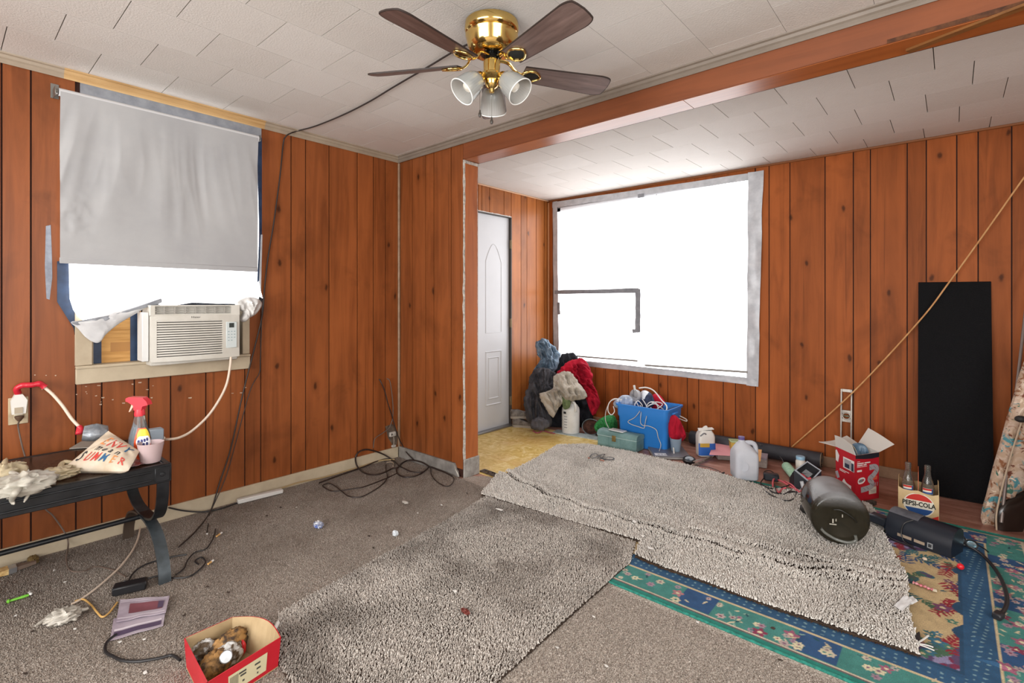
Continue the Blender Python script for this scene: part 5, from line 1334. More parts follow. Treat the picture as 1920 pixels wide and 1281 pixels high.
s2 = thing('plastic_sleeve', 'clear lilac plastic sleeve with dark edge lying under the maroon printed one', 'plastic sleeve', fl(255, 1180, CZ))
q2 = [fl(206, 1201, CZ + .003), fl(306, 1173, CZ + .003), fl(311, 1140, CZ + .005), fl(213, 1160, CZ + .005)]
def slf2(u, v, o=0.0): return q2[0].lerp(q2[1], u).lerp(q2[3].lerp(q2[2], u), v) + Vector((0, 0, o + 0.002 * noise.noise(Vector((u * 3, v * 2, 9)))))
MB().grid(lambda u, v: slf2(u, v), 18, 12, thick=0.002).build('sleeve', SLEEVE, s2, 60)
MB().grid(lambda u, v: slf2(0.05 + 0.9 * u, 0.10 + 0.22 * v, 0.001), 12, 4).build('print', M('plum_print', '#574a60', 0.3), s2, 60)
MB().grid(lambda u, v: slf2(0.05 + 0.9 * u, 0.36 + 0.08 * v, 0.001), 12, 3).build('seal_line', M('sleeve_line', '#d5ccd4', 0.25), s2, 60)
# power adapter and cords under the table
BKP = M('black_plastic', '#1b1b1e', 0.4, spec=0.5)
pa = fl(244, 1108, CZ); e_ = (fl(280, 1100, CZ) - pa).normalized()
solo(MB().box((0, 0, 0.018), (0.115, 0.055, 0.034), frame(pa, e_), 0.005), 'power_adapter', BKP, 'black power adapter block on the carpet beside the plastic sleeves', 'adapter')
BLK = M('black_cord', '#222021', 0.45)
def gcable(label, uv, r=0.0035, mat=BLK, z=CZ + 0.004, name='power_cable', group=None, lift=None):
    pts = []
    for k, p in enumerate(uv):
        pts.append(gp(p[0], p[1], z + (p[2] if len(p) > 2 else 0)))
    return cable(name, label, pts, r, mat, 'cable', group)
gcable('black cord looping from the power adapter past the black table leg', [(238, 1095), (250, 1075), (270, 1060), (300, 1050), (330, 1043), (350, 1040)], 0.0036)
gcable('black cord crossing the carpet in front of the table leg to its tangled end', [(232, 1090), (262, 1088), (300, 1080), (322, 1084), (352, 1082), (372, 1070), (385, 1055), (378, 1045), (366, 1052), (372, 1058)], 0.0034)
gcable('thin black cord with small loops lying right of the table leg', [(330, 1078), (345, 1066), (352, 1050), (366, 1036), (385, 1030), (395, 1018), (402, 1003), (404, 992)], 0.003)
gcable('black cord curving from the red shoebox toward the plastic sleeves', [(218, 1190), (200, 1205), (198, 1222), (214, 1232), (232, 1239), (262, 1240), (300, 1234), (322, 1229), (338, 1238)], 0.0048)
gcable('flat ivory wire running over the carpet from the wall to below the table', [(263, 988), (258, 1012), (246, 1036), (226, 1062), (203, 1084), (178, 1105), (150, 1125), (134, 1133)], 0.004, WH)
gcable('yellowed wire kinked beside the plastic sleeves', [(140, 1128), (156, 1124), (170, 1134), (182, 1148), (192, 1157), (204, 1150), (214, 1138), (220, 1130)], 0.0036, M('yellow_wire', '#c39a5c', 0.5))
gcable('black cable lying at the foot of the left baseboard behind the table leg', [(316, 952), (345, 958), (380, 960), (410, 955), (440, 945), (452, 940)], 0.0042)
# white latex glove on the carpet
g0 = fl(118, 1155, CZ + 0.02)
glove('white latex glove crumpled on the carpet left of the plastic sleeves', g0, (0.042, 0.050, 0.022), [[g0, fl(90, 1160, CZ + .012), fl(66, 1174, CZ + .010)], [g0, fl(134, 1145, CZ + .018), fl(158, 1143, CZ + .012), fl(166, 1140, CZ + .012)], [g0, fl(136, 1158, CZ + .012), fl(142, 1163, CZ + .010)], [g0, fl(112, 1146, CZ + .02), fl(104, 1142, CZ + .012)]], M('glove_white', '#c4bfb6', 0.4, col2='#a9a297', vs_=14), 6, floor_=CZ)
# green plastic tool
a_, b_ = fl(12, 1129, CZ + .008), fl(54, 1116, CZ + .008)
GRN = M('lime_plastic', '#6fb53c', 0.35)
gt = thing('green_plastic_pick', 'lime green plastic pick lying on the carpet under the table', 'plastic pick', (a_ + b_) / 2)
MB().tube(smooth([a_, a_.lerp(b_, 0.15), a_.lerp(b_, 0.3), a_.lerp(b_, 0.7), b_], 4), [0.003, 0.005, 0.008, 0.0085, 0.006, 0.005, 0.0045, 0.0045, 0.005, 0.005, 0.005, 0.005, 0.006, 0.006, 0.006, 0.005, 0.005], 10).build('handle', GRN, gt)
MB().ball(b_ + Vector((0, 0.006, 0.003)), (0.010, 0.006, 0.005), seg=10, rings=6).build('white_tip', M('white_tip', '#dcdcd8', 0.4), gt)
# paint brush by the wall
a_, b_ = fl(-8, 1076, CZ + .012), fl(40, 1062, CZ + .012); d = b_ - a_
pb = thing('paint_brush', 'old paint brush with cream bristles on the carpet against the baseboard', 'brush', (a_ + b_) / 2)
s_ = d.cross(Vector((0, 0, 1))).normalized()
def slabq(t0, t1, w0, w1, h0, h1):
    p, q_ = a_.lerp(b_, t0), a_.lerp(b_, t1); up = Vector((0, 0, 1))
    return MB().add([p + s_ * w0 - up * h0, p - s_ * w0 - up * h0, p - s_ * w0 + up * h0, p + s_ * w0 + up * h0, q_ + s_ * w1 - up * h1, q_ - s_ * w1 - up * h1, q_ - s_ * w1 + up * h1, q_ + s_ * w1 + up * h1], [(0, 1, 2, 3), (7, 6, 5, 4), (0, 4, 5, 1), (1, 5, 6, 2), (2, 6, 7, 3), (3, 7, 4, 0)])
slabq(-0.3, 0.48, 0.022, 0.026, 0.008, 0.012).build('bristles', M('bristle_cream', '#d8bc86', 0.8, col2='#b08a52', vs_=60), pb, 0)
slabq(0.47, 0.80, 0.027, 0.022, 0.0115, 0.011).build('ferrule', M('ferrule_tin', '#b9bcc0', 0.3, 0.8), pb, 0)
slabq(0.79, 1.6, 0.018, 0.008, 0.009, 0.006).build('handle', M('brush_handle', '#6e5c50', 0.6), pb, 0)
# long white plastic bar against the baseboard
a_, b_ = fl(446, 946, CZ), fl(531, 925, CZ)
mb = MB(); d = b_ - a_; X_ = frame(a_, d)
mb.box((d.length / 2, 0.012, 0.014), (d.length, 0.036, 0.026), X_, 0.004)
solo(mb, 'cable_cover', M('dusty_white', '#c7c4c0', 0.5), 'long white plastic bar lying on the carpet along the left baseboard', 'plastic bar')
# ================================================================== cords in the corner
DKC = M('corner_cord', '#2a1f1b', 0.45)
def cc(px): return [(590 + x / 7.11, 820 + y / 7.11) for x, y in px]
def ccable(label, px, r, mat=DKC, group=None): return gcable(label, cc(px), r, mat, z=CZ + 0.003)
ccable('thick dark cable coiled in a loop against the baseboard near the corner', [(1040, 300), (920, 230), (800, 185), (690, 165), (600, 190), (548, 260), (556, 360), (610, 440), (700, 490), (820, 500), (930, 470), (1030, 420), (1110, 405), (1160, 350), (1240, 310), (1330, 310), (1440, 340), (1530, 395)], 0.0055)
ccable('dark cable lying along the left baseboard into the corner', [(60, 610), (300, 520), (500, 450), (640, 400), (820, 325), (960, 290), (1060, 320), (1120, 380)], 0.0045)
gcable('stiff yellowish tube lying along the foot of the left baseboard', [(520, 918), (560, 905), (600, 897), (640, 886), (680, 874), (712, 864), (740, 862)], 0.005, M('yellow_tube', '#9b8560', 0.5))
ccable('thin dark cable with a wide loop reaching out onto the carpet', [(1100, 480), (960, 545), (800, 610), (640, 665), (480, 690), (320, 715), (220, 715), (130, 670), (110, 640), (190, 615), (270, 650), (360, 720), (440, 780), (540, 800), (660, 780), (820, 690), (930, 600), (970, 520), (950, 440), (950, 370)], 0.0034)
ccable('dark cable bowed between the corner and the partition baseboard', [(1090, 420), (1110, 490), (1180, 525), (1280, 530), (1390, 500), (1480, 440), (1535, 395), (1640, 430), (1760, 480), (1830, 520)], 0.005)
ccable('thin dark cable looping on the carpet in front of the partition', [(1548, 410), (1548, 470), (1580, 540), (1640, 600), (1720, 645), (1790, 650), (1840, 610), (1858, 560), (1840, 525)], 0.003)
ccable('dark cable sagging across the middle of the corner tangle', [(1130, 385), (1200, 420), (1290, 458), (1390, 468), (1440, 460)], 0.004)
# cords leaving two holes in the left wall
hole = [wx(711, 711, 0.002), wx(725, 710, 0.002)]
a_ = [wx(711, 711, 0.004), wx(716, 720, 0.02), wx(722, 735, 0.025), wx(727, 755, 0.03), wx(735, 780, 0.03), wx(741, 802, 0.04), wx(748, 822, 0.05), wx(757, 840, 0.06)] + [gp(765, 852, CZ), gp(775, 862, CZ)]
cable('power_cable', 'dark cable coming out of the upper wall hole down into the corner', a_, 0.0042, DKC, 'cable')
a_ = [wx(725, 710, 0.004), wx(731, 715, 0.02), wx(735, 740, 0.025), wx(737, 765, 0.03), wx(736, 785, 0.03), wx(732, 797, 0.03), wx(729, 803, 0.03), wx(718, 812, 0.03), wx(703, 823, 0.03), wx(700, 840, 0.03)]
cable('power_cable', 'thinner grey brown cable from the second wall hole bending left over the baseboard', a_, 0.0034, M('greybrown_cord', '#5d5048', 0.5), 'cord')
c = wx(736, 814, 0.02)
jb = thing('phone_jack', 'small white phone jack dangling on the wall near the corner', 'phone jack', (0.02, c.y, c.z))
MB().box((0.02, c.y, c.z), (0.022, 0.055, 0.036), bev=0.003).build('body', M('jack_white', '#c2bdb5', 0.5, col2='#98928a', vs_=40), jb)
MB().box((0.033, c.y - 0.014, c.z), (0.004, 0.012, 0.012)).build('socket', M('jack_dark', '#5d5852', 0.5), jb, 0)
MB().tube([(0.02, c.y + 0.01, c.z - 0.018), (0.022, c.y + 0.012, c.z - 0.05), (0.02, c.y + 0.01, c.z - 0.088)], 0.0018, 6).build('wire', M('jack_wire', '#b5ada2', 0.5), jb)
MB().box((0.02, c.y + 0.01, c.z - 0.095), (0.018, 0.035, 0.018), bev=0.003).build('clip', M('jack_white', '#c2bdb5', 0.5), jb)
q = [wx(u, v, 0.0008) for u, v in [(722, 800), (736, 795), (746, 812), (744, 834), (738, 838), (728, 822)]]
MB().prism(q, (0.0012, 0, 0)).build('torn_patch', M('torn_wallboard', '#6b5d50', 0.9, col2='#4a3d33', vs_=30), wall_left, 0)
gcable('pale wire scrap sticking out beside the corner tangle', cc([(960, 340), (1010, 330), (1050, 345), (1045, 385)]), 0.004, M('dusty_beige', '#9b8b78', 0.6), name='wire_scrap')
# ================================================================== litter on the carpets
SCR = M('scrap_white', '#d9d7d2', 0.7); SCRB = M('scrap_dark', '#3c3029', 0.9); TANS = M('scrap_tan', '#c79a5e', 0.7)
def scrap(u, v, s, mat, name, label, cat, group=None, z=CZ, seed=None):
    R = random.Random(seed or int(u * 13 + v)); c = fl(u, v, z); n = R.choice((4, 5))
    a0 = R.uniform(0, 6.28); P = []
    for k in range(n):
        a = a0 + 2 * PI * k / n + R.uniform(-.3, .3); r = s * R.uniform(0.6, 1.1)
        P.append((c.x + r * math.cos(a), c.y + r * math.sin(a) * 0.7, z + R.uniform(0, s * 0.35)))
    return solo(MB().prism(P, (0, 0, 0.0012 + s * 0.06)), name, mat, label, cat, group, 0)
for u, v, w_ in ((140, 1180, 'below the crumpled glove on the floor'), (271, 1200, 'just below the lower plastic sleeve'), (272, 1262, 'left of the red shoebox under the black cord'), (225, 1205, 'touching the lower left corner of the plastic sleeves'), (30, 1155, 'left of the floor glove below the green pick'), (102, 1070, 'near the brown cord loop under the table'), (122, 1092, 'beside the ivory wire under the table'), (388, 1002, 'at the lower end of the thin hanging cord'), (556, 952, 'right of the long white plastic bar'), (760, 942, 'beside the crinkled tape before the partition'), (828, 948, 'in front of the partition baseboard'), (880, 955, 'near the left edge of the shag below the partition end'), (783, 963, 'above the pale paper wad'), (1113, 1158, 'at the cut edge of the grey shag remnant'), (1308, 1168, 'below the teal rug border'), (1098, 1114, 'at the seam left of the rug corner'), (614, 1118, 'on the left side of the grey shag remnant'), (740, 1180, 'on the shag remnant left of the dried leaf'), (1137, 1250, 'on the bare carpet at the bottom of the picture'), (55, 1112, 'next to the white tip of the green pick'), (1045, 1215, 'just right of the shag remnant cut edge')):
    scrap(u, v, 0.009, SCR, 'paper_scrap', 'tiny white paper scrap ' + w_, 'scrap', 'white paper scraps on the carpet')
for u, v, w_ in ((346, 1155, 'right of the plastic sleeves above the shoebox'), (389, 1101, 'right of the table leg foot'), (428, 1113, 'in open carpet right of the table leg'), (526, 952, 'below the right end of the white plastic bar'), (500, 968, 'left of the blue candy wrapper'), (876, 926, 'in front of the partition end'), (700, 1028, 'below the pale paper wad'), (692, 1006, 'left of the pale paper wad'), (640, 1133, 'on the left part of the grey shag remnant'), (1062, 1025, 'on the grey shag remnant near its far edge'), (1462, 1238, 'on bare carpet below the rug border'), (1450, 1180, 'against the rug border'), (60, 1185, 'below the finger of the floor glove'), (48, 1265, 'in the lower left corner of the carpet')):
    scrap(u, v, 0.011, SCRB, 'dirt_clump', 'small dark dirt clump ' + w_, 'dirt', 'dark dirt clumps on the carpet')
zs1, zs2 = 0.032, 0.046
for u, v, s, lb_ in ((938, 957, 0.028, 'torn white paper corner near the partition end on the shag carpet'), (1190, 980, 0.020, 'narrow white paper sliver on the light shag carpet'), (1206, 1006, 0.016, 'white paper fragment above the seam of the shag carpets'), (1220, 1030, 0.018, 'white paper bit just above the rug corner on the light shag'), (1350, 970, 0.016, 'faint white paper strip on the light shag carpet before the milk jug'), (853, 1110, 0.014, 'white paper chip on the middle of the grey shag remnant')):
    scrap(u, v, s, SCR, 'paper_scrap', lb_, 'scrap', z=zs1 if v > 1060 else zs2)
for u, v, lb_ in ((410, 1003, 'tan cigarette stub near the cord on the carpet'), (394, 1055, 'orange tan cigarette stub beside the small cord loops')):
    a_ = fl(u - 4, v + 3, CZ + .006); b_ = fl(u + 6, v - 4, CZ + .006)
    st = thing('cigarette_stub', lb_, 'cigarette stub', (a_ + b_) / 2)
    MB().tube([a_, a_.lerp(b_, 0.6)], 0.0045, 10).build('filter', TANS, st); MB().tube([a_.lerp(b_, 0.6), b_], 0.0045, 10).build('paper_end', SCR, st)
a_, b_ = fl(518, 1176, zs1), fl(524, 1186, zs1 - .01)
solo(MB().tube([fl(514, 1182, CZ + .03), fl(521, 1168, CZ + .034)], [0.006, 0.008], 8), 'rolled_paper', SCR, 'small white rolled paper standing at the edge of the shag by the shoebox', 'scrap')
c = fl(597, 984, CZ + 0.014)
bw = thing('candy_wrapper', 'crumpled blue candy wrapper on the low pile carpet', 'wrapper', (c.x, c.y, CZ))
crumple_mb(c, (0.03, 0.022, 0.014), 3, 0.7, 2.6, 26, 16, floor=CZ).build('foil', M('blue_foil', '#4460a8', 0.3, metal=0.2, col2='#c3c6cf', vs_=40, sharp=0.6), bw, 40)
crumple_mb(c + Vector((-0.02, 0.008, 0.004)), (0.018, 0.014, 0.010), 8, 0.6, 2.6, 20, 12, floor=CZ).build('torn_end', M('tan_foil', '#9c7a54', 0.4, col2='#d3d3d3', vs_=50), bw, 40)
c = fl(741, 1000, CZ + 0.012)
crumple = crumple_mb(c, (0.017, 0.014, 0.013), 12, 0.6, 2.4, 22, 14, floor=CZ); solo(crumple, 'paper_wad', M('pale_paper', '#c9ced3', 0.6), 'small crumpled pale paper wad on the open low pile carpet', 'paper wad', ang=40)
c = fl(760, 942, CZ + 0.005); solo(crumple_mb(c, (0.024, 0.012, 0.005), 14, 0.7, 2.6, 22, 12, floor=CZ), 'tape_piece', M('clear_tape', '#b9b4ad', 0.3), 'crinkled piece of clear tape on the carpet before the partition', 'tape', ang=40)
c = fl(873, 1147, zs1); solo(crumple_mb(c, (0.022, 0.010, 0.008), 15, 0.8, 2.6, 22, 12), 'dried_leaf', M('dried_brownred', '#6b3028', 0.6), 'curled brown red dried leaf on the grey shag remnant', 'leaf', ang=40)
c = fl(175, 1030, CZ); 
crumple = crumple_mb(fl(62, 1050, CZ + .004), (0.05, 0.02, 0.012), 21, 0.6, 2.6, 24, 14, floor=CZ); solo(crumple, 'foam_scrap', M('old_foam', '#8d7748', 0.95, col2='#6b5632', vs_=40), 'torn strip of old yellow carpet foam along the left baseboard', 'foam', ang=50)
# ================================================================== alcove: clothes heap in the corner
def cloth(name, col, col2, vs_=10): return M(name, col, 0.9, col2=col2, vs_=vs_, bmp=0.15, bs_=220, spec=0.2)
FRONT = (-SV + Vector((0, 0, 0.25))).normalized()
def on(px, dist):                                   # points on an upright plane facing the room, 'dist' ahead of the corner
    """plane through the alcove corner region: perpendicular to the view of someone entering, measured from the camera"""
    out = []
    for u, v in px:
        d = ray(u, v); out.append(CAM + d * dist)
    return out
def garment(name, label, cat, px, dist, depth, mat, amp=0.03, fr=9, seed=0, ang=0.0, stretch=2.6, back=0.5, pw=4.0, rings=34):
    mb = puff_mb(on(px, dist), depth * 0.8, back, amp * 2.1, fr * 1.9, seed, ang, stretch, rings, 9, FRONT, pw=pw, rough=0.014)
    mb.v = [(max(p[0], 0.012), min(p[1], EF - 0.004), max(p[2], 0.004)) for p in mb.v]
    return solo(mb, name, mat, label, cat, ang=80)
DENIM = cloth('denim', '#8fa3b5', '#4d6072', 14); DKG = cloth('dark_grey_cloth', '#56555a', '#3a3a3f', 8); BLKC = cloth('black_cloth', '#2c2d33', '#1a1b1f', 8)
REDC = cloth('red_cloth', '#b81d33', '#8c1226', 7); KHA = cloth('khaki_cloth', '#b5ada1', '#938b80', 8); CHAR = cloth('charcoal_cloth', '#4b4a4e', '#333338', 8)
garment('backpack', 'black bag at the bottom of the clothes heap behind the white jug', 'bag', [(1006, 735), (1040, 722), (1085, 715), (1108, 730), (1112, 765), (1106, 796), (1070, 806), (1020, 804), (1003, 785)], 4.98, 0.10, BLKC, 0.03, 8, 1)
garment('dark_coat', 'black coat at the back of the clothes heap against the window', 'coat', [(1040, 690), (1050, 668), (1066, 661), (1082, 668), (1092, 690), (1104, 720), (1108, 748), (1090, 756), (1060, 740), (1044, 715)], 4.99, 0.07, BLKC, 0.03, 9, 2)
garment('blue_jeans', 'faded blue jeans on top of the clothes heap in the corner', 'jeans', [(1004, 643), (1012, 637), (1022, 634), (1034, 644), (1050, 662), (1048, 678), (1040, 697), (1024, 700), (1004, 698), (1000, 694), (1012, 676), (1006, 660)], 4.96, 0.075, DENIM, 0.055, 12, 3, 0.5, 2.4)
garment('grey_trousers', 'dark grey trousers hanging down the left side of the clothes heap', 'trousers', [(1000, 694), (1018, 692), (1038, 698), (1042, 720), (1034, 750), (1030, 775), (1036, 792), (1030, 802), (1004, 806), (992, 794), (984, 775), (982, 750), (990, 725)], 4.82, 0.085, DKG, 0.05, 10, 4, 0.2, 3.2)
garment('grey_sleeve_jacket', 'charcoal jacket bunched under the jeans in the clothes heap', 'jacket', [(996, 702), (1010, 690), (1030, 692), (1044, 704), (1042, 726), (1022, 730), (1002, 728), (992, 716)], 4.79, 0.055, CHAR, 0.04, 11, 5)
garment('red_jacket', 'bright red jacket with a hanging sleeve on the clothes heap', 'jacket', [(1042, 704), (1050, 690), (1066, 678), (1088, 672), (1102, 682), (1110, 704), (1113, 722), (1122, 740), (1124, 758), (1116, 776), (1108, 774), (1106, 748), (1098, 730), (1084, 722), (1068, 708), (1052, 706)], 4.80, 0.07, REDC, 0.05, 11, 6, 0.9, 2.2)
garment('khaki_shirt', 'pale khaki shirt draped across the front of the clothes heap', 'shirt', [(1038, 706), (1048, 700), (1058, 696), (1070, 698), (1076, 706), (1084, 716), (1100, 738), (1096, 748), (1076, 752), (1060, 754), (1050, 762), (1038, 782), (1032, 780), (1018, 756), (1010, 740), (1024, 734), (1036, 728)], 4.62, 0.06, KHA, 0.05, 10, 7, 0.5, 2.6)
garment('grey_sock', 'dark grey trouser leg end lying at the foot of the clothes heap', 'trousers', [(1000, 786), (1012, 782), (1030, 790), (1031, 800), (1018, 807), (1000, 806), (994, 796)], 4.60, 0.06, DKG, 0.02, 10, 8)
# shoes left of the heap
SHOE = M('worn_shoe', '#8a8580', 0.7, col2='#5c5550', vs_=25); SOLE = M('shoe_sole', '#a7a198', 0.6)
for k, (u, v, z, lb_) in enumerate(((985, 801, 0.004, 'grey worn shoe at the foot of the clothes heap beside the door'), (981, 799, 0.085, 'upper grey shoe lying on the other shoe beside the door'))):
    c = fl(u, v, 0.004) ; c.z = z; c.x = max(c.x, 0.11); yaw = 0.5 + 0.3 * k
    sh_ = thing('shoe', lb_, 'shoe', c)
    X_ = T(*c) @ Rz(yaw)
    m1 = MB()
    out = [(0.13, 0), (0.115, 0.033), (0.05, 0.045), (-0.04, 0.036), (-0.11, 0.034), (-0.13, 0.0), (-0.11, -0.034), (-0.04, -0.032), (0.05, -0.04), (0.115, -0.03)]
    S_ = smooth([(x, y, 0) for x, y in out], 4, True)
    m1.prism([X_ @ p for p in S_], (0, 0, 0.022)); m1.build('sole', SOLE, sh_, 40)
    prof = [(1.0, 0.022, 0), (0.98, 0.045, -0.003), (0.86, 0.065, -0.02), (0.62, 0.078, -0.045), (0.55, 0.082, -0.055)]
    m2 = MB(); vs2 = []; L2 = len(S_)
    for r, z2_, dx_ in prof:
        for p in S_: vs2.append(X_ @ Vector((p.x * r + dx_, p.y * (r * 0.5 + 0.5 * min(1, r + 0.1)), z2_ - (0.028 * max(0, p.x / 0.13) if r < 1 else 0))))
    fs2 = [(j * L2 + i, j * L2 + (i + 1) % L2, (j + 1) * L2 + (i + 1) % L2, (j + 1) * L2 + i) for j in range(len(prof) - 1) for i in range(L2)]
    fs2.append(tuple((len(prof) - 1) * L2 + i for i in range(L2)))
    m2.add(vs2, fs2); m2.build('upper', SHOE, sh_, 60)
# white jug with dark lid
c = fl(1070, 812)
jug = thing('jug', 'white plastic jug with black cap standing before the clothes heap', 'jug', (c.x, c.y, 0.004))
XJ = T(c.x, c.y, 0.004)
JW = M('jug_white', '#d3d2cf', 0.4, col2='#bdbbb6', vs_=6)
MB().lathe([(0.0, 0), (0.074, 0), (0.082, 0.008), (0.083, 0.21), (0.079, 0.235), (0.060, 0.262), (0.040, 0.275), (0.036, 0.285), (0.0, 0.285)], 36, XJ).build('body', JW, jug, 40)
MB().lathe([(0, 0.283), (0.040, 0.283), (0.041, 0.305), (0.037, 0.309), (0, 0.309)], 28, XJ).build('cap', M('cap_black', '#26252a', 0.4), jug)
hp = [XJ @ Vector(p) for p in ((0.02, -0.03, 0.280), (0.055, -0.045, 0.300), (0.082, -0.05, 0.285), (0.088, -0.045, 0.245), (0.078, -0.035, 0.215))]
MB().tube(smooth(hp, 6), 0.012, 10).build('handle', JW, jug)
ax_ = math.atan2(-SV.y, -SV.x)
def onj(a, z, off=0.001): return XJ @ Vector(((0.083 + off) * math.cos(ax_ + a), (0.083 + off) * math.sin(ax_ + a), z))
MB().grid(lambda u, v: onj(-0.95 + 0.55 * u, 0.05 + 0.12 * v), 8, 4).build('label', M('jug_label', '#c2c2c0', 0.5), jug, 60)
for zz in (0.06, 0.085, 0.11, 0.135, 0.16): MB().grid(lambda u, v: onj(-0.9 + 0.4 * u, zz + 0.007 * v, 0.002), 6, 1).build('print', M('jug_print', '#7d7f83', 0.5), jug, 60)
MB().grid(lambda u, v: onj(-1.0 + 0.35 * u, 0.188 + 0.02 * v, 0.002), 6, 2).build('print', M('cap_black', '#26252a', 0.4), jug, 60)
# green checked cloth on the jug and cap beside it
c = fl(1059, 772, 0.0); g_ = on([(1055, 742), (1066, 740), (1070, 752), (1068, 764), (1058, 768), (1054, 756)], 4.60)
solo(puff_mb(g_, 0.02, 0.5, 0.015, 14, 3, normal=FRONT), 'green_rag', M('olive_rag', '#62704a', 0.9, col2='#434f32', vs_=40), 'small olive green rag tucked between the white jug and the khaki shirt', 'rag', ang=70)
c = fl(1099, 817)
cap = thing('cap', 'grey cap on its side showing a brown lining right of the white jug', 'cap', (c.x, c.y, 0.004))
X_ = T(c.x + 0.02, c.y + 0.05, 0.075) @ aim((0, 0, 0), Vector((0.25, -0.95, 0.22))).to_3x3().to_4x4()
GC = M('cap_grey', '#71787a', 0.85, col2='#4f5658', vs_=14); BL = M('brown_lining', '#6a4334', 0.85, col2='#35211a', vs_=22)
MB().lathe([(0.0, -0.11), (0.045, -0.10), (0.075, -0.07), (0.087, -0.03), (0.088, 0.0), (0.083, 0.001), (0.078, -0.03), (0.066, -0.068), (0.0, -0.098)], 30, X_, sx=1.0, sy=0.82, cap=False).build('crown', GC, cap, 50)
MB().lathe([(0.080, -0.004), (0.074, -0.034), (0.060, -0.066), (0.0, -0.092)], 30, X_, sx=0.98, sy=0.80, cap=False).build('lining', BL, cap, 50)
MB().grid(lambda u, v: X_ @ Vector(((0.086 + 0.05 * v * math.sin(PI * u)) * math.cos(-2.2 + 1.3 * u), (0.071 + 0.055 * v * math.sin(PI * u)) * math.sin(-2.2 + 1.3 * u), 0.002 + 0.012 * v)), 14, 6, thick=0.003).build('peak', GC, cap, 60)
# pale edge strip on the floor and a red ribbon
mb = MB(); q = [fl(1036, 812, .004), fl(1120, 826, .004), fl(1122, 819, .004), fl(1045, 807, .004)]
solo(MB().prism(q, (0, 0, 0.008)), 'floor_strip', M('pale_blue_strip', '#a9b3b5', 0.6, col2='#84908f', vs_=18), 'pale bluish strip of trim on the floor in front of the white jug', 'floor strip', ang=0)
rb = [fl(u, v, 0.010) for u, v in [(1000, 808), (1008, 812), (1018, 808), (1030, 811), (1040, 813)]]
solo(MB().tube(smooth(rb, 5), 0.010, 8, flat=(1, .4)), 'pink_ribbon', M('dusty_pink', '#a5545e', 0.8), 'dusty pink cloth strip on the yellow floor below the clothes heap', 'cloth strip')
# green mesh bag
m_ = puff_mb(on([(1114, 800), (1122, 788), (1138, 779), (1152, 780), (1158, 796), (1154, 809), (1136, 812), (1120, 811)], 4.62), 0.06, 0.5, 0.045, 16, 4, 0.6, 2, 18, 5, FRONT)
m_.v = [(p[0], min(p[1], EF - 0.02), max(p[2], 0.005)) for p in m_.v]
solo(m_, 'mesh_bag', M('green_mesh', '#2f8a45', 0.8, col2='#174f27', vs_=70), 'crumpled green mesh bag between the cap and the blue bin', 'mesh bag', ang=50)

# ================================================================== blue storage bin with its contents
BLUE = M('bin_blue', '#2c78c4', 0.38, spec=0.5)
bx0, bx1, by0, by1, bh = 1.105, 1.575, 1.455, 1.755, 0.352
bc = Vector(((bx0 + bx1) / 2, (by0 + by1) / 2, 0))
bin_ = thing('storage_bin', 'blue plastic storage bin overflowing with cables under the far window', 'bin', (bc.x, bc.y, 0.003))
def rrect(w, d, r, n=5):
    P = []
    for cx, cy, a0 in ((w - r, d - r, 0), (-w + r, d - r, PI / 2), (-w + r, -d + r, PI), (w - r, -d + r, 3 * PI / 2)):
        for i in range(n + 1): a = a0 + PI / 2 * i / n; P.append((cx + r * math.cos(a), cy + r * math.sin(a)))
    return P
mb = MB(); lev = [(0.205, 0.128, 0.0), (0.210, 0.133, 0.006), (0.220, 0.144, 0.24), (0.228, 0.152, 0.252), (0.230, 0.154, bh - 0.02), (0.240, 0.164, bh - 0.018), (0.242, 0.166, bh), (0.230, 0.154, bh), (0.222, 0.146, bh - 0.03), (0.205, 0.130, 0.012)]
vs2 = []
for w, d, z in lev: vs2 += [(bc.x + x, bc.y + y, z + 0.003) for x, y in rrect(w, d, 0.035)]
L2 = 24
fs2 = [(j * L2 + i, j * L2 + (i + 1) % L2, (j + 1) * L2 + (i + 1) % L2, (j + 1) * L2 + i) for j in range(len(lev) - 1) for i in range(L2)]
fs2 += [tuple(range(L2 - 1, -1, -1)), tuple((len(lev) - 1) * L2 + i for i in range(L2))]
mb.add(vs2, fs2).build('tub', BLUE, bin_, 40)
for sx in (-1, 1): MB().box((bc.x + sx * 0.232, bc.y, bh - 0.045), (0.02, 0.10, 0.018), bev=0.004).build('handle', BLUE, bin_)
def P_(u, v, dist=4.45): return CAM + ray(u, v) * dist
# grey jug-lid gadget, clear bags, cloth
CB = M('bag_film', '#cdd6e2', 0.15, alpha=0.75, col2='#8ea0bb', vs_=22, spec=0.8)
solo(puff_mb([P_(*p) for p in [(1150, 755), (1160, 746), (1168, 741), (1182, 742), (1192, 750), (1190, 764), (1170, 768), (1154, 764)]], 0.07, 0.6, 0.05, 14, 2, normal=FRONT), 'plastic_bag', CB, 'crinkled clear plastic bag at the left side of the blue bin', 'plastic bag', ang=50)
solo(puff_mb([P_(*p) for p in [(1202, 748), (1212, 734), (1222, 740), (1228, 758), (1216, 768), (1200, 766)]], 0.06, 0.6, 0.03, 12, 5, normal=FRONT), 'navy_cloth', M('navy_cloth', '#3d4660', 0.9, col2='#272d40', vs_=20), 'dark navy cloth in the middle of the blue bin', 'cloth', ang=60)
solo(puff_mb([P_(*p) for p in [(1220, 745), (1232, 738), (1246, 752), (1250, 768), (1232, 772), (1220, 764)]], 0.06, 0.6, 0.03, 12, 7, normal=FRONT), 'red_cloth', REDC, 'red cloth bundle at the right side of the blue bin', 'cloth', ang=60)
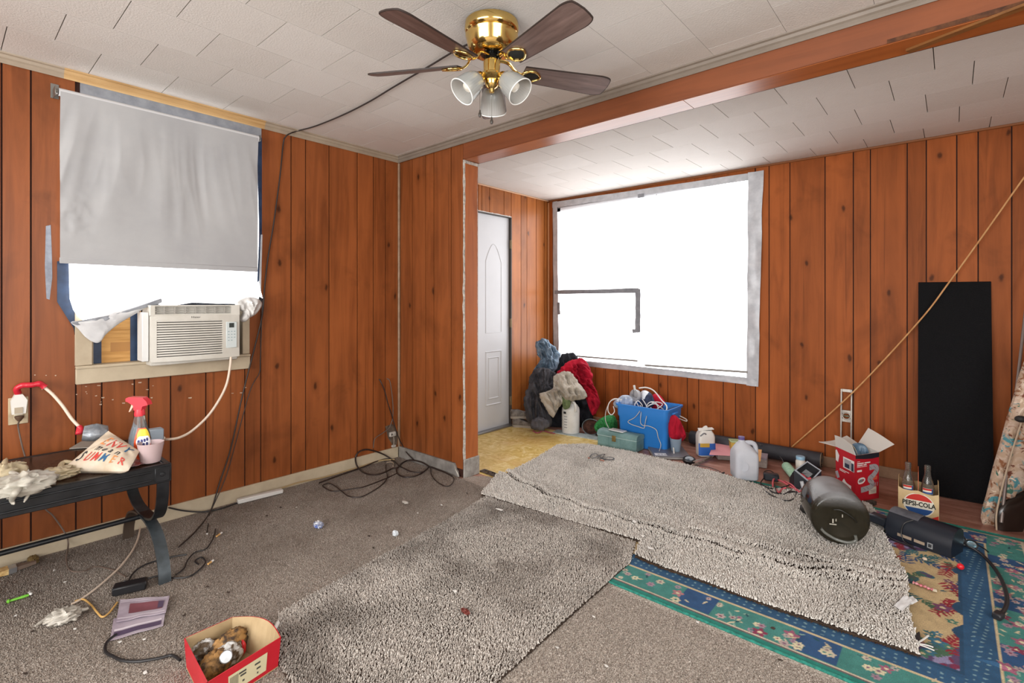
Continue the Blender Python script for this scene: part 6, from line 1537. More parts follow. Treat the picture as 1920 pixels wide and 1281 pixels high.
solo(puff_mb([P_(*p, 4.30) for p in [(1248, 772), (1256, 766), (1272, 761), (1278, 763), (1272, 768), (1256, 776), (1250, 778)]], 0.02, 0.6, 0.006, 12, 8, normal=FRONT), 'navy_glove', M('navy_cloth', '#3d4660', 0.9), 'navy glove hanging over the right rim of the blue bin', 'glove', ang=60)
gd = thing('desk_fan', 'small round grey desk fan head on top of the blue bin', 'fan', P_(1192, 742))
c = P_(1190, 742, 4.38); X_ = aim(c, Vector((-0.35, -0.9, 0.15)))
GP = M('grey_gadget', '#a3a4a6', 0.5, col2='#8b8c90', vs_=20)
MB().lathe([(0, -0.05), (0.03, -0.05), (0.050, -0.03), (0.056, 0.0), (0.052, 0.012), (0.020, 0.016), (0.0, 0.016)], 28, X_).build('housing', GP, gd)
MB().lathe([(0.0, 0.018), (0.012, 0.018), (0.012, 0.022), (0.0, 0.022)], 16, X_).box((0, 0.028, 0.018), (0.004, 0.045, 0.003), X_).box((0.025, -0.01, 0.018), (0.045, 0.004, 0.003), X_).build('dial', M('gadget_dark', '#6f7074', 0.5), gd)
c2 = P_(1209, 742, 4.42); MB().lathe([(0, -0.03), (0.04, -0.03), (0.046, 0.0), (0.03, 0.02), (0, 0.02)], 22, aim(c2, Vector((0.4, -0.9, 0.1)))).build('housing', M('silver_gadget', '#b9bcc2', 0.35, 0.3), gd)
MB().tube([P_(1191, 735, 4.38), P_(1189, 723, 4.38)], 0.010, 10).build('stem', M('stem_white', '#cfcfc9', 0.5), gd)
WC = M('white_cable', '#d2cfca', 0.45); WC2 = M('pale_cable', '#b9b7b4', 0.45)
def onfront(px, off=0.006):
    return [wy(u, v, by0 - 0.012 + 0.03 * max(0, min(1, (v - 775) / 70)) - off) for u, v in px]
def pcab(label, px, dist, r=0.004, mat=WC, name='usb_cable', n=8):
    ds = dist if isinstance(dist, (list, tuple)) else [dist] * len(px)
    return cable(name, label, [P_(u, v, d) for (u, v), d in zip(px, ds)], r, mat, 'cable', n=n)
pcab('thick white cord arching from the bin top down over its right corner to the floor', [(1198, 728), (1212, 727), (1226, 733), (1240, 750), (1250, 762), (1249, 775), (1252, 792), (1257, 812), (1261, 826), (1263, 842), (1263, 856), (1256, 866)], [4.4, 4.38, 4.33, 4.28, 4.22, 4.17, 4.16, 4.13, 4.08, 4.02, 3.96, 3.90], 0.0055)
pcab('white cable hanging in a wide loop over the left rim of the bin', [(1166, 750), (1152, 748), (1142, 756), (1140, 770), (1146, 778), (1152, 772), (1150, 762)], 4.36)
pcab('pale cable trailing from the left rim of the bin onto the green mesh bag', [(1162, 748), (1146, 752), (1137, 768), (1135, 786), (1140, 800), (1146, 808), (1150, 806)], 4.40, 0.0032, WC2)
cable('usb_cable', 'thin pale cord drooping in a V across the front of the blue bin', [P_(1200, 766, 4.36)] + onfront([(1199, 772), (1190, 783), (1178, 790), (1182, 795), (1196, 800), (1207, 803), (1209, 797), (1212, 782)]) + [P_(1217, 766, 4.36)], 0.003, WC2, 'cable')
cable('usb_cable', 'white cord running down the right half of the blue bin front', [P_(1203, 766, 4.36)] + onfront([(1202, 774), (1201, 792), (1206, 798), (1216, 799), (1230, 806), (1234, 820), (1239, 834)]) + [fl(1236, 846, 0.03)], 0.003, WC2, 'cable')
for k, px in enumerate(([(1192, 752), (1200, 765), (1210, 766), (1216, 756), (1226, 754), (1236, 762), (1244, 768)], [(1196, 770), (1190, 760), (1196, 752), (1204, 760), (1202, 768)], [(1208, 770), (1218, 760), (1230, 758), (1234, 768), (1226, 772), (1220, 764)], [(1222, 772), (1234, 766), (1242, 758), (1232, 754), (1222, 756)], [(1204, 748), (1212, 762), (1206, 770), (1200, 760)])):
    pcab(['white cable zigzagging along the front rim inside the bin', 'white cable loop at the left of the cable knot in the bin', 'white cable curled in the middle of the cable knot in the bin', 'white cable curled against the red cloth in the bin', 'short white cable standing up out of the bin before the navy cloth'][k], px, 4.32 - 0.012 * k, 0.0042)
for k, px in enumerate(([(1254, 776), (1264, 782), (1276, 796), (1280, 800), (1274, 800), (1264, 788), (1256, 778)], [(1256, 772), (1270, 778), (1286, 786), (1287, 790), (1276, 786), (1260, 778)], [(1258, 780), (1264, 790), (1258, 802), (1253, 812)])):
    pcab(['looped white cable hanging off the right rim of the bin', 'pale cable loop sticking out right of the bin', 'white cable end dangling behind the right corner of the bin'][k], px, 4.24, 0.004)
# red bag behind the bin
m_ = puff_mb([P_(*p, 4.10) for p in [(1253, 790), (1262, 778), (1272, 784), (1280, 800), (1286, 818), (1278, 828), (1262, 832), (1254, 815)]], 0.05, 0.6, 0.04, 20, 9, normal=FRONT)
m_.v = [(p[0], min(p[1], EF - 0.02), max(p[2], 0.003)) for p in m_.v]
solo(m_, 'red_bag', REDC, 'red cloth bag slumped on the floor against the right side of the blue bin', 'bag', ang=60)
# teal toolbox
t0, t1 = fl(1120, 836), fl(1193, 851)
d = (t1 - t0).normalized(); X_ = frame((t0.x, t0.y, 0.003), d); L2 = (t1 - t0).length; TB_ = M('toolbox_teal', '#6f8f8e', 0.5, col2='#587674', vs_=9)
tb = thing('toolbox', 'grey teal metal toolbox on the floor in front of the blue bin', 'toolbox', (t0 + t1) / 2)
MB().box((L2 / 2, 0.072, 0.047), (L2, 0.145, 0.094), X_, 0.006).build('body', TB_, tb)
lidp = [(0.0, 0.095), (0.0, 0.112), (0.012, 0.128), (0.045, 0.136), (0.10, 0.136), (0.133, 0.128), (0.145, 0.112), (0.145, 0.095)]
MB().prism([X_ @ Vector((-0.003, y, z)) for y, z in lidp], X_.to_3x3() @ Vector((L2 + 0.006, 0, 0))).build('lid', TB_, tb, 40)
MB().box((L2 / 2, 0.072, 0.0945), (L2 + 0.004, 0.149, 0.004), X_).build('seam', M('toolbox_light', '#9fb3b0', 0.5), tb, 0)
MB().box((L2 * 0.44, -0.003, 0.085), (0.035, 0.006, 0.05), X_, 0.002).tube([X_ @ Vector((L2 * 0.44 - 0.008, -0.007, 0.1)), X_ @ Vector((L2 * 0.44 - 0.008, -0.008, 0.075)), X_ @ Vector((L2 * 0.44 + 0.008, -0.008, 0.075)), X_ @ Vector((L2 * 0.44 + 0.008, -0.007, 0.1))], 0.002, 6).build('latch', M('latch_brass', '#8a7648', 0.4, 0.7), tb)
mbh = MB().box((L2 * 0.30, -0.001, 0.045), (0.003, 0.003, 0.08), X_).box((L2 * 0.60, -0.001, 0.045), (0.003, 0.003, 0.08), X_); mbh.build('rib', TB_, tb, 0)
XP_ = X_ @ T(L2 * 0.45, 0.06, 0.137) @ Rz(-0.1)
ph = thing('phone', 'pale phone lying on the lid of the teal toolbox', 'phone', XP_.translation)
MB().box((0, 0, 0.005), (0.14, 0.07, 0.009), XP_, 0.003).build('body', M('phone_pale', '#c2c4c4', 0.35), ph)
MB().box((0, 0, 0.0098), (0.115, 0.058, 0.001), XP_).build('screen', M('phone_screen', '#b3b5b3', 0.15, spec=0.8), ph, 0)
gcable('grey cord from the right end of the toolbox to the laptop', [(1192, 846), (1200, 834), (1214, 838), (1226, 848), (1232, 852)], 0.003, WC2, z=0.01)
gcable('thin dark wire in front of the right end of the toolbox', [(1198, 836), (1190, 846), (1184, 856), (1178, 864), (1172, 866)], 0.0025, BLK, z=0.012)
# laptop, cup
l0, l1, l2 = fl(1226, 862), fl(1296, 864), fl(1233, 837)
X_ = frame((l0.x, l0.y, 0.003), l1 - l0); LW, LD = (l1 - l0).length, (l2 - l0).length * 0.98
lp_ = thing('laptop', 'closed grey laptop on the floor right of the blue bin', 'laptop', (l0 + l1) / 2)
LG = M('laptop_grey', '#77767c', 0.4, metal=0.3); LGB = M('laptop_base', '#9a9896', 0.45)
MB().box((LW / 2, LD / 2, 0.009), (LW, LD, 0.016), X_, 0.004).build('base', LGB, lp_)
MB().box((LW / 2, LD / 2, 0.022), (LW, LD, 0.009), X_, 0.003).build('lid', LG, lp_)
MB().box((0.06, 0.045, 0.0268), (0.09, 0.06, 0.0006), X_).build('sticker', M('sticker_white', '#d8d8d8', 0.5), lp_, 0)
for k in range(3): MB().box((0.045 + 0.025 * k, 0.04, 0.0274), (0.018, 0.03, 0.0003), X_).build('print', M('sticker_grey', '#a8a8ac', 0.5), lp_, 0)
c = fl(1267, 846, 0.027)
solo(MB().lathe([(0.0, 0.002), (0.034, 0.002), (0.036, 0.006), (0.046, 0.105), (0.0445, 0.105), (0.0345, 0.008), (0.0, 0.006)], 32, T(c.x, c.y, 0.027), cap=False), 'plastic_cup', M('cup_clear_blue', '#b9d0e6', 0.12, trans=0.6, ior=1.2), 'clear bluish plastic cup standing on the closed laptop', 'cup')
# antifreeze style jug with cut top
c = fl(1317, 858); c.y += 0.06
aj = thing('cut_jug', 'white jug with cut open top and blue label right of the laptop', 'jug', (c.x, c.y, 0.003)); XJ2 = T(c.x, c.y, 0.003) @ Rz(YAW)
mb = MB(); vs2 = []; lev = [(0.058, 0.040, 0.0), (0.064, 0.045, 0.008), (0.066, 0.047, 0.11), (0.066, 0.047, 0.155), (0.060, 0.044, 0.178), (0.044, 0.036, 0.205)]
for w, d, z in lev: vs2 += [XJ2 @ Vector((x, y, z)) for x, y in rrect(w, d, 0.022)]
mb.add(vs2, [(j * 24 + i, j * 24 + (i + 1) % 24, (j + 1) * 24 + (i + 1) % 24, (j + 1) * 24 + i) for j in range(len(lev) - 1) for i in range(24)] + [tuple(range(23, -1, -1))])
mb.build('body', M('oil_jug_white', '#d6d3cd', 0.4), aj, 40)
MB().grid(lambda u, v: XJ2 @ Vector((-0.067 + 0.134 * u, -0.0478 - 0.0006 + 0.010 * (abs(2 * u - 1)) ** 6, 0.012 + 0.095 * v)), 12, 4).build('label', M('label_royal', '#2b5fae', 0.4), aj, 60)
MB().grid(lambda u, v: XJ2 @ Vector((-0.058 + 0.074 * u, -0.0495 + 0.004 * (abs(2 * u - 1)) ** 6 * (u < .3), 0.078 + 0.030 * v)), 8, 3).build('label', M('label_gold', '#b9973f', 0.4), aj, 60)
MB().prism([XJ2 @ Vector(p) for p in [(-0.062, -0.03, 0.200), (0.058, -0.03, 0.213), (0.062, 0.02, 0.213), (-0.05, 0.03, 0.205)]], (0, 0, 0.006)).build('folded_flap', M('oil_jug_white', '#d6d3cd', 0.4), aj, 0)
MB().prism([XJ2 @ Vector(p) for p in [(-0.03, -0.02, 0.203), (-0.01, -0.02, 0.228), (0.010, -0.02, 0.236), (0.012, -0.02, 0.205)]], XJ2.to_3x3() @ Vector((0, 0.03, 0))).build('spout', M('oil_jug_white', '#d6d3cd', 0.4), aj, 0)
MB().tube(smooth([XJ2 @ Vector(p) for p in [(-0.056, -0.046, 0.165), (-0.03, -0.052, 0.188), (-0.012, -0.048, 0.180)]], 6), 0.005, 8).build('handle_gap', M('gadget_dark', '#6f7074', 0.5), aj)
# black headphones / goggles in front
c = fl(1292, 870); X_ = T(c.x, c.y, 0.03) @ Rz(0.6) @ Rx(0.5)
hd = thing('headlamp', 'black headlamp with strap on the floor before the blue labelled jug', 'headlamp', (c.x, c.y, 0.003))
MB().lathe([(0, -0.022), (0.030, -0.022), (0.040, -0.012), (0.040, 0.010), (0.034, 0.016), (0.028, 0.012), (0.0, 0.010)], 26, X_, sx=1.15, sy=0.8).build('lamp_body', BKP, hd)
MB().lathe([(0.0, 0.012), (0.027, 0.012), (0.027, 0.015), (0, 0.016)], 22, X_, sx=1.15, sy=0.8).build('lens', M('dark_lens', '#2c3440', 0.08, spec=0.8), hd)
sp_ = [fl(1300, 866, .03), fl(1310, 862, .04), fl(1322, 860, .03), fl(1334, 856, .02), fl(1328, 860, .012), fl(1312, 868, .012), fl(1298, 872, .012)]
MB().tube(smooth(sp_, 6), 0.009, 8, flat=(1, .25)).build('strap', M('strap_brown', '#5c4a40', 0.7, col2='#8a7d74', vs_=40), hd)
gcable('black wire running from the headlamp toward the milk jug', [(1302, 872), (1318, 874), (1334, 878), (1352, 885)], 0.0025, BLK, z=0.008)
# pink folder, tub, books
f0, f1, f2, f3 = fl(1330, 853, .055), fl(1385, 856, .055), fl(1392, 838, .06), fl(1338, 832, .06)
solo(MB().prism([f0, f1, f2, f3], (0, 0, 0.004)), 'pink_folder', M('pink_card', '#dc9aa2', 0.6), 'pink card folder lying on the stacked boxes behind the milk jug', 'folder', ang=0)
bk0 = (f0 + f1 + f2 + f3) / 4
solo(MB().box((0, 0, 0.028), (0.22, 0.17, 0.05), frame((bk0.x + 0.03, bk0.y + 0.01, 0.003), f1 - f0), 0.003), 'grey_book', M('grey_book', '#8d8580', 0.7, col2='#6d6661', vs_=16), 'thick grey book on the floor under the pink folder', 'book')
c = fl(1377, 845, .064); X_ = frame((c.x + 0.01, c.y + 0.03, 0.0645), f1 - f0)
tub = thing('plastic_tub', 'yellow green translucent plastic tub on the pink folder', 'tub', (c.x, c.y + .03, 0.0645))
MB().box((0, 0, 0.034), (0.105, 0.085, 0.066), X_, 0.006, taper=0.1).build('tub', M('tub_yellow', '#c8a94f', 0.4, trans=0.15), tub)
MB().box((0, 0, 0.071), (0.112, 0.092, 0.010), X_, 0.004).build('lid', M('tub_green', '#b4c79a', 0.4, trans=0.2), tub)
c = fl(1419, 876); X_ = frame((c.x - 0.02, c.y + 0.06, 0.003), Vector((0.98, 0.2, 0)))
wb = thing('small_box', 'white and grey carton standing right behind the milk jug', 'box', (c.x, c.y + .06, 0.003))
MB().box((0.02, 0, 0.03), (0.11, 0.15, 0.06), X_, 0.002).build('carton', M('carton_white', '#b9b2ac', 0.6, col2='#97908a', vs_=30), wb, 0)
MB().box((0.02, 0, 0.066), (0.112, 0.152, 0.010), X_, 0.002).build('lid', M('carton_lid', '#8d8792', 0.6), wb, 0)
q = [fl(1410, 864, .074), fl(1426, 866, .074), fl(1428, 845, .12), fl(1413, 844, .12)]
solo(MB().prism(q, (0.0, 0.004, 0.006)), 'orange_envelope', M('orange_paper', '#d9a36b', 0.7), 'pale orange envelope propped on the white carton beside the milk jug', 'envelope', ang=0)
# milk jug
c = fl(1391, 905); c.y += 0.05
mj = thing('milk_jug', 'translucent white gallon milk jug with purple cap at the edge of the shag', 'jug', (c.x, c.y, 0.02)); XM = T(c.x, c.y, 0.02) @ Rz(YAW - 0.12)
MILK = M('milky_plastic', '#dfe2ea', 0.35, trans=0.3, ior=1.2, col2='#d0d4de', vs_=6)
mb = MB(); vs2 = []; lev = [(0.066, 0.066, 0.0), (0.075, 0.075, 0.010), (0.077, 0.077, 0.06), (0.077, 0.077, 0.15), (0.074, 0.074, 0.178), (0.060, 0.060, 0.212), (0.036, 0.036, 0.238), (0.021, 0.021, 0.25), (0.019, 0.019, 0.262)]
for w, d, z in lev: vs2 += [XM @ Vector((x * 1.0 - 0.018 * max(0, (z - 0.18) / 0.08), y, z)) for x, y in rrect(w, d, min(w * 0.99, 0.028 if z < 0.2 else w * 0.9))]
mb.add(vs2, [(j * 24 + i, j * 24 + (i + 1) % 24, (j + 1) * 24 + (i + 1) % 24, (j + 1) * 24 + i) for j in range(len(lev) - 1) for i in range(24)] + [tuple(range(23, -1, -1)), tuple((len(lev) - 1) * 24 + i for i in range(24))])
mb.build('body', MILK, mj, 50)
MB().lathe([(0, 0.262), (0.0205, 0.262), (0.021, 0.282), (0, 0.283)], 24, XM @ T(-0.018, 0, 0)).build('cap', M('purple_cap', '#5d4f83', 0.4), mj)
MB().tube(smooth([XM @ Vector(p) for p in [(0.0, 0, 0.236), (0.04, 0.0, 0.242), (0.068, 0.0, 0.228), (0.076, 0.0, 0.19), (0.074, 0, 0.13), (0.062, 0, 0.11)]], 6), 0.016, 12).build('handle', MILK, mj, 60)
MB().lathe([(0.0, 0.0), (0.03, 0.001), (0.033, 0.003), (0.028, 0.002), (0.0, 0.0005)], 24, aim(XM @ Vector((-0.03, -0.0765, 0.10)), XM.to_3x3() @ Vector((-0.2, -1, 0)))).build('dimple', MILK, mj, 60)
# black rolled mat
r0, r1 = Vector((1.60, EF - 0.085, 0.067)), Vector((2.575, EF - 0.085, 0.067))
rm = thing('rolled_mat', 'long dark grey rolled mat lying along the foot of the far wall', 'mat', (2.08, EF - 0.085, 0.003))
MATD = M('mat_dark', '#3a3b42', 0.6, col2='#2c2d33', vs_=10)
sp_ = []
mb = MB(); nS = 110; vs2 = []
for k in range(nS + 1):
    a = k / nS * 2 * PI * 3.0; rr_ = 0.020 + 0.042 * k / nS
    vs2 += [(r0.x, r0.y + rr_ * math.cos(a), r0.z + rr_ * math.sin(a)), (r1.x, r1.y + rr_ * math.cos(a), r1.z + rr_ * math.sin(a))]
mb.add(vs2, [(2 * k, 2 * k + 1, 2 * k + 3, 2 * k + 2) for k in range(nS)]); mb.build('roll', MATD, rm, 60)
MB().tube([(r1.x - 0.001, r1.y + (0.020 + 0.042 * k / nS) * math.cos(k / nS * 2 * PI * 3), r1.z + (0.020 + 0.042 * k / nS) * math.sin(k / nS * 2 * PI * 3)) for k in range(nS + 1)], 0.0026, 5).build('roll_edge', M('mat_edge', '#8b8070', 0.7), rm)
# ================================================================== right side of the room
RUGZ = 0.018
# mint paint roller
a_, b_ = fl(1474, 874, 0.036), fl(1493, 896, 0.036)
rl = thing('paint_roller', 'mint green paint roller with a thin wire handle on the floor by the rolled mat', 'paint roller', (a_ + b_) / 2 - Vector((0, 0, 0.033)))
d = b_ - a_
MB().lathe([(0.006, 0), (0.026, 0.0), (0.031, 0.006), (0.032, 0.02), (0.032, d.length - 0.02), (0.031, d.length - 0.006), (0.026, d.length), (0.006, d.length)], 26, aim(a_, d)).build('sleeve', M('mint_nap', '#a9cdb3', 0.9, col2='#8fb79b', vs_=60, bmp=0.4, bs_=150), rl, 40)
MB().tube(smooth([b_, a_ - d * 0.1, fl(1462, 856, 0.05), fl(1440, 842, 0.06), wy(1426, 834, EF - 0.16)], 6), 0.003, 8).build('wire_handle', M('grey_wire', '#6f6f72', 0.4, 0.6), rl)
# pill bottle
c = fl(1501, 884); 
pbt = thing('pill_bottle', 'white bottle with pale blue cap standing behind the black charger box', 'bottle', (c.x, c.y, 0.003))
MB().lathe([(0, 0), (0.030, 0), (0.032, 0.004), (0.032, 0.072), (0.026, 0.084), (0, 0.084)], 28, T(c.x, c.y, 0.003)).build('bottle_body', M('bottle_white', '#d6d1c8', 0.4), pbt)
MB().lathe([(0, 0.084), (0.029, 0.084), (0.030, 0.104), (0.028, 0.107), (0, 0.107)], 28, T(c.x, c.y, 0.003)).build('cap', M('cap_blue', '#8fb6cf', 0.4), pbt)
# black charger box with light framed recess
D0 = 3.20
fr4 = [P_(1489, 882, D0 + 0.04), P_(1513, 865, D0 + 0.10), P_(1540, 883, D0 + 0.03), P_(1518, 906, D0)]
cb_ = sum(fr4, Vector()) / 4
nrm = (fr4[1] - fr4[0]).cross(fr4[3] - fr4[0]).normalized()
if nrm.dot(CAM - cb_) < 0: nrm = -nrm
jb_ = thing('charger_box', 'black battery charger box with light framed open recess among red and black leads', 'charger', (cb_.x, cb_.y, 0.003))
bk = [p - nrm * 0.13 + SR * 0.045 for p in fr4]
low_ = [Vector((p.x, p.y, max(0.004, p.z - 0.055))) for p in fr4]
mb = MB()
O8 = fr4 + bk; 
mb.add([tuple(p) for p in O8], [(4, 5, 6, 7), (0, 4, 7, 3), (0, 1, 5, 4), (1, 2, 6, 5), (2, 3, 7, 6)])
foot = [fr4[0], fr4[3], fr4[2], bk[2], bk[1], bk[0]]
mb.add([tuple(p) for p in foot] + [(p.x, p.y, 0.003) for p in foot], [((i + 1) % 6, i, 6 + i, 6 + (i + 1) % 6) for i in range(6)] + [tuple(range(11, 5, -1))])
mb.v = [(p[0], p[1], max(p[2], 0.003)) for p in mb.v]
NAVB = M('charger_black', '#23262d', 0.45, col2='#1b1d23', vs_=12)
mb.build('body', NAVB, jb_, 20)
mi_ = [cb_ + (p - cb_) * 0.86 for p in fr4]
fb = MB()
fb.add([tuple(p + nrm * 0.004) for p in fr4] + [tuple(p + nrm * 0.004) for p in mi_] + [tuple(p) for p in fr4] + [tuple(p - nrm * 0.05) for p in mi_], [(i, (i + 1) % 4, 4 + (i + 1) % 4, 4 + i) for i in range(4)] + [((i + 1) % 4, i, 8 + i, 8 + (i + 1) % 4) for i in range(4)] + [(4 + i, 4 + (i + 1) % 4, 12 + (i + 1) % 4, 12 + i) for i in range(4)])
fb.m = [0] * 8 + [1] * 4
fb.build('frame', [M('charger_rim', '#9aa0a8', 0.4), M('recess_dark', '#2d2c2f', 0.6)], jb_, 0)
MB().add([tuple(p - nrm * 0.0499 + nrm * 0.001) for p in mi_], [(0, 1, 2, 3)]).build('recess', M('recess_dark', '#2d2c2f', 0.6), jb_, 0)
def inrec(u, v, o=0.0): return mi_[0].lerp(mi_[1], u).lerp(mi_[3].lerp(mi_[2], u), v) - nrm * (0.046 - o)
mb = MB()
for k in range(6): mb.prism([inrec(0.45 + k * 0.07, 0.35), inrec(0.49 + k * 0.07, 0.35), inrec(0.49 + k * 0.07, 0.9), inrec(0.45 + k * 0.07, 0.9)], nrm * 0.006)
o = mb.build('vent_bars', M('grey_bar', '#8f9092', 0.5), jb_, 0); o['kind'] = 'stuff'
MB().tube(smooth([inrec(0.05, 0.15, .02), inrec(0.15, 0.5, .03), inrec(0.12, 0.8, .03), inrec(0.3, 0.95, .035)], 6), 0.012, 10, flat=(1, .7)).build('red_clamp', M('clamp_red', '#c23a48', 0.4), jb_)
MB().tube([P_(1503, 903, D0 - .02), P_(1508, 921, D0 - .03)], 0.011, 10).build('clamp', M('clamp_pale', '#b8bcc0', 0.35), jb_)
# leads and adapter
c = fl(1446, 905); X_ = frame((c.x, c.y, 0.012), Vector((0.9, 0.25, 0)))
solo(MB().box((0, 0, 0.026), (0.095, 0.06, 0.048), X_, 0.010), 'power_adapter', M('adapter_dark', '#23272d', 0.45), 'dark power adapter lying on the tangled leads left of the charger box', 'adapter')
LR = M('lead_red', '#c4525c', 0.45)
Lz = 0.03
def lead(label, uv, r, mat): return cable('charger_lead', label, smooth([fl(u, v, Lz + (0.01 if i % 2 else 0)) for i, (u, v) in enumerate(uv)], 7), r, mat, 'cable', sm=False)
lead('black lead swinging in the widest loop of the tangle over the shag edge', [(1432, 897), (1426, 906), (1430, 916), (1444, 927), (1462, 936), (1478, 939), (1488, 934), (1494, 922)], 0.0036, BLK)
lead('black lead in the middle of the tangle', [(1428, 908), (1440, 915), (1456, 916), (1474, 912), (1486, 906), (1496, 898)], 0.0042, BLK)
lead('black lead lying along the front of the tangle to the carboy', [(1438, 916), (1452, 924), (1470, 926), (1488, 922), (1500, 928), (1514, 929), (1528, 926)], 0.0046, BLK)
lead('thin black lead curling back to the adapter', [(1452, 908), (1456, 922), (1464, 928), (1476, 924), (1488, 916), (1500, 912)], 0.0034, BLK)
lead('black lead loop behind the adapter on the red floor', [(1440, 897), (1432, 890), (1434, 884), (1444, 883), (1452, 888)], 0.003, BLK)
lead('red lead bent up beside the adapter', [(1449, 912), (1450, 900), (1456, 899), (1470, 905), (1484, 914), (1498, 922)], 0.0055, LR)
lead('red lead running to the right under the charger box', [(1470, 902), (1484, 909), (1494, 918), (1506, 922), (1524, 921)], 0.005, LR)
lead('short red lead with clip in the middle of the tangle', [(1456, 918), (1460, 924), (1466, 918), (1474, 915)], 0.006, LR)
lead('pale lead looping in front of the charger box', [(1489, 900), (1496, 906), (1501, 915), (1498, 921), (1492, 923)], 0.0036, WC2)
# spirit level
lv = thing('spirit_level', 'grey metal spirit level standing against the far wall behind the red carton', 'level', (2.72, 1.92, 0.003))
XL = frame((2.682, 1.905, 0.003), (1, 0, 0)) @ Rx(-0.065)
ALU = M('dull_aluminium', '#8f8880', 0.35, 0.65, col2='#77706a', vs_=14)
for x in (0.005, 0.067): MB().box((x, 0.0, 0.295), (0.010, 0.022, 0.59), XL, 0.001).build('rail', ALU, lv)
for z0, z1_ in ((0.0, 0.04), (0.105, 0.145), (0.20, 0.228), (0.355, 0.378), (0.415, 0.438), (0.570, 0.59)): MB().box((0.036, 0, (z0 + z1_) / 2), (0.054, 0.008, z1_ - z0), XL).build('web', ALU, lv)
for z in (0.172, 0.397): 
    MB().tube([XL @ Vector((0.036 + 0.024 * math.cos(q), -0.004, z + 0.024 * math.sin(q))) for q in [2 * PI * i / 24 for i in range(24)]], 0.0045, 8, closed=True).build('vial_ring', M('ring_pale', '#b5aea5', 0.4, 0.3), lv)
    MB().tube([XL @ Vector((0.020, 0, z)), XL @ Vector((0.052, 0, z))], 0.006, 10).build('vial', M('vial_green', '#7a7c60', 0.1, trans=0.4), lv)
# thin pale dowel leaning across the wall
dp = [wy(1485, 838, EF - 0.03)] + [wy(u, v, EF - 0.075) for u, v in [(1600, 735), (1722, 604), (1780, 529), (1850, 432), (1920, 333)]] + [wy(1985, 245, EF - 0.03)]
solo(MB().tube(smooth(dp, 8), 0.0048, 8), 'wooden_rod', M('pale_rod', '#cfa06c', 0.6, col2='#b98450', vs_=20), 'long thin pale wooden rod slanting across the far wall over the black panel', 'rod')
# black foam panel
bl0, br0 = Vector((3.128, 1.735, 0.004)), Vector((3.485, 1.75, 0.004)); tl, tr = Vector((3.124, 1.935, 1.356)), Vector((3.479, 1.935, 1.352))
FOAM = M('black_panel', '#161618', 0.85, col2='#101012', spec=0.15, vs_=160, bmp=0.3, bs_=300)
pn = MB().prism([bl0, br0, tr, tl], (0, 0.018, 0.003))
solo(pn, 'black_panel', FOAM, 'tall black rectangular panel leaning against the far wall', 'panel', ang=0)
# red carton with open white flaps
C0, CR, CL = fl(1604, 942, 0.003), fl(1648, 934, 0.003), fl(1567, 920, 0.003)
CBk = CR + CL - C0; H_ = 0.285
rbx = thing('red_carton', 'tall red printed cardboard carton with open white flaps behind the glass carboy', 'box', (C0 + CBk) / 2)
CRED = M('carton_red', '#b71d2c', 0.4, spec=0.5, var=0.08, vs_=7); CW = M('carton_inside', '#c9c5be', 0.7); CBLK = M('carton_black', '#22242c', 0.4)
up = Vector((0, 0, H_))
def facep(P, Q, s_, t, off=0.0012):
    n = (Q - P).cross(Vector((0, 0, 1))).normalized()
    if n.dot(CAM - P) < 0: n = -n
    return P.lerp(Q, s_) + Vector((0, 0, H_ * t)) + n * off
def face_quad(P, Q, s0, s1, t0, t1, mat, nm='print', off=0.0012):
    return MB().add([facep(P, Q, s0, t0, off), facep(P, Q, s1, t0, off), facep(P, Q, s1, t1, off), facep(P, Q, s0, t1, off)], [(0, 1, 2, 3)]).build(nm, mat, rbx, 0)
def face_poly(P, Q, pts, mat, nm='print', off=0.0014):
    return MB().add([facep(P, Q, s_, t, off) for s_, t in pts], [tuple(range(len(pts)))]).build(nm, mat, rbx, 0)
def face_line(P, Q, pts, w, mat, nm='print', off=0.0016):
    q = smooth([facep(P, Q, s_, t, off) for s_, t in pts], 6); n = (Q - P).cross(Vector((0, 0, 1))).normalized(); vs2 = []
    for i, p in enumerate(q):
        dd = (q[min(i + 1, len(q) - 1)] - q[max(i - 1, 0)]).normalized(); sd = dd.cross(n) * w / 2; vs2 += [p - sd, p + sd]
    return MB().add(vs2, [(2 * i, 2 * i + 1, 2 * i + 3, 2 * i + 2) for i in range(len(q) - 1)]).build(nm, mat, rbx, 0)
for P, Q in ((C0, CR), (CL, C0), (CR, CBk), (CBk, CL)):
    mid = (C0 + CBk) / 2; n = ((P + Q) / 2 - mid).normalized()
    mb = MB().add([P, Q, Q + up, P + up, P - n * 0.003, Q - n * 0.003, Q + up - n * 0.003, P + up - n * 0.003], [(0, 1, 2, 3), (7, 6, 5, 4), (3, 2, 6, 7)]); mb.m = [0, 1, 1]
    mb.build('wall_panel', [CRED, CW], rbx, 0)
MB().add([C0, CR, CBk, CL], [(0, 1, 2, 3)]).build('base_panel', CW, rbx, 0)
face_poly(C0, CR, [(0, 0.93), (0.35, 0.90), (0.7, 0.885), (1.0, 0.90), (1, 1), (0, 1)], CBLK)
PW = M('print_white', '#ddd9d6', 0.5); PG = M('print_grey', '#a09b9f', 0.5); PGD = M('print_grey_dark', '#7d7478', 0.5); PD = M('print_navy', '#2a3448', 0.5); PO = M('print_orange', '#cf5a43', 0.5)
for k, (s0, s1, t) in enumerate(((0.06, 0.34, 0.815), (0.37, 0.62, 0.815), (0.06, 0.30, 0.775), (0.33, 0.46, 0.775), (0.06, 0.22, 0.740), (0.24, 0.48, 0.740), (0.06, 0.18, 0.855))): face_quad(C0, CR, s0, s1, t - (0.012 if k < 4 else 0.005), t + (0.012 if k < 4 else 0.005), PW, 'text_line')
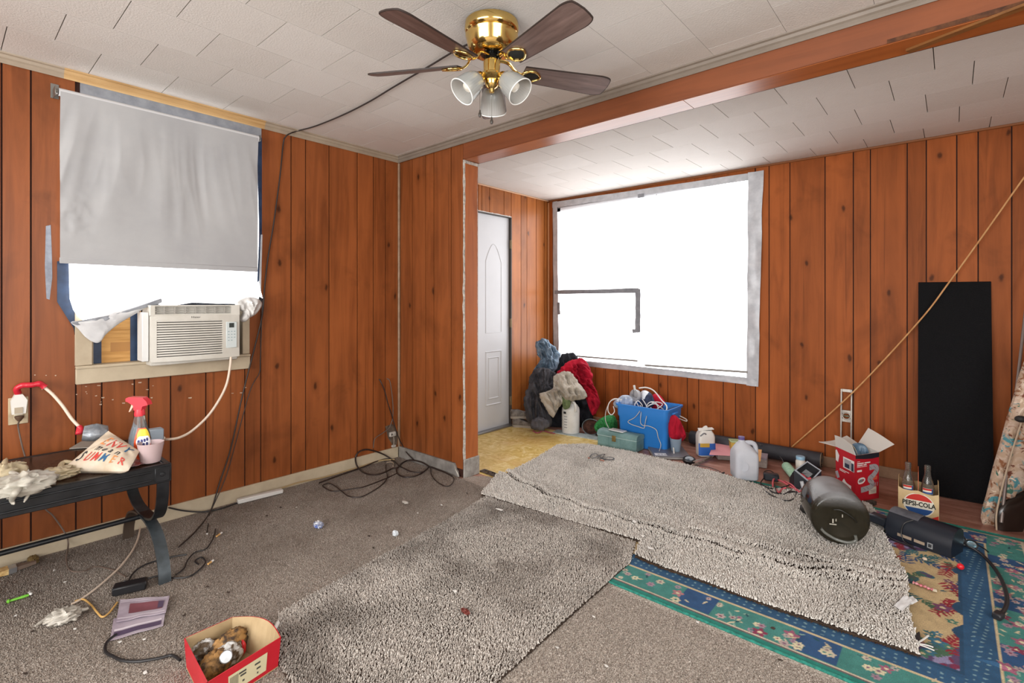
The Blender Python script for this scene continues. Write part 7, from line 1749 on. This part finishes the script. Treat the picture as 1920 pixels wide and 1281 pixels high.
face_quad(C0, CR, 0.06, 0.26, 0.635, 0.675, PW)
face_line(C0, CR, [(0.58, 0.70), (0.82, 0.70), (0.90, 0.63), (0.74, 0.52), (0.58, 0.45), (0.72, 0.34), (0.60, 0.27), (0.22, 0.24)], 0.034, PG)
for s_, t in ((0.62, 0.70), (0.80, 0.70), (0.86, 0.60), (0.70, 0.50), (0.64, 0.42), (0.66, 0.33), (0.50, 0.265), (0.36, 0.255)): face_line(C0, CR, [(s_ - 0.05, t + 0.03), (s_ + 0.05, t - 0.03)], 0.004, PGD, off=0.002)
face_line(C0, CR, [(0.10, 0.43), (0.16, 0.48), (0.32, 0.49), (0.38, 0.45), (0.30, 0.40), (0.15, 0.39), (0.10, 0.43)], 0.010, PW); face_line(C0, CR, [(0.16, 0.43), (0.30, 0.45)], 0.016, PGD)
face_quad(C0, CR, 0.56, 0.88, 0.12, 0.27, M('print_cream', '#c9bfae', 0.5)); face_quad(C0, CR, 0.62, 0.84, 0.19, 0.20, PGD, off=0.002); face_quad(C0, CR, 0.62, 0.80, 0.16, 0.168, PGD, off=0.002)
face_quad(C0, CR, 0.72, 0.92, 0.42, 0.50, PO)
for s_ in (0.74, 0.82, 0.90): face_line(C0, CR, [(s_, 0.28), (s_ + 0.03, 0.36)], 0.006, PG)
face_quad(CL, C0, 0.40, 0.95, 0.62, 0.86, PW); face_quad(CL, C0, 0.46, 0.80, 0.64, 0.83, PG, off=0.002); face_quad(CL, C0, 0.50, 0.72, 0.65, 0.74, PD, off=0.003); face_quad(CL, C0, 0.82, 0.93, 0.63, 0.80, PD, off=0.003)
face_poly(CL, C0, [(0.02, 0.70), (0.14, 0.68), (0.20, 0.84), (0.06, 0.95), (0.0, 0.92)], PW)
face_quad(CL, C0, 0.22, 0.70, 0.545, 0.56, PW, 'text_line'); face_quad(CL, C0, 0.22, 0.52, 0.515, 0.53, PW, 'text_line')
face_line(CL, C0, [(0.05, 0.46), (0.10, 0.40), (0.16, 0.33)], 0.030, PG); face_line(CL, C0, [(0.40, 0.34), (0.55, 0.27), (0.80, 0.25)], 0.028, PW)
def flap(P, Q, d1, d2, curl, nm='flap'):
    def f(u, v):
        p = P.lerp(Q, u) + up + d1.lerp(d2, u) * v
        return p + Vector((0, 0, curl * math.sin(PI * u) * v))
    MB().grid(f, 10, 8, thick=0.0025).build(nm, CW, rbx, 60)
flap(CL, C0, Vector((-0.005, -0.01, 0.075)), Vector((-0.02, 0.01, 0.055)), 0.01)
flap(CR, CBk, Vector((0.075, 0.035, 0.055)), Vector((0.05, 0.06, 0.10)), 0.004)
flap(CBk, CL, Vector((-0.07, 0.05, 0.03)), Vector((-0.095, 0.0, 0.012)), -0.012)
mb = MB().grid(lambda u, v: (C0.lerp(CBk, 0.42) + Vector((0.035 * math.cos(PI * (0.1 + 1.2 * u)) - 0.03, 0.02 * v, H_ - 0.06 + 0.10 * math.sin(PI * (0.1 + 0.85 * u)) - 0.02 * v))), 16, 6, thick=0.002)
solo(mb, 'paper_roll', M('cream_paper', '#cfc6b2', 0.7), 'curled cream paper sticking up inside the open red carton', 'paper', ang=60)
c = C0.lerp(CBk, 0.62); solo(puff_mb([c + Vector((x, 0, z)) for x, z in ((-0.04, 0.19), (0.05, 0.19), (0.06, 0.26), (0.035, 0.315), (-0.02, 0.31), (-0.05, 0.25))], 0.03, 1, 0.02, 20, 4, normal=FRONT), 'blue_bag', M('bag_blue', '#6f8ba3', 0.35, col2='#3f566b', vs_=24), 'bluish plastic bag poking out of the open red carton', 'plastic bag', ang=60)
c = fl(1632, 944, 0.012); solo(MB().box((0, 0, 0.011), (0.07, 0.03, 0.022), frame((c.x, c.y, 0.003), CR - C0), 0.002).box((0.015, -0.008, 0.011), (0.018, 0.016, 0.024), frame((c.x, c.y, 0.003), CR - C0), 0.002), 'metal_latch', M('dark_latch', '#4a4540', 0.4, 0.5), 'small dark metal piece on the floor under the red carton', 'latch')
# bottle carrier
q0, q1 = fl(1684, 963, RUGZ - 0.012), fl(1742, 969, RUGZ - 0.012)
ey = ray(1722, 568); ey.z = 0; ey.normalize(); ex = Vector((ey.y, -ey.x, 0)); wC = 0.178; dC = 0.20
car = thing('bottle_carrier', 'cream cardboard soda bottle carrier with red and blue emblem on the floor', 'bottle carrier', (q0 + q1) / 2 + ey * dC / 2)
XC = Matrix(((ex.x, ey.x, 0, q0.x), (ex.y, ey.y, 0, q0.y), (0, 0, 1, 0.004), (0, 0, 0, 1)))
CC = M('carrier_card', '#d3b98e', 0.6, col2='#c4a87b', vs_=10); CRE = M('carrier_red', '#bf2a20', 0.5); CBL = M('carrier_blue', '#214a86', 0.5); CIN = M('carrier_print', '#27231f', 0.6); CWH = M('carrier_white', '#dfd8c8', 0.6)
hF = 0.150
front = [(0, 0), (wC, 0), (wC, hF), (wC * 0.86, hF - 0.010), (wC * 0.70, hF - 0.008), (wC * 0.5, hF + 0.004), (wC * 0.32, hF - 0.002), (wC * 0.12, hF), (0, hF + 0.012)]
MB().prism([XC @ Vector((x, 0, z)) for x, z in front], ey * 0.0025).build('front_panel', CC, car, 0)
MB().prism([XC @ Vector((x, dC, z)) for x, z in front], ey * 0.0025).build('back_panel', CC, car, 0)
for x in (0.0, wC): MB().prism([XC @ Vector((x, 0.003, 0)), XC @ Vector((x, dC, 0)), XC @ Vector((x, dC, hF + 0.03)), XC @ Vector((x, dC * 0.5, hF + 0.05)), XC @ Vector((x, 0.003, hF))], ex * 0.0022).build('side_panel', CC, car, 0)
MB().prism([XC @ Vector((wC * 0.5, 0.004, 0.003)), XC @ Vector((wC * 0.5, dC - 0.004, 0.003)), XC @ Vector((wC * 0.5, dC - 0.03, hF + 0.10)), XC @ Vector((wC * 0.5, 0.045, hF + 0.10)), XC @ Vector((wC * 0.5, 0.006, hF + 0.02))], ex * 0.003).build('divider', M('divider_red', '#b05a36', 0.6), car, 0)
MB().prism([XC @ Vector((0.003, 0.004, 0.002)), XC @ Vector((wC, 0.004, 0.002)), XC @ Vector((wC, dC, 0.002)), XC @ Vector((0.003, dC, 0.002))], (0, 0, 0.002)).build('base_panel', CC, car, 0)
cx_, cz_, ra, rb_ = wC * 0.52, 0.075, wC * 0.36, 0.060
def onc(x, z, off=-0.0012): return XC @ Vector((x, off, z))
def ell(z0, z1, mat, k=1.0, off=-0.0012):
    P = []
    n = 18
    for i in range(n + 1):
        z = z0 + (z1 - z0) * i / n; w = ra * k * math.sqrt(max(0, 1 - ((z - cz_) / (rb_ * k)) ** 2)); P.append((cx_ + w, z))
    for i in range(n, -1, -1):
        z = z0 + (z1 - z0) * i / n; w = ra * k * math.sqrt(max(0, 1 - ((z - cz_) / (rb_ * k)) ** 2)); P.append((cx_ - w, z))
    MB().add([onc(x, z, off) for x, z in P], [tuple(range(len(P)))]).build('emblem', mat, car, 0)
ell(cz_ - rb_ * 1.0, cz_ + rb_ * 1.0, CWH, 1.08, -0.0008)
ell(cz_ + 0.024, cz_ + rb_, CRE); ell(cz_ - rb_, cz_ - 0.020, CBL)
XT = Matrix(((ex.x, 0, -ey.x, onc(cx_, 0).x), (ex.y, 0, -ey.y, onc(cx_, 0).y), (0, 1, 0, cz_ + 0.006), (0, 0, 0, 1))); XT.translation = onc(cx_, cz_ + 0.003, -0.0022)
lettering('PEPSI-COLA', 0.036, XT, CIN, car, sx=0.78, bold=0.0012)
for pts in ([(0.0, 0.02), (0.02, 0.0), (0.0, 0.0)], [(wC, 0.0), (wC, 0.032), (wC - 0.05, 0.0)]): MB().add([onc(x, z, -0.001) for x, z in pts], [(0, 1, 2)]).build('emblem', CRE, car, 0)
BG = M('bottle_glass', '#e6e4dc', 0.05, trans=0.93, ior=1.35)
def soda(x, y, label):
    b = XC @ Vector((x, y, 0.005)); t = thing('soda_bottle', label, 'bottle', b, 'glass bottles in the cardboard carrier')
    X_ = T(*b)
    pf = [(0.0, 0.0), (0.028, 0.0), (0.031, 0.005), (0.031, 0.06), (0.0295, 0.10), (0.031, 0.135), (0.030, 0.165), (0.022, 0.205), (0.0155, 0.235), (0.0135, 0.262), (0.0150, 0.266), (0.0150, 0.284), (0.0138, 0.290), (0.0115, 0.290), (0.0115, 0.262), (0.013, 0.235), (0.020, 0.200), (0.0275, 0.165), (0.028, 0.02), (0.0, 0.012)]
    MB().lathe(pf, 36, X_, wob=lambda a, j: 0.02 * math.sin(a * 9 + j) if 5 <= j <= 9 else 0, cap=False).build('glass', BG, t, 40)
    an = math.atan2(-ey.y, -ey.x)
    def lb(a0, a1, z0, z1, mat, off, nm='label'):
        MB().grid(lambda u, v: X_ @ Vector(((0.0318 + off) * math.cos(an + a0 + (a1 - a0) * u), (0.0318 + off) * math.sin(an + a0 + (a1 - a0) * u), z0 + (z1 - z0) * v)), 10, 2).build(nm, mat, t, 60)
    lb(-0.75, 0.75, 0.136, 0.166, CWH, 0.0); lb(-0.72, 0.72, 0.155, 0.165, CRE, 0.0006); lb(-0.72, 0.72, 0.137, 0.146, CBL, 0.0006); lb(0.55, 0.74, 0.137, 0.165, CBL, 0.0008)
    return t
sb1 = soda(wC * 0.25, 0.045, 'clear soda bottle at the left front of the cardboard carrier')
p2 = XC @ Vector((wC * 0.74, 0.045, 0.005)); dup(sb1, p2, label='clear soda bottle at the right front of the cardboard carrier')
# glass carboy on its side
bcn = CAM + ray(1577, 977) * 2.45; bcn.z = 0.165
axd = ray(1577, 568); axd.z = 0; axd = (axd.normalized() * 0.95 - SR * 0.24); axd.z = 0; axd.normalize()
cy_ = thing('glass_carboy', 'large dark dusty glass carboy lying on its side on the light shag carpet', 'carboy', (bcn.x, bcn.y, 0.036))
XG = aim(bcn, axd)
def carboy_glass():
    m, nt, b = newmat('carboy_glass'); v = coords(nt)
    b.inputs['Transmission Weight'].default_value = 0.75; b.inputs['IOR'].default_value = 1.3
    n = ntex(nt, v, 7, 6, 0.7); sx = nt.nodes.new('ShaderNodeSeparateXYZ'); nt.links.new(v, sx.inputs[0])
    hz = math_(nt, 'MULTIPLY', math_(nt, 'SUBTRACT', sx.outputs['Z'], 0.215), 11.0, True)
    dust = math_(nt, 'MULTIPLY', hz, ramp(nt, n, [(0.30, (0.55, 0.55, 0.55)), (0.6, (1, 1, 1))]), True)
    c = mix(nt, dust, lin('#443f33'), lin('#9a9b9f')); nt.links.new(c, b.inputs['Base Color'])
    nt.links.new(math_(nt, 'ADD', math_(nt, 'MULTIPLY', dust, 0.5), 0.06), b.inputs['Roughness'])
    nt.links.new(math_(nt, 'SUBTRACT', 0.62, math_(nt, 'MULTIPLY', dust, 0.6), True), b.inputs['Transmission Weight'])
    return m
pf = [(0.0, 0.014), (0.05, 0.012), (0.085, 0.002), (0.108, 0.0), (0.122, 0.008), (0.129, 0.028), (0.129, 0.24), (0.124, 0.275), (0.105, 0.315), (0.070, 0.35), (0.038, 0.375), (0.030, 0.40), (0.033, 0.408), (0.033, 0.425), (0.028, 0.428), (0.024, 0.40), (0.033, 0.372), (0.066, 0.343), (0.10, 0.308), (0.118, 0.272), (0.123, 0.24), (0.123, 0.03), (0.112, 0.012), (0.085, 0.010), (0.0, 0.022)]
MB().lathe(pf, 56, XG, cap=False).build('glass', carboy_glass(), cy_, 50)
ex_ = XG.to_3x3() @ Vector((1, 0, 0)); ey_ = XG.to_3x3() @ Vector((0, 1, 0))
up_ = Vector((0, 0, 1)); rt_ = axd.cross(up_).normalized()
hp = [bcn + rt_ * x + up_ * z - axd * 0.003 for x, z in ((-0.085, -0.055), (-0.065, -0.075), (-0.02, -0.098), (0.03, -0.105), (0.06, -0.09), (0.058, -0.065))]
MB().tube(smooth(hp, 8), 0.007, 10).build('moulded_ring', M('thick_glass', '#8d8f88', 0.08, trans=0.5, spec=0.8), cy_)
for pts in ([(-0.03, 0.045), (0.0, 0.045), (0.05, 0.015), (0.065, -0.005)], ): MB().tube(smooth([bcn + rt_ * x + up_ * z - axd * 0.001 for x, z in pts], 6), 0.0028, 8).build('scratch', M('dark_scratch', '#191814', 0.3), cy_)
mb = MB()
for x, z, w, h in ((-0.035, -0.010, 0.006, 0.02), (-0.022, -0.004, 0.004, 0.012), (-0.035, -0.026, 0.03, 0.005), (0.005, 0.02, 0.004, 0.014)): mb.box((0, 0, 0), (w, 0.0012, h), Matrix((( rt_.x, axd.x, 0, (bcn + rt_ * x).x - axd.x * 0.0035), (rt_.y, axd.y, 0, (bcn + rt_ * x).y - axd.y * 0.0035), (0, 0, 1, bcn.z + z), (0, 0, 0, 1))))
mb.build('embossing', M('emboss_pale', '#a7a296', 0.3), cy_, 0)
c = fl(1513, 957, 0.045); solo(MB().ball((c.x, c.y, 0.055), (0.035, 0.045, 0.026), seg=18, rings=10, fn=lambda d: 0.15 * noise.noise(d * 2)), 'rubber_cap', M('rubber_black', '#201e1c', 0.7), 'black rubber cap on the shag carpet left of the glass carboy', 'rubber cap')
# long dusty black electronic box
k0, k1 = fl(1660, 1000, RUGZ + 0.012), fl(1783, 1047, RUGZ)
ex2 = (k1 - k0); lenK = ex2.length; XK = frame((k0.x, k0.y, RUGZ + 0.004), ex2)
DUSTY = M('dusty_black', '#262a33', 0.4, col2='#464a54', vs_=9, sharp=0.3); KB = M('navy_black', '#1e222b', 0.35)
kb = thing('electronic_box', 'long dusty black plastic box with rounded top on the rug beside the carboy', 'electronic box', (k0 + k1) / 2)
prf = smooth([(0.0, 0.0), (-0.004, 0.05), (0.006, 0.095), (0.035, 0.122), (0.085, 0.130), (0.125, 0.118), (0.138, 0.08), (0.138, 0.0)], 4)
prf = [(p[0], p[1]) for p in [Vector((a_, b_, 0)) for a_, b_ in [(0.0, 0.0), (-0.004, 0.05), (0.004, 0.09), (0.026, 0.116), (0.06, 0.128), (0.10, 0.128), (0.13, 0.112), (0.138, 0.08), (0.138, 0.0)]]]
MB().prism([XK @ Vector((0, y, z)) for y, z in prf], XK.to_3x3() @ Vector((lenK, 0, 0))).build('housing', KB, kb, 50)
MB().prism([XK @ Vector((-0.002, y * 1.01, z + 0.002)) for y, z in prf[3:8]] + [XK @ Vector((-0.002, 0.12, 0.08))], XK.to_3x3() @ Vector((lenK * 0.47, 0, 0))).build('dusty_cover', M('dust_grey', '#6a6c73', 0.6, col2='#43464e', vs_=12), kb, 50)
def slot(x0, x1, z0, z1, mat, nm): MB().box(((x0 + x1) / 2 * lenK, -0.0035, (z0 + z1) / 2), ((x1 - x0) * lenK, 0.004, z1 - z0), XK).build(nm, mat, kb, 0)
slot(0.20, 0.42, 0.022, 0.036, M('slot_tan', '#9c8a78', 0.5), 'slot'); slot(0.46, 0.62, 0.022, 0.036, M('slot_tan', '#9c8a78', 0.5), 'slot')
slot(0.66, 0.74, 0.018, 0.044, M('slot_grey', '#8b8d90', 0.4), 'port'); slot(0.675, 0.725, 0.023, 0.039, KB, 'port_hole')
MB().tube(smooth([XK @ Vector(p) for p in [(lenK * 0.40, 0.02, 0.118), (lenK * 0.30, -0.004, 0.095), (lenK * 0.27, -0.012, 0.05), (lenK * 0.33, -0.02, 0.012), (lenK * 0.48, -0.03, 0.006)]], 8), 0.0032, 8).build('cord', BLK, kb)
c = fl(1650, 985, 0.04); solo(MB().box((0, 0, 0.026), (0.085, 0.06, 0.045), frame((c.x - 0.005, c.y + 0.01, 0.042), ex2), 0.008), 'power_adapter', M('adapter_navy', '#2b313b', 0.4), 'dark navy power brick between the carboy and the long black box', 'adapter')
gcable('thin black cord from behind the carboy to the navy power brick', [(1622, 948), (1628, 960), (1638, 966), (1650, 970), (1655, 980)], 0.003, BLK, z=0.06)
gcable('black cords bunched under the front of the long black box', [(1664, 1004), (1674, 1012), (1690, 1018), (1706, 1024), (1716, 1030)], 0.004, BLK, z=RUGZ + .004)
# sunglasses
gx0 = fl(1800, 1022, RUGZ); sg = thing('sunglasses', 'black framed sunglasses with teal mirrored lenses at the end of the long black box', 'sunglasses', gx0)
XS_ = frame((gx0.x, gx0.y, RUGZ + 0.028), Vector((0.8, -0.6, 0))) @ Rx(-0.5)
for k, x in enumerate((-0.002, 0.052)):
    lp = [XS_ @ Vector((x + 0.026 * math.cos(q), 0, 0.019 * math.sin(q))) for q in [2 * PI * i / 26 for i in range(26)]]
    MB().tube(lp, 0.004, 8, closed=True).build('rim', BKP, sg)
    MB().ball(XS_ @ Vector((x, 0.003, 0)), (0.025, 0.006, 0.018), X=XS_.to_3x3().to_4x4(), seg=18, rings=10).build('lens', M('teal_mirror', '#4f90a6', 0.06, metal=0.7, col2='#b9c9cf', vs_=30), sg)
MB().tube([XS_ @ Vector((0.024, 0, 0.006)), XS_ @ Vector((0.026, 0, 0.006))], 0.004, 8).tube(smooth([XS_ @ Vector((0.078, 0, 0.008)), XS_ @ Vector((0.082, 0.05, 0.006)), XS_ @ Vector((0.080, 0.12, -0.01))], 5), 0.003, 8).build('temple', BKP, sg)
# thick black hose with plug
hz_ = RUGZ + 0.012
hs = [fl(u, v, hz_) for u, v in [(1796, 1020), (1815, 1024), (1838, 1038), (1860, 1060), (1876, 1084), (1886, 1110), (1888, 1130), (1882, 1146), (1872, 1154)]]
hs_t = thing('extension_lead', 'thick black cord curving over the rug at the far right to its plug', 'cable', hs[4])
MB().tube(smooth(hs, 8), 0.0075, 10).build('wire', M('black_rubber', '#25262a', 0.35), hs_t)
MB().box((0, 0, 0), (0.045, 0.028, 0.024), frame(hs[-1], hs[-1] - hs[-2]), 0.005).build('plug', M('black_rubber', '#25262a', 0.35), hs_t)
# small things on the rug
c = fl(1801, 1068, RUGZ); solo(MB().ball((c.x, c.y, RUGZ + 0.013), 0.0135, seg=22, rings=14), 'red_ball', M('ball_red', '#d4222c', 0.3), 'small shiny red ball on the floral rug', 'ball')
a_, b_ = fl(1712, 1095, RUGZ), fl(1749, 1109, RUGZ)
pw_ = thing('candy_wrapper', 'shiny pink and red twisted candy wrapper on the floral rug', 'wrapper', (a_ + b_) / 2)
pp = smooth([a_.lerp(b_, t) + Vector((0, 0, 0.006 + 0.002 * (i % 2))) for i, t in enumerate((0, 0.15, 0.4, 0.6, 0.8, 1))], 4)
MB().tube(pp, [0.008 + 0.004 * math.sin(i * 1.7) for i in range(len(pp))], 8, flat=(1, .5)).build('foil', M('pink_foil', '#c02a4e', 0.25, metal=0.3, col2='#e8b7b9', vs_=50, sharp=0.5), pw_, 60)
MB().prism([b_ + Vector((0.0, -0.008, 0.004)), b_ + Vector((0.014, -0.004, 0.004)), b_ + Vector((0.012, 0.008, 0.006)), b_ + Vector((-0.004, 0.008, 0.006))], (0, 0, 0.002)).build('end', M('cream_end', '#d8cfb8', 0.6), pw_, 0)
def tissue(pts, z, label, seed):
    q = [fl(u, v, z) for u, v in pts]
    return MB().grid(lambda u, v: q[0].lerp(q[1], u).lerp(q[3].lerp(q[2], u), v) + Vector((0, 0, 0.010 * abs(noise.noise(Vector((u * 2 + seed, v * 2, 3)))) + 0.006 * v)), 12, 10, thick=0.001)
mb = tissue([(1676, 1136), (1692, 1146), (1712, 1130), (1697, 1119)], 0.040, '', 1); m2 = tissue([(1694, 1128), (1702, 1138), (1721, 1131), (1710, 1120)], 0.034, '', 5)
mb.add(m2.v, m2.f); solo(mb, 'tissue', M('tissue_white', '#d6d6d6', 0.85), 'crumpled white paper tissue on the edge of the shag carpet and rug', 'tissue', ang=60)
sc = thing('scissors', 'white handled craft blade and tie lying at the front corner of the shag carpet', 'scissors', fl(1735, 1200, RUGZ))
MB().prism([fl(u, v, RUGZ + .004) for u, v in [(1716, 1200), (1718, 1190), (1724, 1186), (1726, 1196), (1722, 1206)]], (0, 0, 0.004)).build('blade', M('dark_blade', '#3f4044', 0.3, 0.5), sc, 0)
for pts in ([(1720, 1206), (1730, 1200), (1741, 1192)], [(1720, 1208), (1735, 1213), (1752, 1220)], [(1722, 1207), (1738, 1210), (1750, 1214)]): MB().tube(smooth([fl(u, v, RUGZ + .008) for u, v in pts], 4), 0.0032, 8, flat=(1, .6)).build('tie', M('tie_white', '#d8d8d4', 0.5), sc)
c = fl(1734, 1050, RUGZ); solo(crumple_mb(Vector((c.x, c.y, RUGZ + .005)), (0.009, 0.008, 0.006), 3, 0.4, 2, 14, 9), 'pebble', M('pale_pebble', '#cbb7a2', 0.7), 'tiny pale pebble on the floral rug below the long black box', 'pebble')
# spectacle-like black straps on the shag
st = thing('strap', 'black strap with small clips lying on the far part of the light shag carpet', 'strap', fl(1127, 857, 0.045))
for k, uv in enumerate(([(1106, 858), (1110, 852), (1118, 851), (1124, 856), (1132, 859), (1142, 857), (1151, 859), (1148, 862), (1136, 862), (1126, 859)], [(1110, 860), (1118, 857), (1128, 853), (1134, 852), (1130, 857), (1120, 860)])): MB().tube(smooth([fl(u, v, 0.046 + .004 * (i % 2)) for i, (u, v) in enumerate(uv)], 5), 0.005, 6, flat=(1, .4)).build('strap', BLK, st)
for u, v in ((1104, 859), (1127, 863), (1131, 864)): c = fl(u, v, 0.05); MB().ball(c, (0.010, 0.007, 0.006), seg=8, rings=6).build('clip', M('clip_copper', '#9d6a58', 0.4, 0.4), st)
gcable('small black wire curl on the red floor in front of the laptop', [(1238, 868), (1246, 871), (1254, 868), (1248, 866), (1240, 871)], 0.003, BLK, z=0.008)
gcable('small black plug wires on the floor left of the milk jug', [(1342, 884), (1350, 888), (1358, 886), (1352, 892), (1344, 889)], 0.004, BLK, z=0.01)
# ================================================================== upholstered chair with floral quilt, cut by the frame
def quilt_mat():
    m, nt, b = newmat('floral_quilt'); v = coords(nt)
    c = lin('#b79d86')
    n0 = ntex(nt, v, 16, 3, 0.6, 1.5); c = mix(nt, ramp(nt, n0, [(0.45, (0, 0, 0)), (0.6, (0.8, 0.8, 0.8))]), c, lin('#c9b3a3'))
    for sc_, off, lo, hi, col in ((13, 0.0, 0.56, 0.62, '#8a5a3c'), (15, 7.3, 0.57, 0.62, '#4f8d97'), (26, 3.1, 0.60, 0.66, '#6d3d2c'), (30, 11.0, 0.60, 0.66, '#dccbb8'), (22, 19.0, 0.62, 0.67, '#3f6a5c')):
        mp = nt.nodes.new('ShaderNodeMapping'); mp.inputs['Location'].default_value = (off, off * 0.7, off * 1.3); nt.links.new(v, mp.inputs['Vector'])
        n = ntex(nt, mp.outputs[0], sc_, 3, 0.6, 0.8); c = mix(nt, ramp(nt, n, [(lo, (0, 0, 0)), (hi, (1, 1, 1))]), c, lin(col))
    nt.links.new(c, b.inputs['Base Color']); b.inputs['Roughness'].default_value = 0.9
    bump(nt, b, ntex(nt, v, 45, 3, 0.6), 0.5, 0.004); return m
QUILT = quilt_mat(); DW = M('dark_wood_arm', '#2a1f1a', 0.25, col2='#1c1411', vs_=14, spec=0.7)
CD = 2.74
ch = thing('armchair', 'dark wood armchair draped with a floral quilt at the right edge beside the black panel', 'armchair', (3.75, 1.05, RUGZ))
def CP(px, d): return [CAM + ray(u, v) * d for u, v in px]
puff_mb(CP([(1932, 660), (1914, 715), (1898, 765), (1882, 825), (1866, 880), (1855, 925), (1846, 962), (1841, 980), (1852, 988), (1867, 998), (1872, 968), (1884, 900), (1903, 830), (1925, 770), (1960, 700)], CD + 0.03), 0.035, 1.0, 0.02, 14, 1, 0.3, 3, 22, 5, FRONT, pw=4).build('quilt_edge', QUILT, ch, 70)
puff_mb(CP([(1940, 700), (1918, 780), (1900, 835), (1886, 890), (1876, 935), (1870, 965), (1880, 945), (1900, 930), (1930, 915), (2010, 880), (2080, 760), (2040, 690)], CD), 0.05, 1.0, 0.025, 14, 2, 0.2, 3, 24, 5, FRONT, pw=4).build('quilt', QUILT, ch, 70)
puff_mb(CP([(1869, 1000), (1868, 966), (1876, 946), (1895, 933), (1930, 918), (1990, 900), (1990, 960), (1940, 975), (1912, 985), (1905, 1008), (1885, 1012)], CD - 0.03), 0.03, 1.0, 0.004, 8, 3, normal=FRONT, pw=6).build('arm_panel', DW, ch, 50)
puff_mb(CP([(1869, 1000), (1880, 1018), (1895, 1033), (1930, 1034), (2010, 1030), (2010, 1005), (1930, 1008), (1905, 1006), (1885, 1000)], CD - 0.035), 0.03, 1.0, 0.003, 8, 4, normal=FRONT, pw=6).build('foot_rail', DW, ch, 50)
MB().tube(CP([(1886, 1016), (1905, 1013), (1925, 1016), (1925, 1027), (1900, 1026), (1886, 1016)], CD - 0.068), 0.003, 6).build('carving', M('carved_edge', '#55443a', 0.4), ch)
puff_mb(CP([(1905, 985), (1930, 976), (2000, 965), (2000, 1004), (1930, 1004), (1906, 1001)], CD - 0.01), 0.02, 1.0, 0.008, 12, 5, normal=FRONT, pw=5).build('quilt_hem', QUILT, ch, 70)
c = CAM + ray(1914, 786) * (CD - 0.06); MB().ball(c, (0.025, 0.02, 0.018), seg=14, rings=8).build('strap_end', M('black_strap', '#1f1e1f', 0.6), ch)
pts = CP([(1869, 1000), (1868, 968), (1874, 935), (1886, 888), (1903, 830), (1922, 772)], CD - 0.035); MB().tube(smooth(pts, 6), 0.004, 8).build('piping', M('pale_piping', '#bda992', 0.8), ch)
# the rest of the chair stands outside the frame
UPH = QUILT
MB().box((3.95, 1.22, 0.34), (0.52, 0.56, 0.24), bev=0.04, seg=3).build('seat_base', UPH, ch, 50)
MB().box((3.95, 1.18, 0.50), (0.50, 0.50, 0.12), bev=0.05, seg=3).build('seat_cushion', UPH, ch, 50)
MB().box((3.95, 1.53, 0.66), (0.60, 0.12, 0.76), bev=0.05, seg=3).build('backrest', UPH, ch, 50)
for x in (3.66, 4.25): MB().box((x, 1.24, 0.42), (0.10, 0.60, 0.48), bev=0.045, seg=3).build('arm', UPH, ch, 50)
for x in (3.70, 4.22):
    for y in (1.0, 1.52): MB().lathe([(0.0, RUGZ), (0.016, RUGZ), (0.024, 0.10), (0.028, 0.23), (0.0, 0.23)], 14, T(x, y, 0)).build('leg', DW, ch)
p0, p1 = fl(1876, 992, RUGZ), wy(1936, 470, EF - 0.02)
MB_ = MB().tube([p0 + (p1 - p0) * 0.02, p1], 0.0075, 12); solo(MB_, 'metal_pole', M('grey_pole', '#8f8480', 0.35, 0.6), 'thin grey metal pole leaning on the far wall behind the quilted armchair', 'pole')
